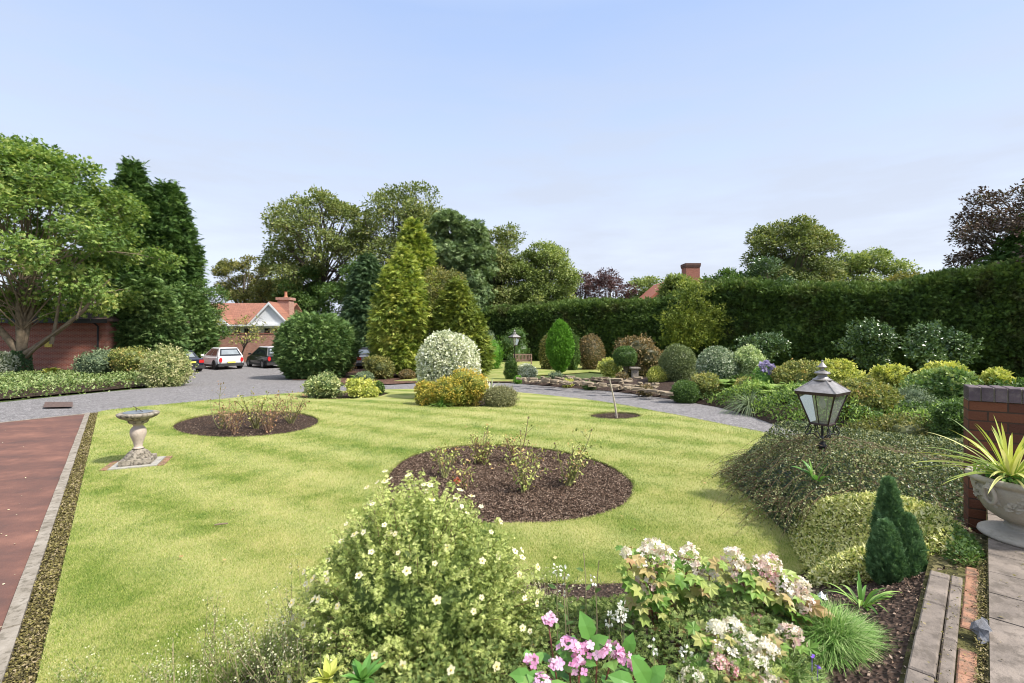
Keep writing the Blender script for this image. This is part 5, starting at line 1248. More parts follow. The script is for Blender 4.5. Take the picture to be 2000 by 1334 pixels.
for i_, (px, py, mt, lb) in enumerate([(1085, 742, L_grey, 'tiny grey cushion between rockery stones, left'), (1150, 752, L_green, 'small green alpine tuft in the middle of the rockery'), (1215, 748, L_rust, 'reddish alpine tuft at the foot of the small clipped ball'), (1262, 764, L_rust, 'bronze tuft at the lower right of the rockery stones'), (1110, 748, L_yellowgreen, 'small yellow green tuft low among the rockery stones'), (1245, 742, L_green, 'dark green tuft behind the bronze rockery tuft')]):
    X, Y = P(px, py, .2); g = Geo(); dome(g, (X, Y, bankz(X, Y) + .08), (.26, .2, .16), 900, .05, seed=300 + i_, lum=.2, clump=4, spread=.02); tag(g.build('alpine_plant', mt, None, (X, Y, bankz(X, Y))), lb, 'plant')
S('shrub', 'yellow tipped bush above the sapling at rockery end', 1170, 1214, 702, 748, mat=L_yellowgreen, n=4200, size=.07, seed=121, lobes=4, clump=5, spread=.04, base=-.05)
g_ = S('clipped_shrub', 'small clipped green ball on short bare stems', 1197, 1244, 677, 712, d=22.5, mat=L_green, n=6000, size=.055, seed=122, lum=.04, clump=3, spread=.02, base=.55, stems=False)
g = Geo(); gp = g_.location
for i in range(5): tube(g, curve((gp.x + r.normal(0, .06), gp.y + r.normal(0, .05), .0), (gp.x + r.normal(0, .2), gp.y + r.normal(0, .1), .8), .15, 5, r=r), .03, 5)
g.build('stem', M_bark, g_)
g = Geo(); X, Y = (1240 - CX) / F * 21.5, 21.5; box(g, X - .13, X + .13, Y - .13, Y + .13, -.1, .5); box(g, X - .2, X + .2, Y - .2, Y + .2, .502, .57); tag(g.build('stone_post', M_kerb, None, (X, Y, -.1)), 'short grey stone post next to the small clipped ball', 'post')
S('shrub', 'dark bronze leaved sprawling shrub behind the clipped balls', 1203, 1296, 660, 725, d=25, mat=L_rust, n=7500, size=.12, seed=123, lobes=6, clump=5, spread=.1, lum=.15)
S('clipped_shrub', 'large clipped olive ball, left of the white flecked one', 1288, 1359, 673, 748, d=18.6, mat=leafmat('olive_ball', [(.06, .085, .03), (.13, .165, .06), (.27, .30, .14)], .4, .2, .4, 3), n=17000, size=.05, seed=124, lum=.03, clump=3, spread=.02, base=.1, flare=.9)
S('clipped_shrub', 'large clipped round bush flecked with white, right of olive ball', 1361, 1440, 678, 745, d=16.8, mat=leafmat('white_flecked', [(.04, .08, .03), (.09, .15, .06), (.36, .40, .26), (.55, .58, .44)], .35, .15, .6, 5, .2), n=15000, size=.055, seed=125, lum=.03, clump=3, spread=.02, base=.25, flare=.9)
S('shrub', 'pale yellow green cushion at the foot of the olive ball', 1264, 1308, 716, 750, d=18.8, mat=L_yellowgreen, n=4500, size=.05, seed=126, lum=.05, base=.1)
S('shrub', 'upright silvery green variegated shrub right of white flecked ball', 1438, 1492, 679, 742, d=16.5, mat=leafmat('pale_variegated', [(.10, .15, .05), (.24, .32, .12), (.46, .52, .26), (.62, .66, .42)], .45, .25, .35, 3), n=9000, size=.06, seed=127, lobes=5, lum=.12, clump=4, spread=.04, up=.7, base=.2)
S('shrub', 'low dark green cushion bush at the driveway edge', 1310, 1366, 744, 788, mat=L_green, n=9000, size=.04, seed=128, lum=.05, clump=3, spread=.02)
S('shrub', 'rusty tipped azalea beside the dark green cushion', 1352, 1415, 730, 787, mat=L_azalea, n=7000, size=.055, seed=129, lobes=5, clump=5, spread=.04, depth=.8)
for i, (px, py, lb, L_) in enumerate([(1420, 787, 'light green fern right of the rusty azalea at drive edge', .62), (1530, 806, 'bright fern beside the grassy tuft on the drive edge', .62), (1572, 812, 'tall light green fern left of the lantern glass', .66), (1420, 762, 'fern fronds behind the drive edge ferns, below white flecked ball', .7)]):
    X, Y = P(px, py); fern('fern', lb, X, Y + .3, bankz(X, Y + .3), 26, L_ * 1.5, L_fern, 130 + i)
k0 = int(np.argmin(np.hypot(*(bf - np.array(P(1300, 778))).T)))
strip = [bf[i] + nrm2[i] * .10 for i in range(k0, len(bf))] + [bf[i] + nrm2[i] * 3.2 for i in range(len(bf) - 1, k0 - 1, -1)]
cover('ground_cover', 'mixed low leafy planting covering the border soil behind the drive', strip, .30, 34000, .06, L_green, seed=134, zf=bankz, edge=.3, kind='stuff', lum=.4)
cover('fern_bank', 'light green ferny foliage among the azaleas along the drive edge', [bf[i] + nrm2[i] * .05 for i in range(k0 + 3, len(bf))] + [bf[i] + nrm2[i] * 1.5 for i in range(len(bf) - 1, k0 + 2, -1)], .38, 9000, .10, L_fern, seed=133, zf=bankz, edge=.5, kind='stuff', lum=.5, tpl=LEAFN)
X, Y = P(1478, 812); tuft('grassy_plant', 'arching grey green grassy tuft spilling on to the driveway', X, Y + .35, .12, 260, .85, .008, L_grey, 135, droop=1.6, spread=1.2)
S('shrub', 'broad azalea with red tinted tips above the grassy tuft', 1432, 1530, 735, 792, mat=L_azalea, n=9000, size=.06, seed=136, lobes=6, clump=5, spread=.04, base=.1)
X, Y, d = (1495 - CX) / F * 14.5, 14.5, 14.5
g = Geo(); dome(g, (X, Y, .72), (.35, .3, .4), 900, .07, LEAF, seed=137)
ag = g.build('agapanthus', L_strap, None, (X, Y, .3)); tag(ag, 'lilac flowered plant among the shrubs right of silvery shrub', 'flower')
for px, py in ((1487, 712), (1497, 709), (1507, 716), (1492, 721), (1503, 728), (1515, 730)):
    c = Q(px, py, 14.3); g = Geo(); D = sph(40, r); scatter(g, c + D * .06, D, sph(40, r), .05, T_floret(), r.random(40)); g.build('flower_head', F_purple, ag)
S('shrub', 'yellow green azalea with orange tips left of the lantern finial', 1512, 1600, 706, 772, d=13.6, mat=L_azalea, n=10000, size=.065, seed=138, lobes=6, clump=5, spread=.05, base=.3)
S('shrub', 'fresh green rhododendron immediately right of the lantern top', 1606, 1684, 706, 790, d=12.6, mat=L_yellowgreen, n=10000, size=.07, seed=139, lobes=6, clump=6, spread=.05, base=.2)
S('shrub', 'mixed green and bronze azalea right of the lantern glass', 1640, 1745, 745, 850, d=9.9, mat=L_azalea, n=15000, size=.055, seed=140, lobes=7, clump=6, spread=.04, base=.1)
S('shrub', 'dark small leaved shrub beside the grassy mounds, mid right', 1735, 1830, 760, 850, d=10.2, mat=L_grey, n=12000, size=.05, tpl=LEAFN, seed=141, lobes=5, clump=5, spread=.05, base=.1, lum=.16)
S('shrub', 'tall glossy rhododendron just left of the brick wall', 1772, 1900, 722, 830, d=10.6, mat=leafmat('rhodo_green', [(.05, .10, .025), (.11, .19, .05), (.24, .32, .10), (.36, .40, .14)], .35, .25, .5, 2), n=15000, size=.085, seed=142, lobes=7, clump=7, spread=.05, base=.2, lum=.16)
S('shrub', 'bright yellow tipped rhododendron tuft before the back lawn', 1708, 1764, 717, 768, d=12.0, mat=L_yellowgreen, n=5200, size=.075, seed=143, lobes=5, clump=7, spread=.035, base=.3, lum=.2)
S('shrub', 'lime yellow rhododendron standing highest against the hedge shade', 1806, 1872, 712, 775, d=11.4, mat=L_yellowgreen, n=6500, size=.08, seed=144, lobes=5, clump=7, spread=.035, base=.3, lum=.2)
S('shrub', 'yellow tipped bush showing above the brick wall coping', 1918, 1975, 724, 790, d=11.0, mat=L_yellowgreen, n=4500, size=.075, seed=145, lobes=4, clump=7, spread=.035, base=.2, lum=.2)
S('shrub', 'green bush showing above the wall at the right frame edge', 1950, 2120, 738, 820, d=9.8, mat=L_green, n=7000, size=.08, seed=146, lobes=5, clump=5, spread=.05, base=.2, lum=.2)
S('shrub', 'small leaved green shrub above the cotoneaster by the wall end', 1830, 1920, 790, 880, d=7.9, mat=L_green, n=12000, size=.045, seed=147, lobes=5, clump=6, spread=.035, base=.1, lum=.15)
S('shrub', 'low mottled undergrowth beyond the cotoneaster mound', 1650, 1850, 815, 900, d=8.6, mat=L_olive, n=14000, size=.05, seed=148, lobes=7, clump=5, spread=.04, base=0, lum=.12, depth=.5)

# ================================================================== LAWN FEATURES
# sapling
X, Y = P(1205, 817); t = thing('sapling', 'thin bare leaning sapling in a small round bed', 'tree', (X, Y, .01))
g = Geo(); c = np.array([Q(1205, 817, Y), Q(1201, 790, Y), Q(1196, 765, Y), Q(1190, 738, Y)]); c[0][2] = -.02
tube(g, catmull(c, 4, False), np.linspace(.028, .014, 13), 8); g.build('trunk', plain('pale_sapling_bark', (.42, .36, .28), .8, nscale=25, namt=.4), t, smooth=True)
# roses
def rose(label, px, py, h, w, seed, canes=8, leaves=120, red=False, mat=L_rose, hips=5, lsz=.045, tall=None):
    X, Y = P(px, py); r = np.random.default_rng(seed)
    t = thing('rose_bush', label, 'rose bush', (X, Y, .01)); s = Geo(); g = Geo(); hg_ = Geo(); nh = 0
    for i in range(canes):
        a = r.random() * 6.28; q = w * (.35 + .65 * r.random()); hh = h * (.6 + .4 * r.random())
        if tall and i == 0: a, q, hh = tall
        e = np.array([X + math.cos(a) * q, Y + math.sin(a) * q, .01 + hh])
        c = curve((X + r.normal(0, .03), Y + r.normal(0, .03), 0), e, .15, 7, r=r); tube(s, c, np.linspace(.010, .004, 7), 5, r.random())
        tips = [e]
        for k in range(2):
            j = r.integers(3, 6); e2 = c[j] + np.array([r.normal(0, .10), r.normal(0, .10), .06 + .12 * r.random()]); tube(s, curve(c[j], e2, .2, 4, r=r), np.linspace(.004, .002, 4), 4, r.random()); tips.append(e2)
        n = leaves // canes; k = r.integers(2, 7, n); p = c[k] + r.normal(0, .045, (n, 3)); 
        for e2 in tips: p = np.vstack([p, e2 + r.normal(0, .03, (3, 3))])
        scatter(g, p, r.normal(0, 1, p.shape), unit(np.array([0, 0, 1]) + r.normal(0, .6, p.shape)), lsz * (.7 + .6 * r.random(len(p))), LEAF6, r.random(len(p)))
        if i < hips:
            D = sph(30, r); V = None; lathe(hg_, [(0, -.012), (.009, -.008), (.012, .002), (.007, .012), (0, .014)], tuple(e), 8)
    s.build('stems', M_stem if seed % 2 else M_brownstem, t); g.build('foliage', mat, t); 
    if hips: hg_.build('spent_bloom', M_brownstem, t)
    if red:
        g = Geo(); D = sph(26, r); scatter(g, e + D * .015, D, sph(26, r), .04, LEAFW, r.random(26)); g.build('bloom', F_red, t)
LR2 = leafmat('rose_reddish', [(.14, .12, .05), (.24, .17, .07), (.30, .14, .09), (.34, .30, .12)], .45, .3, .4, 6, .3)
rose('tallest sparse rose at the left end of the oval bed', 433, 838, .62, .34, 161, 8, 150, mat=LR2, tall=(2.2, .12, .98))
rose('rose with many brownish stems, second from the left in oval bed', 458, 850, .60, .32, 162, 9, 130, mat=LR2)
rose('bushy leafed rose in the middle of the oval bed', 500, 838, .78, .45, 163, 12, 220)
rose('reddish leaved rose second from right in oval bed', 522, 846, .66, .32, 164, 9, 150, mat=LR2)
rose('dense rose at the right of the oval bed', 566, 828, .72, .40, 165, 12, 260, mat=LR2)
rose('yellow green leafed rose at the back left of the large bed', 938, 908, .50, .34, 166, 11, 230)
rose('dark stemmed rose at the left edge of large round bed', 868, 935, .46, .30, 167, 8, 90)
rose('tall rose with one long bare cane at the back of large bed', 1015, 905, .48, .32, 168, 9, 130, tall=(.2, .14, .72))
rose('leafy low rose at the centre of the large bed', 1025, 962, .52, .30, 169, 9, 170)
rose('many stemmed rose with arching cane, right of large bed', 1112, 952, .60, .28, 171, 12, 150, tall=(.2, .32, .76))
rose('short twiggy rose with one red bloom, left of large bed', 905, 958, .26, .16, 172, 6, 50, red=True)
# sundial
X, Y = P(270, 912); t = thing('sundial', 'weathered stone baluster sundial on square plinth on the lawn', 'sundial', (X, Y, .06)); zb = .06; ro = .42
sdh = (915 - 811) / F * Y; k = sdh / .86
def sqring(h, z): return [(X + (a * math.cos(ro) - b * math.sin(ro)) * h, Y + (a * math.sin(ro) + b * math.cos(ro)) * h, z) for a, b in ((-1, -1), (1, -1), (1, 1), (-1, 1))]
def stack(g, lv): 
    V = []; [V.extend(sqring(h * k, zb + z * k)) for h, z in lv]; n = len(lv)
    g.add(V, [(q * 4 + i, q * 4 + (i + 1) % 4, q * 4 + 4 + (i + 1) % 4, q * 4 + 4 + i) for q in range(n - 1) for i in range(4)] + [(3, 2, 1, 0), tuple(range(4 * n - 4, 4 * n))])
g = Geo(); stack(g, [(.205, .012), (.21, .03), (.205, .095), (.195, .10), (.185, .102)]); g.build('plinth', M_sundialdark, t)
g = Geo(); lathe(g, [(a * k, b * k) for a, b in [(.185, .10), (.188, .115), (.17, .135), (.16, .15), (.155, .165), (.12, .20), (.095, .215), (.085, .235)]], (X, Y, zb), 32); g.build('base', M_sundialdark, t, smooth=True)
g = Geo(); lathe(g, [(a * k, b * k) for a, b in [(.0, .23), (.062, .235), (.072, .24), (.075, .25), (.062, .262), (.055, .28), (.065, .33), (.083, .39), (.105, .45), (.112, .50), (.105, .55), (.085, .58), (.068, .60), (.066, .615), (.085, .64)]], (X, Y, zb), 40); g.build('pillar', M_sundial, t, smooth=True)
g = Geo(); lathe(g, [(a * k, b * k) for a, b in [(.0, .635), (.085, .64), (.12, .65), (.135, .67), (.14, .70), (.17, .715), (.24, .745), (.275, .775), (.285, .80), (.28, .812), (.265, .82), (.2, .822), (0, .822)]], (X, Y, zb), 44); g.build('bowl', M_sundialdark, t, smooth=True)
g = Geo(); lathe(g, [(a * k, b * k) for a, b in [(0, .823), (.19, .823), (.2, .828), (.19, .834), (0, .834)]], (X, Y, zb), 36); g.build('dial', plain('lead_dial', (.22, .24, .26), .5, .4), t)
g = Geo(); zt = zb + .834 * k; V = np.array([(.09, 0, 0), (-.10, 0, .13), (-.085, 0, .13), (.10, 0, 0)]) * k; tube(g, [np.array([X + .09 * k, Y - .02, zt]), np.array([X - .11 * k, Y + .03, zt + .085 * k])], .005, 5); tube(g, [np.array([X - .045 * k, Y + .015, zt]), np.array([X - .05 * k, Y + .02, zt + .055 * k])], .006, 5); g.build('gnomon', plain('bronze', (.14, .11, .07), .5, .6), t)
g = Geo()
V = sqring(.31 * k, .045) + sqring(.31 * k, .072); g.add(V, [(3, 2, 1, 0), (4, 5, 6, 7)] + [(i, (i + 1) % 4, 4 + (i + 1) % 4, 4 + i) for i in range(4)])
o = g.build('base_slab', plain('grey_slab', (.34, .32, .29), .8, nscale=12), None, (X, Y, .05)); tag(o, 'pale grey square slab beneath the sundial', 'slab')
for s in (-1, 1):
    g = Geo()
    for i in range(5):
        a = -.31 * k + i * .62 * k / 5; c0 = (s * (.365 * k), a + .06 * k)
        cx_ = X + c0[0] * math.cos(ro) - c0[1] * math.sin(ro); cy_ = Y + c0[0] * math.sin(ro) + c0[1] * math.cos(ro)
        box(g, -.045 * k, .045 * k, -.054 * k, .054 * k, .03, .068, r.random(), 0, ro, (cx_, cy_))
    tag(g.build('brick_edging', M_orange, None, (X + s * .33, Y, .05)), ('row of red bricks along the left side of sundial slab', 'row of red bricks along the right side of sundial slab')[s > 0], 'bricks')
# small things
g = Geo(); rl = np.random.default_rng(501); n = 46; y = rl.uniform(3.6, 13, n); x = rl.uniform(-.8, .5, n) * y; k = inpoly(x, y, lawn_outer); x, y = x[k], y[k]; n = len(x)
scatter(g, np.c_[x, y, gfv(y) + .082], rl.normal(0, 1, (n, 3)) * [1, 1, .2], unit(np.array([0, 0, 1]) + rl.normal(0, .4, (n, 3))), rl.uniform(.025, .055, n), LEAFW, rl.random(n))
tag(g.build('fallen_leaves', leafmat('dry_leaves', [(.12, .08, .03), (.30, .20, .08), (.42, .36, .16)], .7, .1, .2)), 'few small dry leaves lying scattered on the lawn', 'leaves', kind='stuff')
p = P(432, 1040); g = Geo(); tube(g, [(p[0] - .06, p[1] - .015, .085), (p[0], p[1] + .004, .09), (p[0] + .06, p[1] + .02, .088)], [.008, .01, .007], 7); tag(g.build('stick', M_barkpale, None, (*p, .08)), 'short broken stick lying on the lawn', 'stick')
p0 = P(88, 796); g = Geo(); a = P(88, 790); b = P(142, 790); c = P(142, 798); d = P(84, 799); g.add([(a[0], a[1], .006), (b[0], b[1], .006), (c[0], c[1], .006), (d[0], d[1], .006)], [(0, 1, 2, 3)]); tag(g.build('drain_cover', plain('rusty_iron', (.13, .085, .07), .8, .3, nscale=15, namt=.4), None, (a[0], a[1], 0)), 'flat rusty drain cover set in the driveway', 'drain cover')
g = Geo(); r = np.random.default_rng(77)
for i in range(42):
    px = r.uniform(0, 150); py = r.uniform(830, 1300); q = P(px, py); 
    if (px - 192 + (py - 809) * .28) > -32: continue
    scatter(g, [(q[0], q[1], .024)], [(r.normal(), r.normal(), .1)], [(r.normal(0, .2), r.normal(0, .2), 1)], [r.uniform(.01, .028)], LEAFW, [r.random()])
o = g.build('fallen_petals', F_cream); tag(o, 'pale fallen petals and leaves scattered on the red path', 'petals', kind='stuff')
# ================================================================== RIGHT FOREGROUND
cot = catmull([(4.3, 8.05), (3.7, 7.75), (3.25, 7.1), (2.98, 6.5), (2.9, 5.66), (2.80, 5.0), (2.85, 4.72), (3.15, 4.45), (3.2, 4.0), (3.12, 3.5), (3.22, 3.42), (3.55, 3.92), (3.95, 3.8), (5.2, 4.4), (6.6, 6.3), (6.4, 7.9), (5.4, 8.4)], 4)
def coth(x, y):
    return .22 + .56 * np.exp(-(((x - 3.75) / .95) ** 2 + ((y - 5.75) / 1.1) ** 2)) + .36 * np.exp(-(((x - 5.4) / 1.0) ** 2 + ((y - 6.2) / 1.4) ** 2))
def cz(x, y): return max(bz(x, y), 0)
r = np.random.default_rng(201)
ct = thing('cotoneaster', 'wide dark mound of arching cotoneaster spilling round the lantern post', 'shrub', (4.3, 5.8, 0))
def covergeo(poly, h, n, size, seed, tpl, edge, lum=.25, up=.35):
    o = cover('tmp', 't', poly, h, n, size, L_coton, seed=seed, tpl=tpl, zf=cz, edge=edge, lum=lum); return o
o = covergeo(cot, coth, 70000, .028, 202, LEAF, .55, .30); o.name = 'foliage'; o.data.name = 'foliage'
for kk in ('label', 'category'):
    if kk in o: del o[kk]
o.parent = ct; o.location = o.location - ct.location
# understorey body so the mound is closed
g = Geo(); cc = cot.mean(0); nr_ = 10; V = []; m2 = len(cot)
for j in range(nr_):
    t_ = j / (nr_ - 1) * .98
    for p in cot:
        q = p * (1 - t_) + cc * t_; e = min(1, np.hypot(*(q - p)) / .55) ** .5
        V.append((q[0], q[1], cz(*q) + float(coth(*q)) * e * .50))
g.add(V, [(j * m2 + i, j * m2 + (i + 1) % m2, (j + 1) * m2 + (i + 1) % m2, (j + 1) * m2 + i) for j in range(nr_ - 1) for i in range(m2)], .1); g.build('twig_mass', L_coton, ct)
# arching sprays
g = Geo(); s = Geo()
for i in range(1900):
    for _ in range(30):
        x = r.uniform(2.8, 6.4); y = r.uniform(3.6, 8.2)
        if inpoly(np.array([x]), np.array([y]), cot)[0]: break
    if i < 230:
        k = r.integers(0, len(cot) * 2 // 3); x, y = cot[k] * .88 + cc * .12
    e_ = min(1, np.min(np.hypot(cot[:, 0] - x, cot[:, 1] - y)) / .55) ** .5
    z = cz(x, y) + float(coth(x, y)) * e_ * .8; a = math.atan2(y - 6.0, x - 4.3) + r.normal(0, .7); L = r.uniform(.15, .50) * (1.6 if r.random() < .12 else 1)
    t_ = np.linspace(0, 1, 7); C = np.c_[x + math.cos(a) * L * t_, y + math.sin(a) * L * t_, z + L * (.42 * t_ - .85 * t_ ** 2)]
    tube(s, C, np.linspace(.003, .0012, 7), 3, r.random(), cap=False)
    n = 22; k = r.random(n) * 5.99; k0 = k.astype(int); p = C[k0] + (C[k0 + 1] - C[k0]) * (k - k0)[:, None] + r.normal(0, .008, (n, 3))
    T = unit(C[k0 + 1] - C[k0]); scatter(g, p, unit(T * .5 + r.normal(0, .6, p.shape)), unit(r.normal(0, .5, p.shape) + [0, 0, 1]), .024 * (.7 + .6 * r.random(n)), LEAF, .3 + .7 * r.random(n))
g.build('arching_sprays', L_coton, ct); s.build('stems', M_brownstem, ct)
# upright leaves poking through
X, Y = Q(1595, 960, 4.9)[:2]; tuft('weed', 'broad green leaves poking out of the cotoneaster mound', X, Y, cz(X, Y) + .3, 9, .28, .022, L_hydg, 205, spread=.6)

L_euon = leafmat('euonymus_leaves', [(.06, .10, .02), (.26, .31, .07), (.52, .51, .18), (.60, .58, .28), (.62, .59, .36)], .45, .3, .35, 6, .25, gain=1.35)
yv = catmull([(2.78, 4.85), (2.60, 4.4), (2.38, 3.85), (2.12, 3.45), (2.12, 3.15), (2.42, 2.95), (2.75, 2.95), (3.0, 3.15), (3.2, 3.55), (3.25, 4.1), (3.2, 4.6), (3.0, 4.9)], 5)
cover('euonymus', 'low yellow variegated euonymus in front of the dark mound', yv, .27, 24000, .030, L_euon, seed=206, zf=cz, edge=.35, cat='shrub', lum=.30, tpl=T_leaf(.24, .08))
yv2 = catmull([(2.62, 2.98), (2.60, 2.8), (2.78, 2.85), (3.0, 3.1), (3.05, 3.35), (2.9, 3.4)], 5)
cover('ground_cover', 'small green leaved creeper beside the orange bricks', yv2, .12, 2600, .024, L_green, seed=207, zf=lambda x, y: max(bz(x, y), .60), edge=.12)
# dwarf conifer
def dwarf():
    X, Y = Q(1748, 1130, 2.98)[:2]; zb = EYE - (1132 - HY) / F * 2.98
    t = thing('dwarf_conifer', 'dense dark green dwarf conifer with two leaders by the kerb end', 'shrub', (X, Y, zb)); g = Geo(); r = np.random.default_rng(210)
    for cx_, top, w, dd in ((1736, 940, 24, 2.98), (1772, 1012, 24, 2.92), (1730, 1025, 25, 2.9), (1752, 1055, 38, 2.95)):
        c, rad = pxbox(cx_ - w, cx_ + w, top, 1132, dd); n = 1700
        h = r.random(n); th = r.random(n) * 6.28; rr = rad[0] * np.interp(h, [0, .15, .5, .8, 1], [.8, 1, .9, .55, .05]) * (.74 + .34 * r.random(n))
        z0 = c[2] - rad[2]; cp = np.c_[c[0] + rr * np.cos(th), c[1] + rr * np.sin(th), z0 + h * 2 * rad[2]]
        idx = np.repeat(np.arange(n), 6); o = np.c_[np.cos(th), np.sin(th), np.zeros(n)][idx]
        d = unit(o * .6 + [0, 0, 1.0] + r.normal(0, .35, (len(idx), 3)))
        scatter(g, cp[idx] + r.normal(0, .006, (len(idx), 3)) - d * .012, d, unit(o + r.normal(0, .6, (len(idx), 3))), .042 * (.6 + .7 * r.random(len(idx))), SPRAY, np.clip(r.random(n)[idx] * .6 + .4 * r.random(len(idx)), 0, 1))
        nt_ = 16; th = np.linspace(0, 6.28, nt_, endpoint=False); V = []
        for hh in np.linspace(0, .97, 8): V += [(c[0] + rad[0] * .8 * np.interp(hh, [0, .15, .5, .8, 1], [.8, 1, .9, .55, .05]) * math.cos(a), c[1] + rad[0] * .8 * np.interp(hh, [0, .15, .5, .8, 1], [.8, 1, .9, .55, .05]) * math.sin(a), z0 + hh * 2 * rad[2]) for a in th]
        g.add(V, [(q * nt_ + i, q * nt_ + (i + 1) % nt_, (q + 1) * nt_ + (i + 1) % nt_, (q + 1) * nt_ + i) for q in range(7) for i in range(nt_)], .1)
    g.build('foliage', L_dwarf, t); w_ = Geo(); tube(w_, [(X, Y, zb - .05), (X, Y, zb + .2)], .02, 7); w_.build('trunk', M_bark, t)
dwarf()
# lantern
LD = 5.6; lx = Q(1606, 0, LD)[0]; lz = EYE - (826 - HY) / F * LD
lp = thing('garden_lantern', 'four sided copper lantern on an iron post rising from the cotoneaster', 'lamp post', (lx, LD, 0))
lantern(lp, lx, LD, lz, .82, -.925)
g = Geo(); tube(g, [(lx, LD, lz - .16), (lx, LD, lz - .01)], .014, 8); lathe(g, [(.06, 0), (.06, .1), (.045, .14), (.036, .5), (.034, lz - .3), (.05, lz - .28), (.05, lz - .26), (.03, lz - .24), (.028, lz - .18), (.012, lz - .15)], (lx, LD, 0), 16); g.build('post', M_black, lp, smooth=True)
for q in range(4):
    a = -.925 + math.pi / 4 + q * math.pi / 2; g = Geo(); tt = np.linspace(0, 1, 22)
    # S scroll from the post collar out and back up to the lantern corner
    rr = .02 + .16 * np.sin(tt * 2.2) ; zz = -.20 + .17 * tt + .035 * np.sin(tt * 7.5)
    rr = rr - .05 * np.clip(tt - .72, 0, 1) * 6 * np.sin(tt * 3)
    C = np.c_[lx + math.cos(a) * rr, LD + math.sin(a) * rr, lz + zz]; tube(g, C, .0065, 6)
    th = np.linspace(0, 4.6, 12); C = np.c_[lx + math.cos(a) * (.15 + .032 * np.cos(th)), LD + math.sin(a) * (.15 + .032 * np.cos(th)), lz - .075 + .036 * np.sin(th)]; tube(g, C, .006, 6)
    g.build('scroll_bracket', M_black, lp)

# ------------------------------------------------------------------ wall, urn, cordyline
wr = -.62; W0 = np.array([3.645, 3.86]); wd_ = np.array([math.cos(wr), math.sin(wr)]); wn = np.array([-wd_[1], wd_[0]])
bw = thing('garden_wall', 'low red brick terrace wall with dark brick coping behind the urn', 'wall', (W0[0], W0[1], 0)); bw.rotation_euler = (0, 0, wr); WO[bw.name] = (0, 0, 0)
g = Geo(); box(g, 0, 3.2, 0, .22, .1, 1.558); g.build('brickwork', M_brickwall, bw)
g = Geo(); box(g, .002, 3.2, .006, .214, 1.559, 1.664)
cg = Geo(); r = np.random.default_rng(220); x = 0.0
while x < 3.15:
    h = 1.67 + r.normal(0, .0012); V = []
    for zz, ins in ((1.562, 0), (h - .004, 0), (h, .004)): V += [(x + .002 + ins, -.012 + ins, zz), (x + .066 - ins, -.012 + ins, zz), (x + .066 - ins, .232 - ins, zz), (x + .002 + ins, .232 - ins, zz)]
    cg.add(V, [(3, 2, 1, 0), (8, 9, 10, 11)] + [(k + i, k + (i + 1) % 4, k + 4 + (i + 1) % 4, k + 4 + i) for k in (0, 4) for i in range(4)], r.random()); x += .0755
co = cg.build('coping', M_coping, bw); g.build('mortar', M_mortar, bw)
UX, UY = 3.31, 3.09; UZ = TZ + .014
ur = thing('stone_urn', 'weathered stone bowl urn with garland relief and ring handles', 'planter', (UX, UY, UZ))
g = Geo(); lathe(g, [(a * .94, b * .97) for a, b in [(0, 0), (.255, .0), (.262, .008), (.258, .024), (.20, .042), (.14, .052), (.118, .062), (.128, .074), (.122, .086), (.104, .092), (.10, .10), (.16, .118), (.225, .165), (.262, .23), (.288, .305), (.296, .345), (.290, .352), (.300, .360), (.320, .372), (.326, .386), (.320, .402), (.305, .408), (.290, .402), (.285, .37), (0, .36)]], (UX, UY, UZ), 64); g.build('bowl', M_urn, ur, smooth=True)
def upt(a, h, o=0.0):
    rad = np.interp(h, [.114, .16, .223, .296, .335], [.150, .211, .246, .271, .278]) + o
    return np.array([UX + math.cos(a) * rad, UY + math.sin(a) * rad, UZ + h])
gg = Geo(); r = np.random.default_rng(221)
for q in range(6):
    a0 = R(-165) + q * R(60); 
    for k in range(26):
        t_ = k / 25; a = a0 + (t_ - .5) * R(52); h = .225 + .08 * (2 * t_ - 1) ** 2 + r.normal(0, .004)
        for z in range(3):
            p = upt(a + r.normal(0, .02), h + r.normal(0, .012), .004); o = unit(np.array([p[0] - UX, p[1] - UY, .05]))
            tl = np.array([-o[1], o[0], 0]) * (1 if t_ > .5 else -1)
            scatter(gg, [p], [unit(tl + np.array([0, 0, r.normal(.6, .6)]) + o * .15)], [o], [.036], LEAF6, [.5])
        if k % 3 == 0: p = upt(a, h, .0); lathe(gg, [(0, -.008), (.008, 0), (0, .008)], tuple(p), 8)
gg.build('garland_relief', M_urn, ur)
for a in (R(188), R(8)):
    g = Geo(); c = upt(a, .325, .026); th = np.linspace(0, 2 * math.pi, 22); o = np.array([math.cos(a), math.sin(a), 0]); tl = np.array([-o[1], o[0], 0])
    C = c + np.array([0, 0, -.03]) + (tl * .030) * np.cos(th)[:, None] + np.array([0, 0, .055]) * np.sin(th)[:, None] + o * (.012 * np.sin(th))[:, None]
    tube(g, C, .011, 8); tube(g, [upt(a, .335, -.01), upt(a, .36, .033), upt(a, .335, .038)], .016, 8); g.build('handle', M_urn, ur, smooth=True)
g = Geo(); core(g, (UX, UY, UZ + .35), (.26, .26, .03), 5, s=1, lum=.05); g.build('soil', M_soil, ur)
cx2, cy2 = Q(1978, 0, 3.06)[0], 3.08
tuft('cordyline', 'spiky yellow green cordyline with long strap leaves in the urn', cx2, cy2, UZ + .40, 74, .50, .0105, L_cordy, 222, spread=1.35, droop=.55, rbase=.03, segs=9)
g = Geo(); tube(g, [(cx2, cy2, UZ + .35), (cx2 + .005, cy2, UZ + .44)], [.02, .016], 9); tb = g.build('stem', M_brownstem, bpy.data.objects['cordyline'])
g = Geo(); r = np.random.default_rng(223); n = 900; a = r.random(n) * 6.28; q = .265 * r.random(n) ** .6
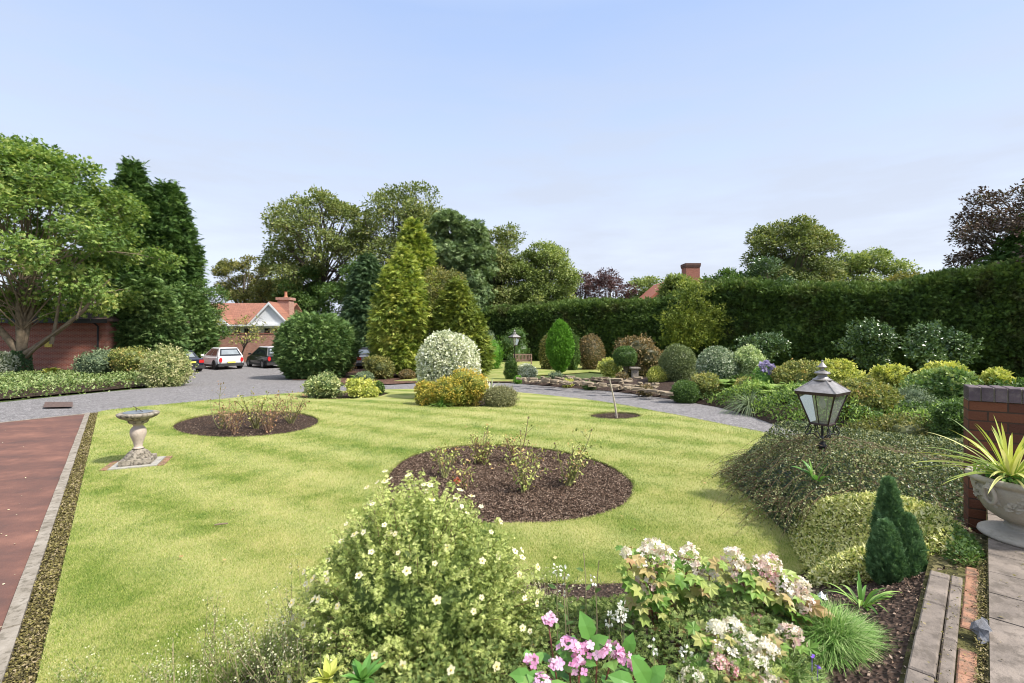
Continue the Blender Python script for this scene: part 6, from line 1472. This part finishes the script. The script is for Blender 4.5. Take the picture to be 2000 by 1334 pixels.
pos = np.c_[UX + np.cos(a) * q, UY + np.sin(a) * q, UZ + .37 + .045 * r.random(n)]; scatter(g, pos, unit(r.normal(0, .7, (n, 3)) + [0, 0, .5]), unit(r.normal(0, .5, (n, 3)) + [0, 0, 1]), .026 * (.6 + .7 * r.random(n)), LEAFW, r.random(n))
tag(g.build('trailing_plant', L_hydg, None, (UX, UY, UZ + .38)), 'small leafy green bedding filling the urn beneath the cordyline', 'plant')

# strap leaved plant in the bed, rocks
p = Q(1682, 1172, 2.62); tuft('agapanthus', 'small strap leaved plant in bare soil in front of the dwarf conifer', p[0], p[1], bz(p[0], p[1]) + .01, 24, .25, .0095, L_strap, 230, droop=1.0, spread=1.15)
def rock(label, p, s, mat, seed):
    global r
    r = np.random.default_rng(seed); g = Geo(); stone(g, (p[0], p[1], p[2]), s[0], s[1], s[2], .7); tag(g.build('rock', mat, None, p), label, 'rock')
c_ = TP(.62, .212); rock('grey blue rock wedged in the joint beside the terrace slabs', (c_[0], c_[1], TZ + .02), (.052, .022, .05), m_stone('grey_rock', (.13, .13, .14), (.27, .27, .28), (.07, .07, .08), .5, 20), 231)
q_ = Q(1604, 1118, 2.9); rock('small white pebble on the soil by the lawn edge', (q_[0], q_[1], bz(q_[0], q_[1]) + .01), (.014, .012, .018), M_white, 232)
# soft grass mound
def mound(name, label, X, Y, w, dp, h, n, L, seed, zb=None):
    r = np.random.default_rng(seed); g = Geo(); zb = bz(X, Y) if zb is None else zb
    a = r.random(n) * 6.28; q = np.sqrt(r.random(n)); x = X + np.cos(a) * q * w * .72; y = Y + np.sin(a) * q * dp * .72
    base = np.c_[x, y, zb + h * .70 * (1 - q ** 2)]; out_ = np.c_[np.cos(a) * q, np.sin(a) * q, np.zeros(n)]
    d = unit(out_ * 1.0 + [0, 0, .75] + r.normal(0, .38, (n, 3))); l = L * (.55 + .6 * r.random(n))
    nrm = unit(np.cross(d, r.normal(0, 1, (n, 3))))
    for k in range(3):   # three segments that arch over
        pass
    s1 = base + d * (l * .5)[:, None]; d2 = unit(d + np.array([0, 0, -.75]) + out_ * .3); s2 = s1 + d2 * (l * .5)[:, None]
    S_ = np.cross(d, [0, 0, 1.0]); S_ = unit(S_) * .0019
    V = np.stack([base - S_, base + S_, s1 + S_ * .8, s1 - S_ * .8, s2], 1).reshape(-1, 3); b = np.arange(n)[:, None] * 5
    F4 = (b + np.array([[0, 1, 2, 3]])); F3 = b + np.array([[3, 2, 4]]); v = r.random(n)
    g.add(V, F4, v); g.F.append(F3.astype(np.int64) + (g.n - len(V))); g.A.append(v.astype(np.float32)); g.M.append(np.zeros(n, np.int32))
    core(g, (X, Y, zb + h * .1), (w * .78, dp * .78, h * .45), seed, s=1, lum=.05, var=.05)
    return tag(g.build(name, L_softgrass, None, (X, Y, zb)), label, 'grass clump')
X, Y = Q(1625, 0, 2.25)[0], 2.25; mound('grass_clump', 'soft feathery green grass mound at the lower right of the bed', X, Y, .34, .30, .36, 15000, .20, 240, zb=.42)
X, Y = Q(1520, 0, 1.95)[0], 1.95; mound('grass_clump', 'lower feathery grass mound in front, at the bottom edge', X, Y, .30, .22, .34, 11000, .18, 241, zb=.42)
for px, py in ((1586, 1282), (1590, 1294), (1598, 1303)):
    pass
g = Geo(); r = np.random.default_rng(242)
for px, py in ((1586, 1282), (1597, 1302)):
    c = Q(px, py, 1.93); scatter(g, np.repeat([c], 5, 0), sph(5, r), sph(5, r), .014, LEAFW, r.random(5)); tube(g, [c - [0, 0, .12], c], .0015, 4)
tag(g.build('violet_flower', plain('violet', (.22, .10, .55), .5), None, Q(1586, 1282, 1.93)), 'tiny violet flowers rising out of the grass mound', 'flower')

# ================================================================== FRONT FLOWER BED
PX_, PY_ = Q(815, 0, 2.75)[0], 2.78
pt, tips = shoots('potentilla', 'big rounded potentilla bush with many small cream flowers', PX_, PY_, bz(PX_, PY_) - .05, .80, .62, 1.00, 1350, 74, .0170, L_potent, M_brownstem, seed=250, start=.45, arch=.2, jag=.07, stemr=.004)
g = Geo(); core(g, (PX_, PY_, bz(PX_, PY_) + .40), (.62, .50, .60), 251, s=.66, lum=.12, var=.0)
D = sph(12000, rng, .3); scatter(g, np.array([PX_, PY_, bz(PX_, PY_) + .36]) + D * np.array([.66, .56, .68]) * (.62 + .3 * rng.random(12000))[:, None], unit(D + rng.normal(0, .7, (12000, 3))), unit(D + rng.normal(0, .6, (12000, 3))), .019, STAR, rng.random(12000) * .5)
g.build('inner_foliage', L_potent, pt)
fl = Geo(); scatter(fl, [(0, 0, 0)], [(0, 1, 0)], [(0, 0, 1)], [.021], T_floret(5, .36), [.5]); lathe(fl, [(0, .004), (.0045, .0055), (.003, .008), (0, .009)], (0, 0, 0), 8, .0)
def flowers(parent, pos, outs, name, meshes, s0, s1, seed, lim=100):
    r = np.random.default_rng(seed); o0 = WO[parent.name]
    for k, (p, o) in enumerate(zip(pos[:lim], outs[:lim])):
        ob = meshes[k % len(meshes)].copy() if k >= len(meshes) else meshes[k]
        if k >= len(meshes): COL.objects.link(ob)
        ob.name = name; ob.parent = parent; ob.location = tuple(float(v) for v in (p[0] - o0[0], p[1] - o0[1], p[2] - o0[2]))
        ob.rotation_euler = Vector(o).to_track_quat('Z', 'Y').to_euler(); ob.rotation_euler.rotate_axis('Z', r.random() * 6)
        ob.scale = (r.uniform(s0, s1),) * 3
def flowerproto(nm, npet, rad, mat, w=.36, seed=0, cup=1.0, var=None):
    r = np.random.default_rng(seed); g = Geo(); TV, TF = T_floret(npet, w); TV = TV.copy(); TV[:, 2] *= cup; TV[:, :2] *= 1 + r.normal(0, .05, (len(TV), 1))
    scatter(g, [(0, 0, 0)], [(0, 1, 0)], [(0, 0, 1)], [rad], (TV, TF), [.5 if var is None else var]); gm = len(g.V)
    lathe(g, [(0, rad * .16), (rad * .22, rad * .20), (rad * .15, rad * .34), (0, rad * .38)], (0, 0, 0), 8, 0, 1)
    return g.build(nm, [mat, F_eye])
outm = tips - np.array([PX_, PY_, bz(PX_, PY_) + .3]); outm = unit(outm)
ext = np.linalg.norm((tips - np.array([PX_, PY_, bz(PX_, PY_) - .05])) / [.80, .62, 1.0], axis=1); face = (outm[:, 1] < .35) & (ext > .9) & (tips[:, 2] > bz(PX_, PY_) + .15); top = tips[face]; oo = outm[face]
protos = [flowerproto('flower', 5, .019, F_cream, .42, k, .8, .3 + .2 * k) for k in range(3)]
r = np.random.default_rng(255); sel = r.permutation(len(top))[:90]
flowers(pt, top[sel] + oo[sel] * .025, unit(oo[sel] + [0, -.5, .35] + r.normal(0, .25, oo[sel].shape)), 'flower', protos, .75, 1.25, 256)

# wispy pale plants, lower left
def wisp(label, X, Y, w, h, n, seed, zb=None, lean=(0, 0)):
    r = np.random.default_rng(seed); zb = (bz(X, Y) if zb is None else zb); g = Geo(); s = Geo(); f = Geo()
    for i in range(n):
        b = np.array([X + r.normal(0, w * .3), Y + r.normal(0, w * .22), zb]); a = r.random() * 6.28; q = w * r.random() ** .6
        e = b + [math.cos(a) * q * .8 + lean[0], math.sin(a) * q * .5 + lean[1], h * (.5 + .5 * r.random())]; c = curve(b, e, .12, 7, r=r)
        tube(s, c, np.linspace(.0022, .001, 7), 4, r.random(), cap=False)
        k = r.uniform(1.0, 5.99, 20); k0 = k.astype(int); p = c[k0] + (c[k0 + 1] - c[k0]) * (k - k0)[:, None]
        scatter(g, p, unit(r.normal(0, .6, p.shape) + [0, 0, .5]), r.normal(0, 1, p.shape), .022, LEAFN, .25 * r.random(20) + .1)
        m = r.integers(6, 15); pp = e + r.normal(0, 1, (m, 3)) * [.028, .028, .035] - [0, 0, .02]; scatter(f, pp, sph(m, r), sph(m, r), .008 + .006 * r.random(m), LEAFW, .4 + .6 * r.random(m))
    t = thing('heath_plant', label, 'plant', (X, Y, zb)); g.build('leaves', L_potent, t); s.build('stems', M_stem2, t); f.build('blossom', L_wisp, t)
M_stem2 = plain('straw_stem', (.34, .28, .16), .7)
wisp('wispy pale flowered plant at the bottom left of the lawn', Q(330, 0, 2.55)[0], 2.55, .36, .34, 50, 260, .02)
wisp('wispy pale plant between the left clump and potentilla', Q(480, 0, 2.75)[0], 2.75, .36, .40, 60, 261, .05)
wisp('airy seed heads leaning against the left flank of potentilla', Q(580, 0, 2.5)[0], 2.5, .36, .52, 80, 262, .12)
wisp('loose pale flowering stems on the left shoulder of potentilla', Q(640, 0, 2.9)[0], 2.9, .30, .62, 60, 266, .1)
wisp('few thin pale stems at the lower left corner by the kerb', Q(150, 0, 2.75)[0], 2.75, .20, .20, 14, 263, .02)
wisp('airy pale stems low on the right side of potentilla', Q(1030, 0, 3.0)[0], 3.0, .26, .40, 60, 264)
wisp('tallest single pale stems rising from the lower left clump', Q(405, 0, 2.9)[0], 2.95, .10, .50, 8, 265, .05)
# low foliage filling the front of the bed
L_potfill = leafmat('bed_fill_leaves', [(.05, .08, .02), (.11, .16, .04), (.24, .28, .09)], .55, .25, .3, 5)
fill = catmull([(-2.0, 2.25), (-1.0, 2.95), (-.2, 3.3), (.7, 3.2), (1.25, 2.9), (1.4, 2.3), (1.1, 1.75), (.4, 1.45), (-.7, 1.5), (-1.7, 1.7)], 4)
cover('ground_cover', 'low mixed green foliage between the front bed plants', fill, .22, 34000, .019, L_potfill, seed=270, zf=lambda x, y: max(bz(x, y) - .02, .0), edge=.3, kind='stuff', lum=.45, tpl=STAR)
# leaf rosettes bottom centre
for i, (px, py, dd, sz, lb) in enumerate(((640, 1318, 1.75, .085, 'pale edged leaf rosette at the bottom edge, left of centre'), (708, 1318, 1.72, .085, 'upright fresh green leaf tuft at the bottom edge beside pale rosette'))):
    c = Q(px, py, dd); g = Geo(); r = np.random.default_rng(280 + i); n = 16; a = r.random(n) * 6.28; el = r.uniform(.3, 1.3, n)
    d = np.c_[np.cos(a) * np.cos(el), np.sin(a) * np.cos(el), np.sin(el)]; scatter(g, np.repeat([c - [0, 0, .02]], n, 0), d, unit(np.array([0, 0, 1.2]) - d * .5), sz * (.7 + .5 * r.random(n)), T_leaf6(.17, .05, .1), r.random(n) * .8)
    tube(g, [c - [.02, 0, .35], c - [0, 0, .02]], .006, 6); tag(g.build('young_shrub', L_hydg if i else L_yellowgreen, None, c), lb, 'plant')

# oak leaf hydrangea
def hyd(label, X, Y, zb, heads, seed):
    r = np.random.default_rng(seed); t = thing('oakleaf_hydrangea', label, 'hydrangea', (X, Y, zb)); s = Geo(); g = Geo()
    for (px, py, dd, sz, tint, asp) in heads:
        sz *= 1.35
        e = Q(px, py, dd); b = np.array([X + (e[0] - X) * .35 + r.normal(0, .03), Y + r.normal(0, .04), zb]); c = curve(b, e - [0, 0, sz * .5], .14, 9, .05, r)
        tube(s, c, np.linspace(.0065, .0035, 9), 6, r.random())
        for k in range(17):
            j = r.integers(3, 9) if k > 2 else 8; a = r.random() * 6.28; ax = np.array([math.cos(a), math.sin(a) , .15]); p = c[j]; p2 = p + ax * r.uniform(.02, .06); tube(s, [p, p2], .0018, 4, .5, cap=False)
            scatter(g, [p2], [unit(ax + [0, -.1, -.35 + r.normal(0, .25)])], [unit(np.array([0, -.35, 1]) + r.normal(0, .35, 3))], [r.uniform(.055, .100)], LOB7, [np.clip(.95 * r.random() ** 1.35, 0, 1)])
        h = Geo(); n = int(70 * (sz / .07) ** 1.3); D = sph(n, r, .2); hz_ = r.random(n)
        pos = D * np.array([sz, sz, sz * asp]) * (.75 + .3 * r.random(n))[:, None] * (1.15 - .5 * (D[:, 2:3] * .5 + .5))
        scatter(h, pos, sph(n, r), unit(D + r.normal(0, .3, (n, 3))), .0135 * (.8 + .5 * r.random(n)), FL4, np.clip(tint + r.normal(0, .22, n) - D[:, 2] * .15, 0, 1))
        D2 = sph(80, r); scatter(h, D2 * sz * .6, D2, sph(80, r), .012, LEAFN, .4 * r.random(80))
        hh = h.build('flower_head', F_blush); hh.parent = t; hh.location = tuple(float(v) for v in (e - np.array([X, Y, zb])))
    g.build('foliage', L_hyd, t); s.build('stems', M_redstem, t)
LOB7 = T_lobed(5, .66); FL4 = T_floret(4, .40)
hyd('oakleaf hydrangea with blush white flower cones, left of two', Q(1310, 0, 2.5)[0], 2.45, .45, [(1262, 1092, 2.5, .052, .35, 1.3), (1275, 1068, 2.55, .045, .2, 1.2), (1298, 1085, 2.5, .045, .3, 1.2), (1262, 1130, 2.45, .040, .5, 1.2), (1345, 1082, 2.55, .042, .35, 1.4), (1362, 1110, 2.5, .028, .3, 1.2), (1385, 1118, 2.5, .032, .05, 1.1), (1222, 1078, 2.5, .022, .0, 1)], 290)
hyd('oakleaf hydrangea with pinker flower cones, right of two', Q(1480, 0, 2.4)[0], 2.35, .47, [(1432, 1088, 2.45, .042, .35, 1.3), (1445, 1112, 2.42, .040, .45, 1.1), (1482, 1108, 2.4, .045, .55, 1.1), (1505, 1102, 2.4, .045, .5, 1.1), (1498, 1125, 2.38, .035, .85, 1), (1532, 1140, 2.35, .045, .25, 1.2), (1560, 1150, 2.33, .050, .3, 1.2), (1570, 1175, 2.3, .045, .5, 1.2), (1548, 1165, 2.32, .040, .3, 1.1), (1545, 1240, 2.1, .045, .45, .9), (1480, 1210, 2.3, .022, .9, 1)], 291)
hyd('low hydrangea with pure white heads at the bottom right of bed', Q(1450, 0, 1.95)[0], 1.92, .50, [(1398, 1228, 2.05, .036, .0, .9), (1432, 1224, 2.05, .036, .0, .9), (1458, 1255, 1.98, .042, .0, .9), (1495, 1270, 1.95, .042, .0, .9), (1418, 1275, 1.95, .040, .12, .9), (1480, 1295, 1.9, .036, .0, 1.1), (1402, 1292, 1.9, .030, .85, .8), (1430, 1310, 1.88, .028, .9, .8), (1352, 1328, 1.85, .040, .05, .9), (1500, 1338, 1.85, .045, .5, .7)], 292)
# pink mophead hydrangea
def mop(label, X, Y, zb, heads, leafpts, seed, mat):
    r = np.random.default_rng(seed); t = thing('pink_hydrangea', label, 'hydrangea', (X, Y, zb)); s = Geo(); g = Geo()
    for (px, py, dd, w_, n) in heads:
        n = max(n, 10)
        e = Q(px, py, dd); b = np.array([X + (e[0] - X) * .4, Y, zb]); c = curve(b, e - [0, 0, .03], .12, 7, r=r); tube(s, c, np.linspace(.005, .003, 7), 6, .5)
        h = Geo(); D = sph(n, r, .6); D[:, 2] = np.abs(D[:, 2]); scatter(h, D * [w_, w_, w_ * .45], sph(n, r), unit(D * .6 + [0, -.5, .8] + r.normal(0, .25, (n, 3))), .0140 * (.8 + .5 * r.random(n)), FL4B, np.clip(.45 + r.normal(0, .3, n), 0, 1))
        D2 = sph(60, r, .5); scatter(h, D2 * [w_ * .8, w_ * .8, w_ * .3], D2, sph(60, r), .006, LEAFN, r.random(60) * .3)
        hh = h.build('flower_head', mat); hh.parent = t; hh.location = tuple(float(v) for v in (e - np.array([X, Y, zb])))
        for k in range(7):
            j = r.integers(2, 7); a = r.random() * 6.28; ax = np.array([math.cos(a), math.sin(a), .25]); scatter(g, [c[j] + ax * .015], [unit(ax)], [unit(np.array([0, -.2, 1]) + r.normal(0, .3, 3))], [r.uniform(.05, .085)], T_leaf6(.30, .05, .12), [r.random() * .8])
    for (px, py, dd, sz, ax) in leafpts: scatter(g, [Q(px, py, dd)], [unit(np.array(ax, float))], [unit(np.array([.1, -.75, .6]))], [sz], T_leaf6(.30, .05, .12), [.45])
    g.build('foliage', L_hydg, t); s.build('stems', M_redstem, t)
FL4B = T_floret(4, .46)
mop('pink lacecap hydrangea with broad green leaves at the bottom centre', Q(1130, 0, 1.85)[0], 1.82, .55, [(1072, 1210, 1.95, .030, 9), (1038, 1292, 1.8, .026, 7), (1085, 1296, 1.8, .024, 6), (1110, 1262, 1.85, .040, 15), (1135, 1275, 1.83, .038, 14), (1165, 1265, 1.85, .045, 18), (1195, 1270, 1.85, .040, 15), (1215, 1285, 1.83, .034, 10), (1130, 1305, 1.78, .035, 10), (1060, 1330, 1.72, .035, 9), (1240, 1300, 1.8, .022, 5)],
    [(1155, 1252, 1.86, .115, (-.35, .1, 1)), (1150, 1262, 1.85, .085, (.8, -.1, .45)), (1268, 1340, 1.75, .12, (-.5, 0, .9)), (1222, 1278, 1.85, .085, (.35, 0, .95)), (1265, 1332, 1.76, .09, (.7, 0, .6)), (1240, 1338, 1.72, .10, (-.9, 0, .35)), (1040, 1322, 1.75, .085, (-.9, 0, .1)), (1028, 1315, 1.75, .075, (.8, -.2, -.3))], 300, F_pink)
# slim white flowered stems
def stems_(label, pts, seed):
    r = np.random.default_rng(seed); s = Geo(); g = Geo(); f = Geo(); X, Y, Z = Q(*pts[0][:3]); Y = pts[0][2]; zb = bz(X, Y)
    t = thing('white_flower', label, 'flower', (X, Y, zb))
    for (px, py, dd, n) in pts:
        e = Q(px, py, dd); b = np.array([e[0] + r.normal(0, .03), e[1] + .02, bz(e[0], e[1])]); c = curve(b, e, .08, 7, r=r); tube(s, c, .0022, 5, .5)
        scatter(g, c[2:6] + r.normal(0, .004, (4, 3)), unit(r.normal(0, .8, (4, 3)) + [0, 0, .6]), unit(r.normal(0, .5, (4, 3)) + [0, -.4, 1]), .05, T_leaf6(.2, .04, .1), r.random(4))
        if n: D = sph(n, r); scatter(f, e + D * [.014, .014, .022], D, sph(n, r), .017, LEAFW, r.random(n))
    g.build('leaves', L_green, t); s.build('stems', M_stem2, t)
    if f.V: f.build('blossom', F_white, t)
stems_('slim stems with small white blooms behind the pink hydrangea', [(1088, 1112, 2.45, 12), (1102, 1118, 2.45, 14), (1160, 1130, 2.4, 6), (1100, 1150, 2.4, 5)], 310)
stems_('white snapdragon like flower between pink and oakleaf hydrangeas', [(1212, 1200, 2.1, 40), (1218, 1188, 2.1, 22), (1190, 1208, 2.12, 14)], 311)
stems_('small white blooms low in front of the oakleaf hydrangea', [(1340, 1278, 1.95, 26), (1278, 1262, 2.0, 8), (1395, 1255, 1.95, 6)], 312)
stems_('tall thin bluish leaved stem with no flower above pink hydrangea', [(1140, 1080, 2.5, 0), (1170, 1095, 2.5, 0)], 313)

SK = 1.16 / (.12 * 2 ** .85)
# ================================================================== SKY, SUN, CAMERA
AZ, EL = R(114), R(50)
Wd = bpy.data.worlds.new('World'); SC.world = Wd; Wd.use_nodes = True; nt = Wd.node_tree; nt.nodes.clear()
sky = nt.nodes.new('ShaderNodeTexSky'); sky.sky_type = 'NISHITA'; sky.sun_disc = False; sky.sun_elevation = EL; sky.sun_rotation = AZ; sky.air_density = 1.0; sky.dust_density = 1.2; sky.ozone_density = 1.5
tc = nt.nodes.new('ShaderNodeTexCoord'); sp = nt.nodes.new('ShaderNodeSeparateXYZ'); nt.links.new(tc.outputs['Generated'], sp.inputs[0])
mp_ = nt.nodes.new('ShaderNodeMapping'); mp_.inputs['Scale'].default_value = (1.6, 1.6, 8); mp_.inputs['Location'].default_value = (3.1, 1.7, .4); nt.links.new(tc.outputs['Generated'], mp_.inputs['Vector'])
cn = noise(nt, 1.9, 6, vec=mp_.outputs[0], rough=.55)
cm = ramp(nt, cn, [(.38, (0, 0, 0)), (.60, (1, 1, 1))])
vc = ramp(nt, sp.outputs['Z'], [(.0, (.80, .84, .95)), (.16, (.74, .80, .94)), (.36, (.58, .70, .93)), (.55, (.43, .58, .91)), (.63, (.55, .68, .95)), (.8, (1.15, 1.2, 1.3)), (1, (1.2, 1.25, 1.35))])  # upper stops, out of view overhead, brightened as added fill light
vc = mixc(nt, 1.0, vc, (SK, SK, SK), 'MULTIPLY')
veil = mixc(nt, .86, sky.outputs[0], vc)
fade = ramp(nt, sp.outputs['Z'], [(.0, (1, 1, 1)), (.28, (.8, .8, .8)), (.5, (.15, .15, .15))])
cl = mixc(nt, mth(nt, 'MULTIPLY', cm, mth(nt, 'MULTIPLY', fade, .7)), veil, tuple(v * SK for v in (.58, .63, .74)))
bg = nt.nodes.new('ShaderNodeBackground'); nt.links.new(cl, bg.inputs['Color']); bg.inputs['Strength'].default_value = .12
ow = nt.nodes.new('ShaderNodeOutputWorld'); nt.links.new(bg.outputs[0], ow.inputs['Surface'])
sl = bpy.data.lights.new('sun', 'SUN'); sl.energy = 3.6; sl.angle = R(5); sl.color = (1.0, .95, .87)
so = bpy.data.objects.new('sun', sl); COL.objects.link(so)
sd = Vector((math.cos(EL) * math.sin(AZ), math.cos(EL) * math.cos(AZ), math.sin(EL))); so.rotation_euler = sd.to_track_quat('Z', 'Y').to_euler(); so.location = (20, -5, 30)
cam = bpy.data.cameras.new('camera'); cam.sensor_width = 36; cam.lens = 36 * F / 2000; cam.shift_y = -(667 - HY) / 2000; cam.clip_end = 2000; cam.clip_start = .05
co_ = bpy.data.objects.new('camera', cam); COL.objects.link(co_); co_.location = (0, 0, EYE); co_.rotation_euler = (R(90), 0, 0); SC.camera = co_
SC.view_settings.view_transform = 'Standard'; SC.view_settings.look = 'None'; SC.view_settings.exposure = .85; SC.view_settings.gamma = 1
SC.cycles.filter_width = 1.1; SC.cycles.max_bounces = 6; SC.cycles.transparent_max_bounces = 8; SC.cycles.diffuse_bounces = 3; SC.cycles.transmission_bounces = 4
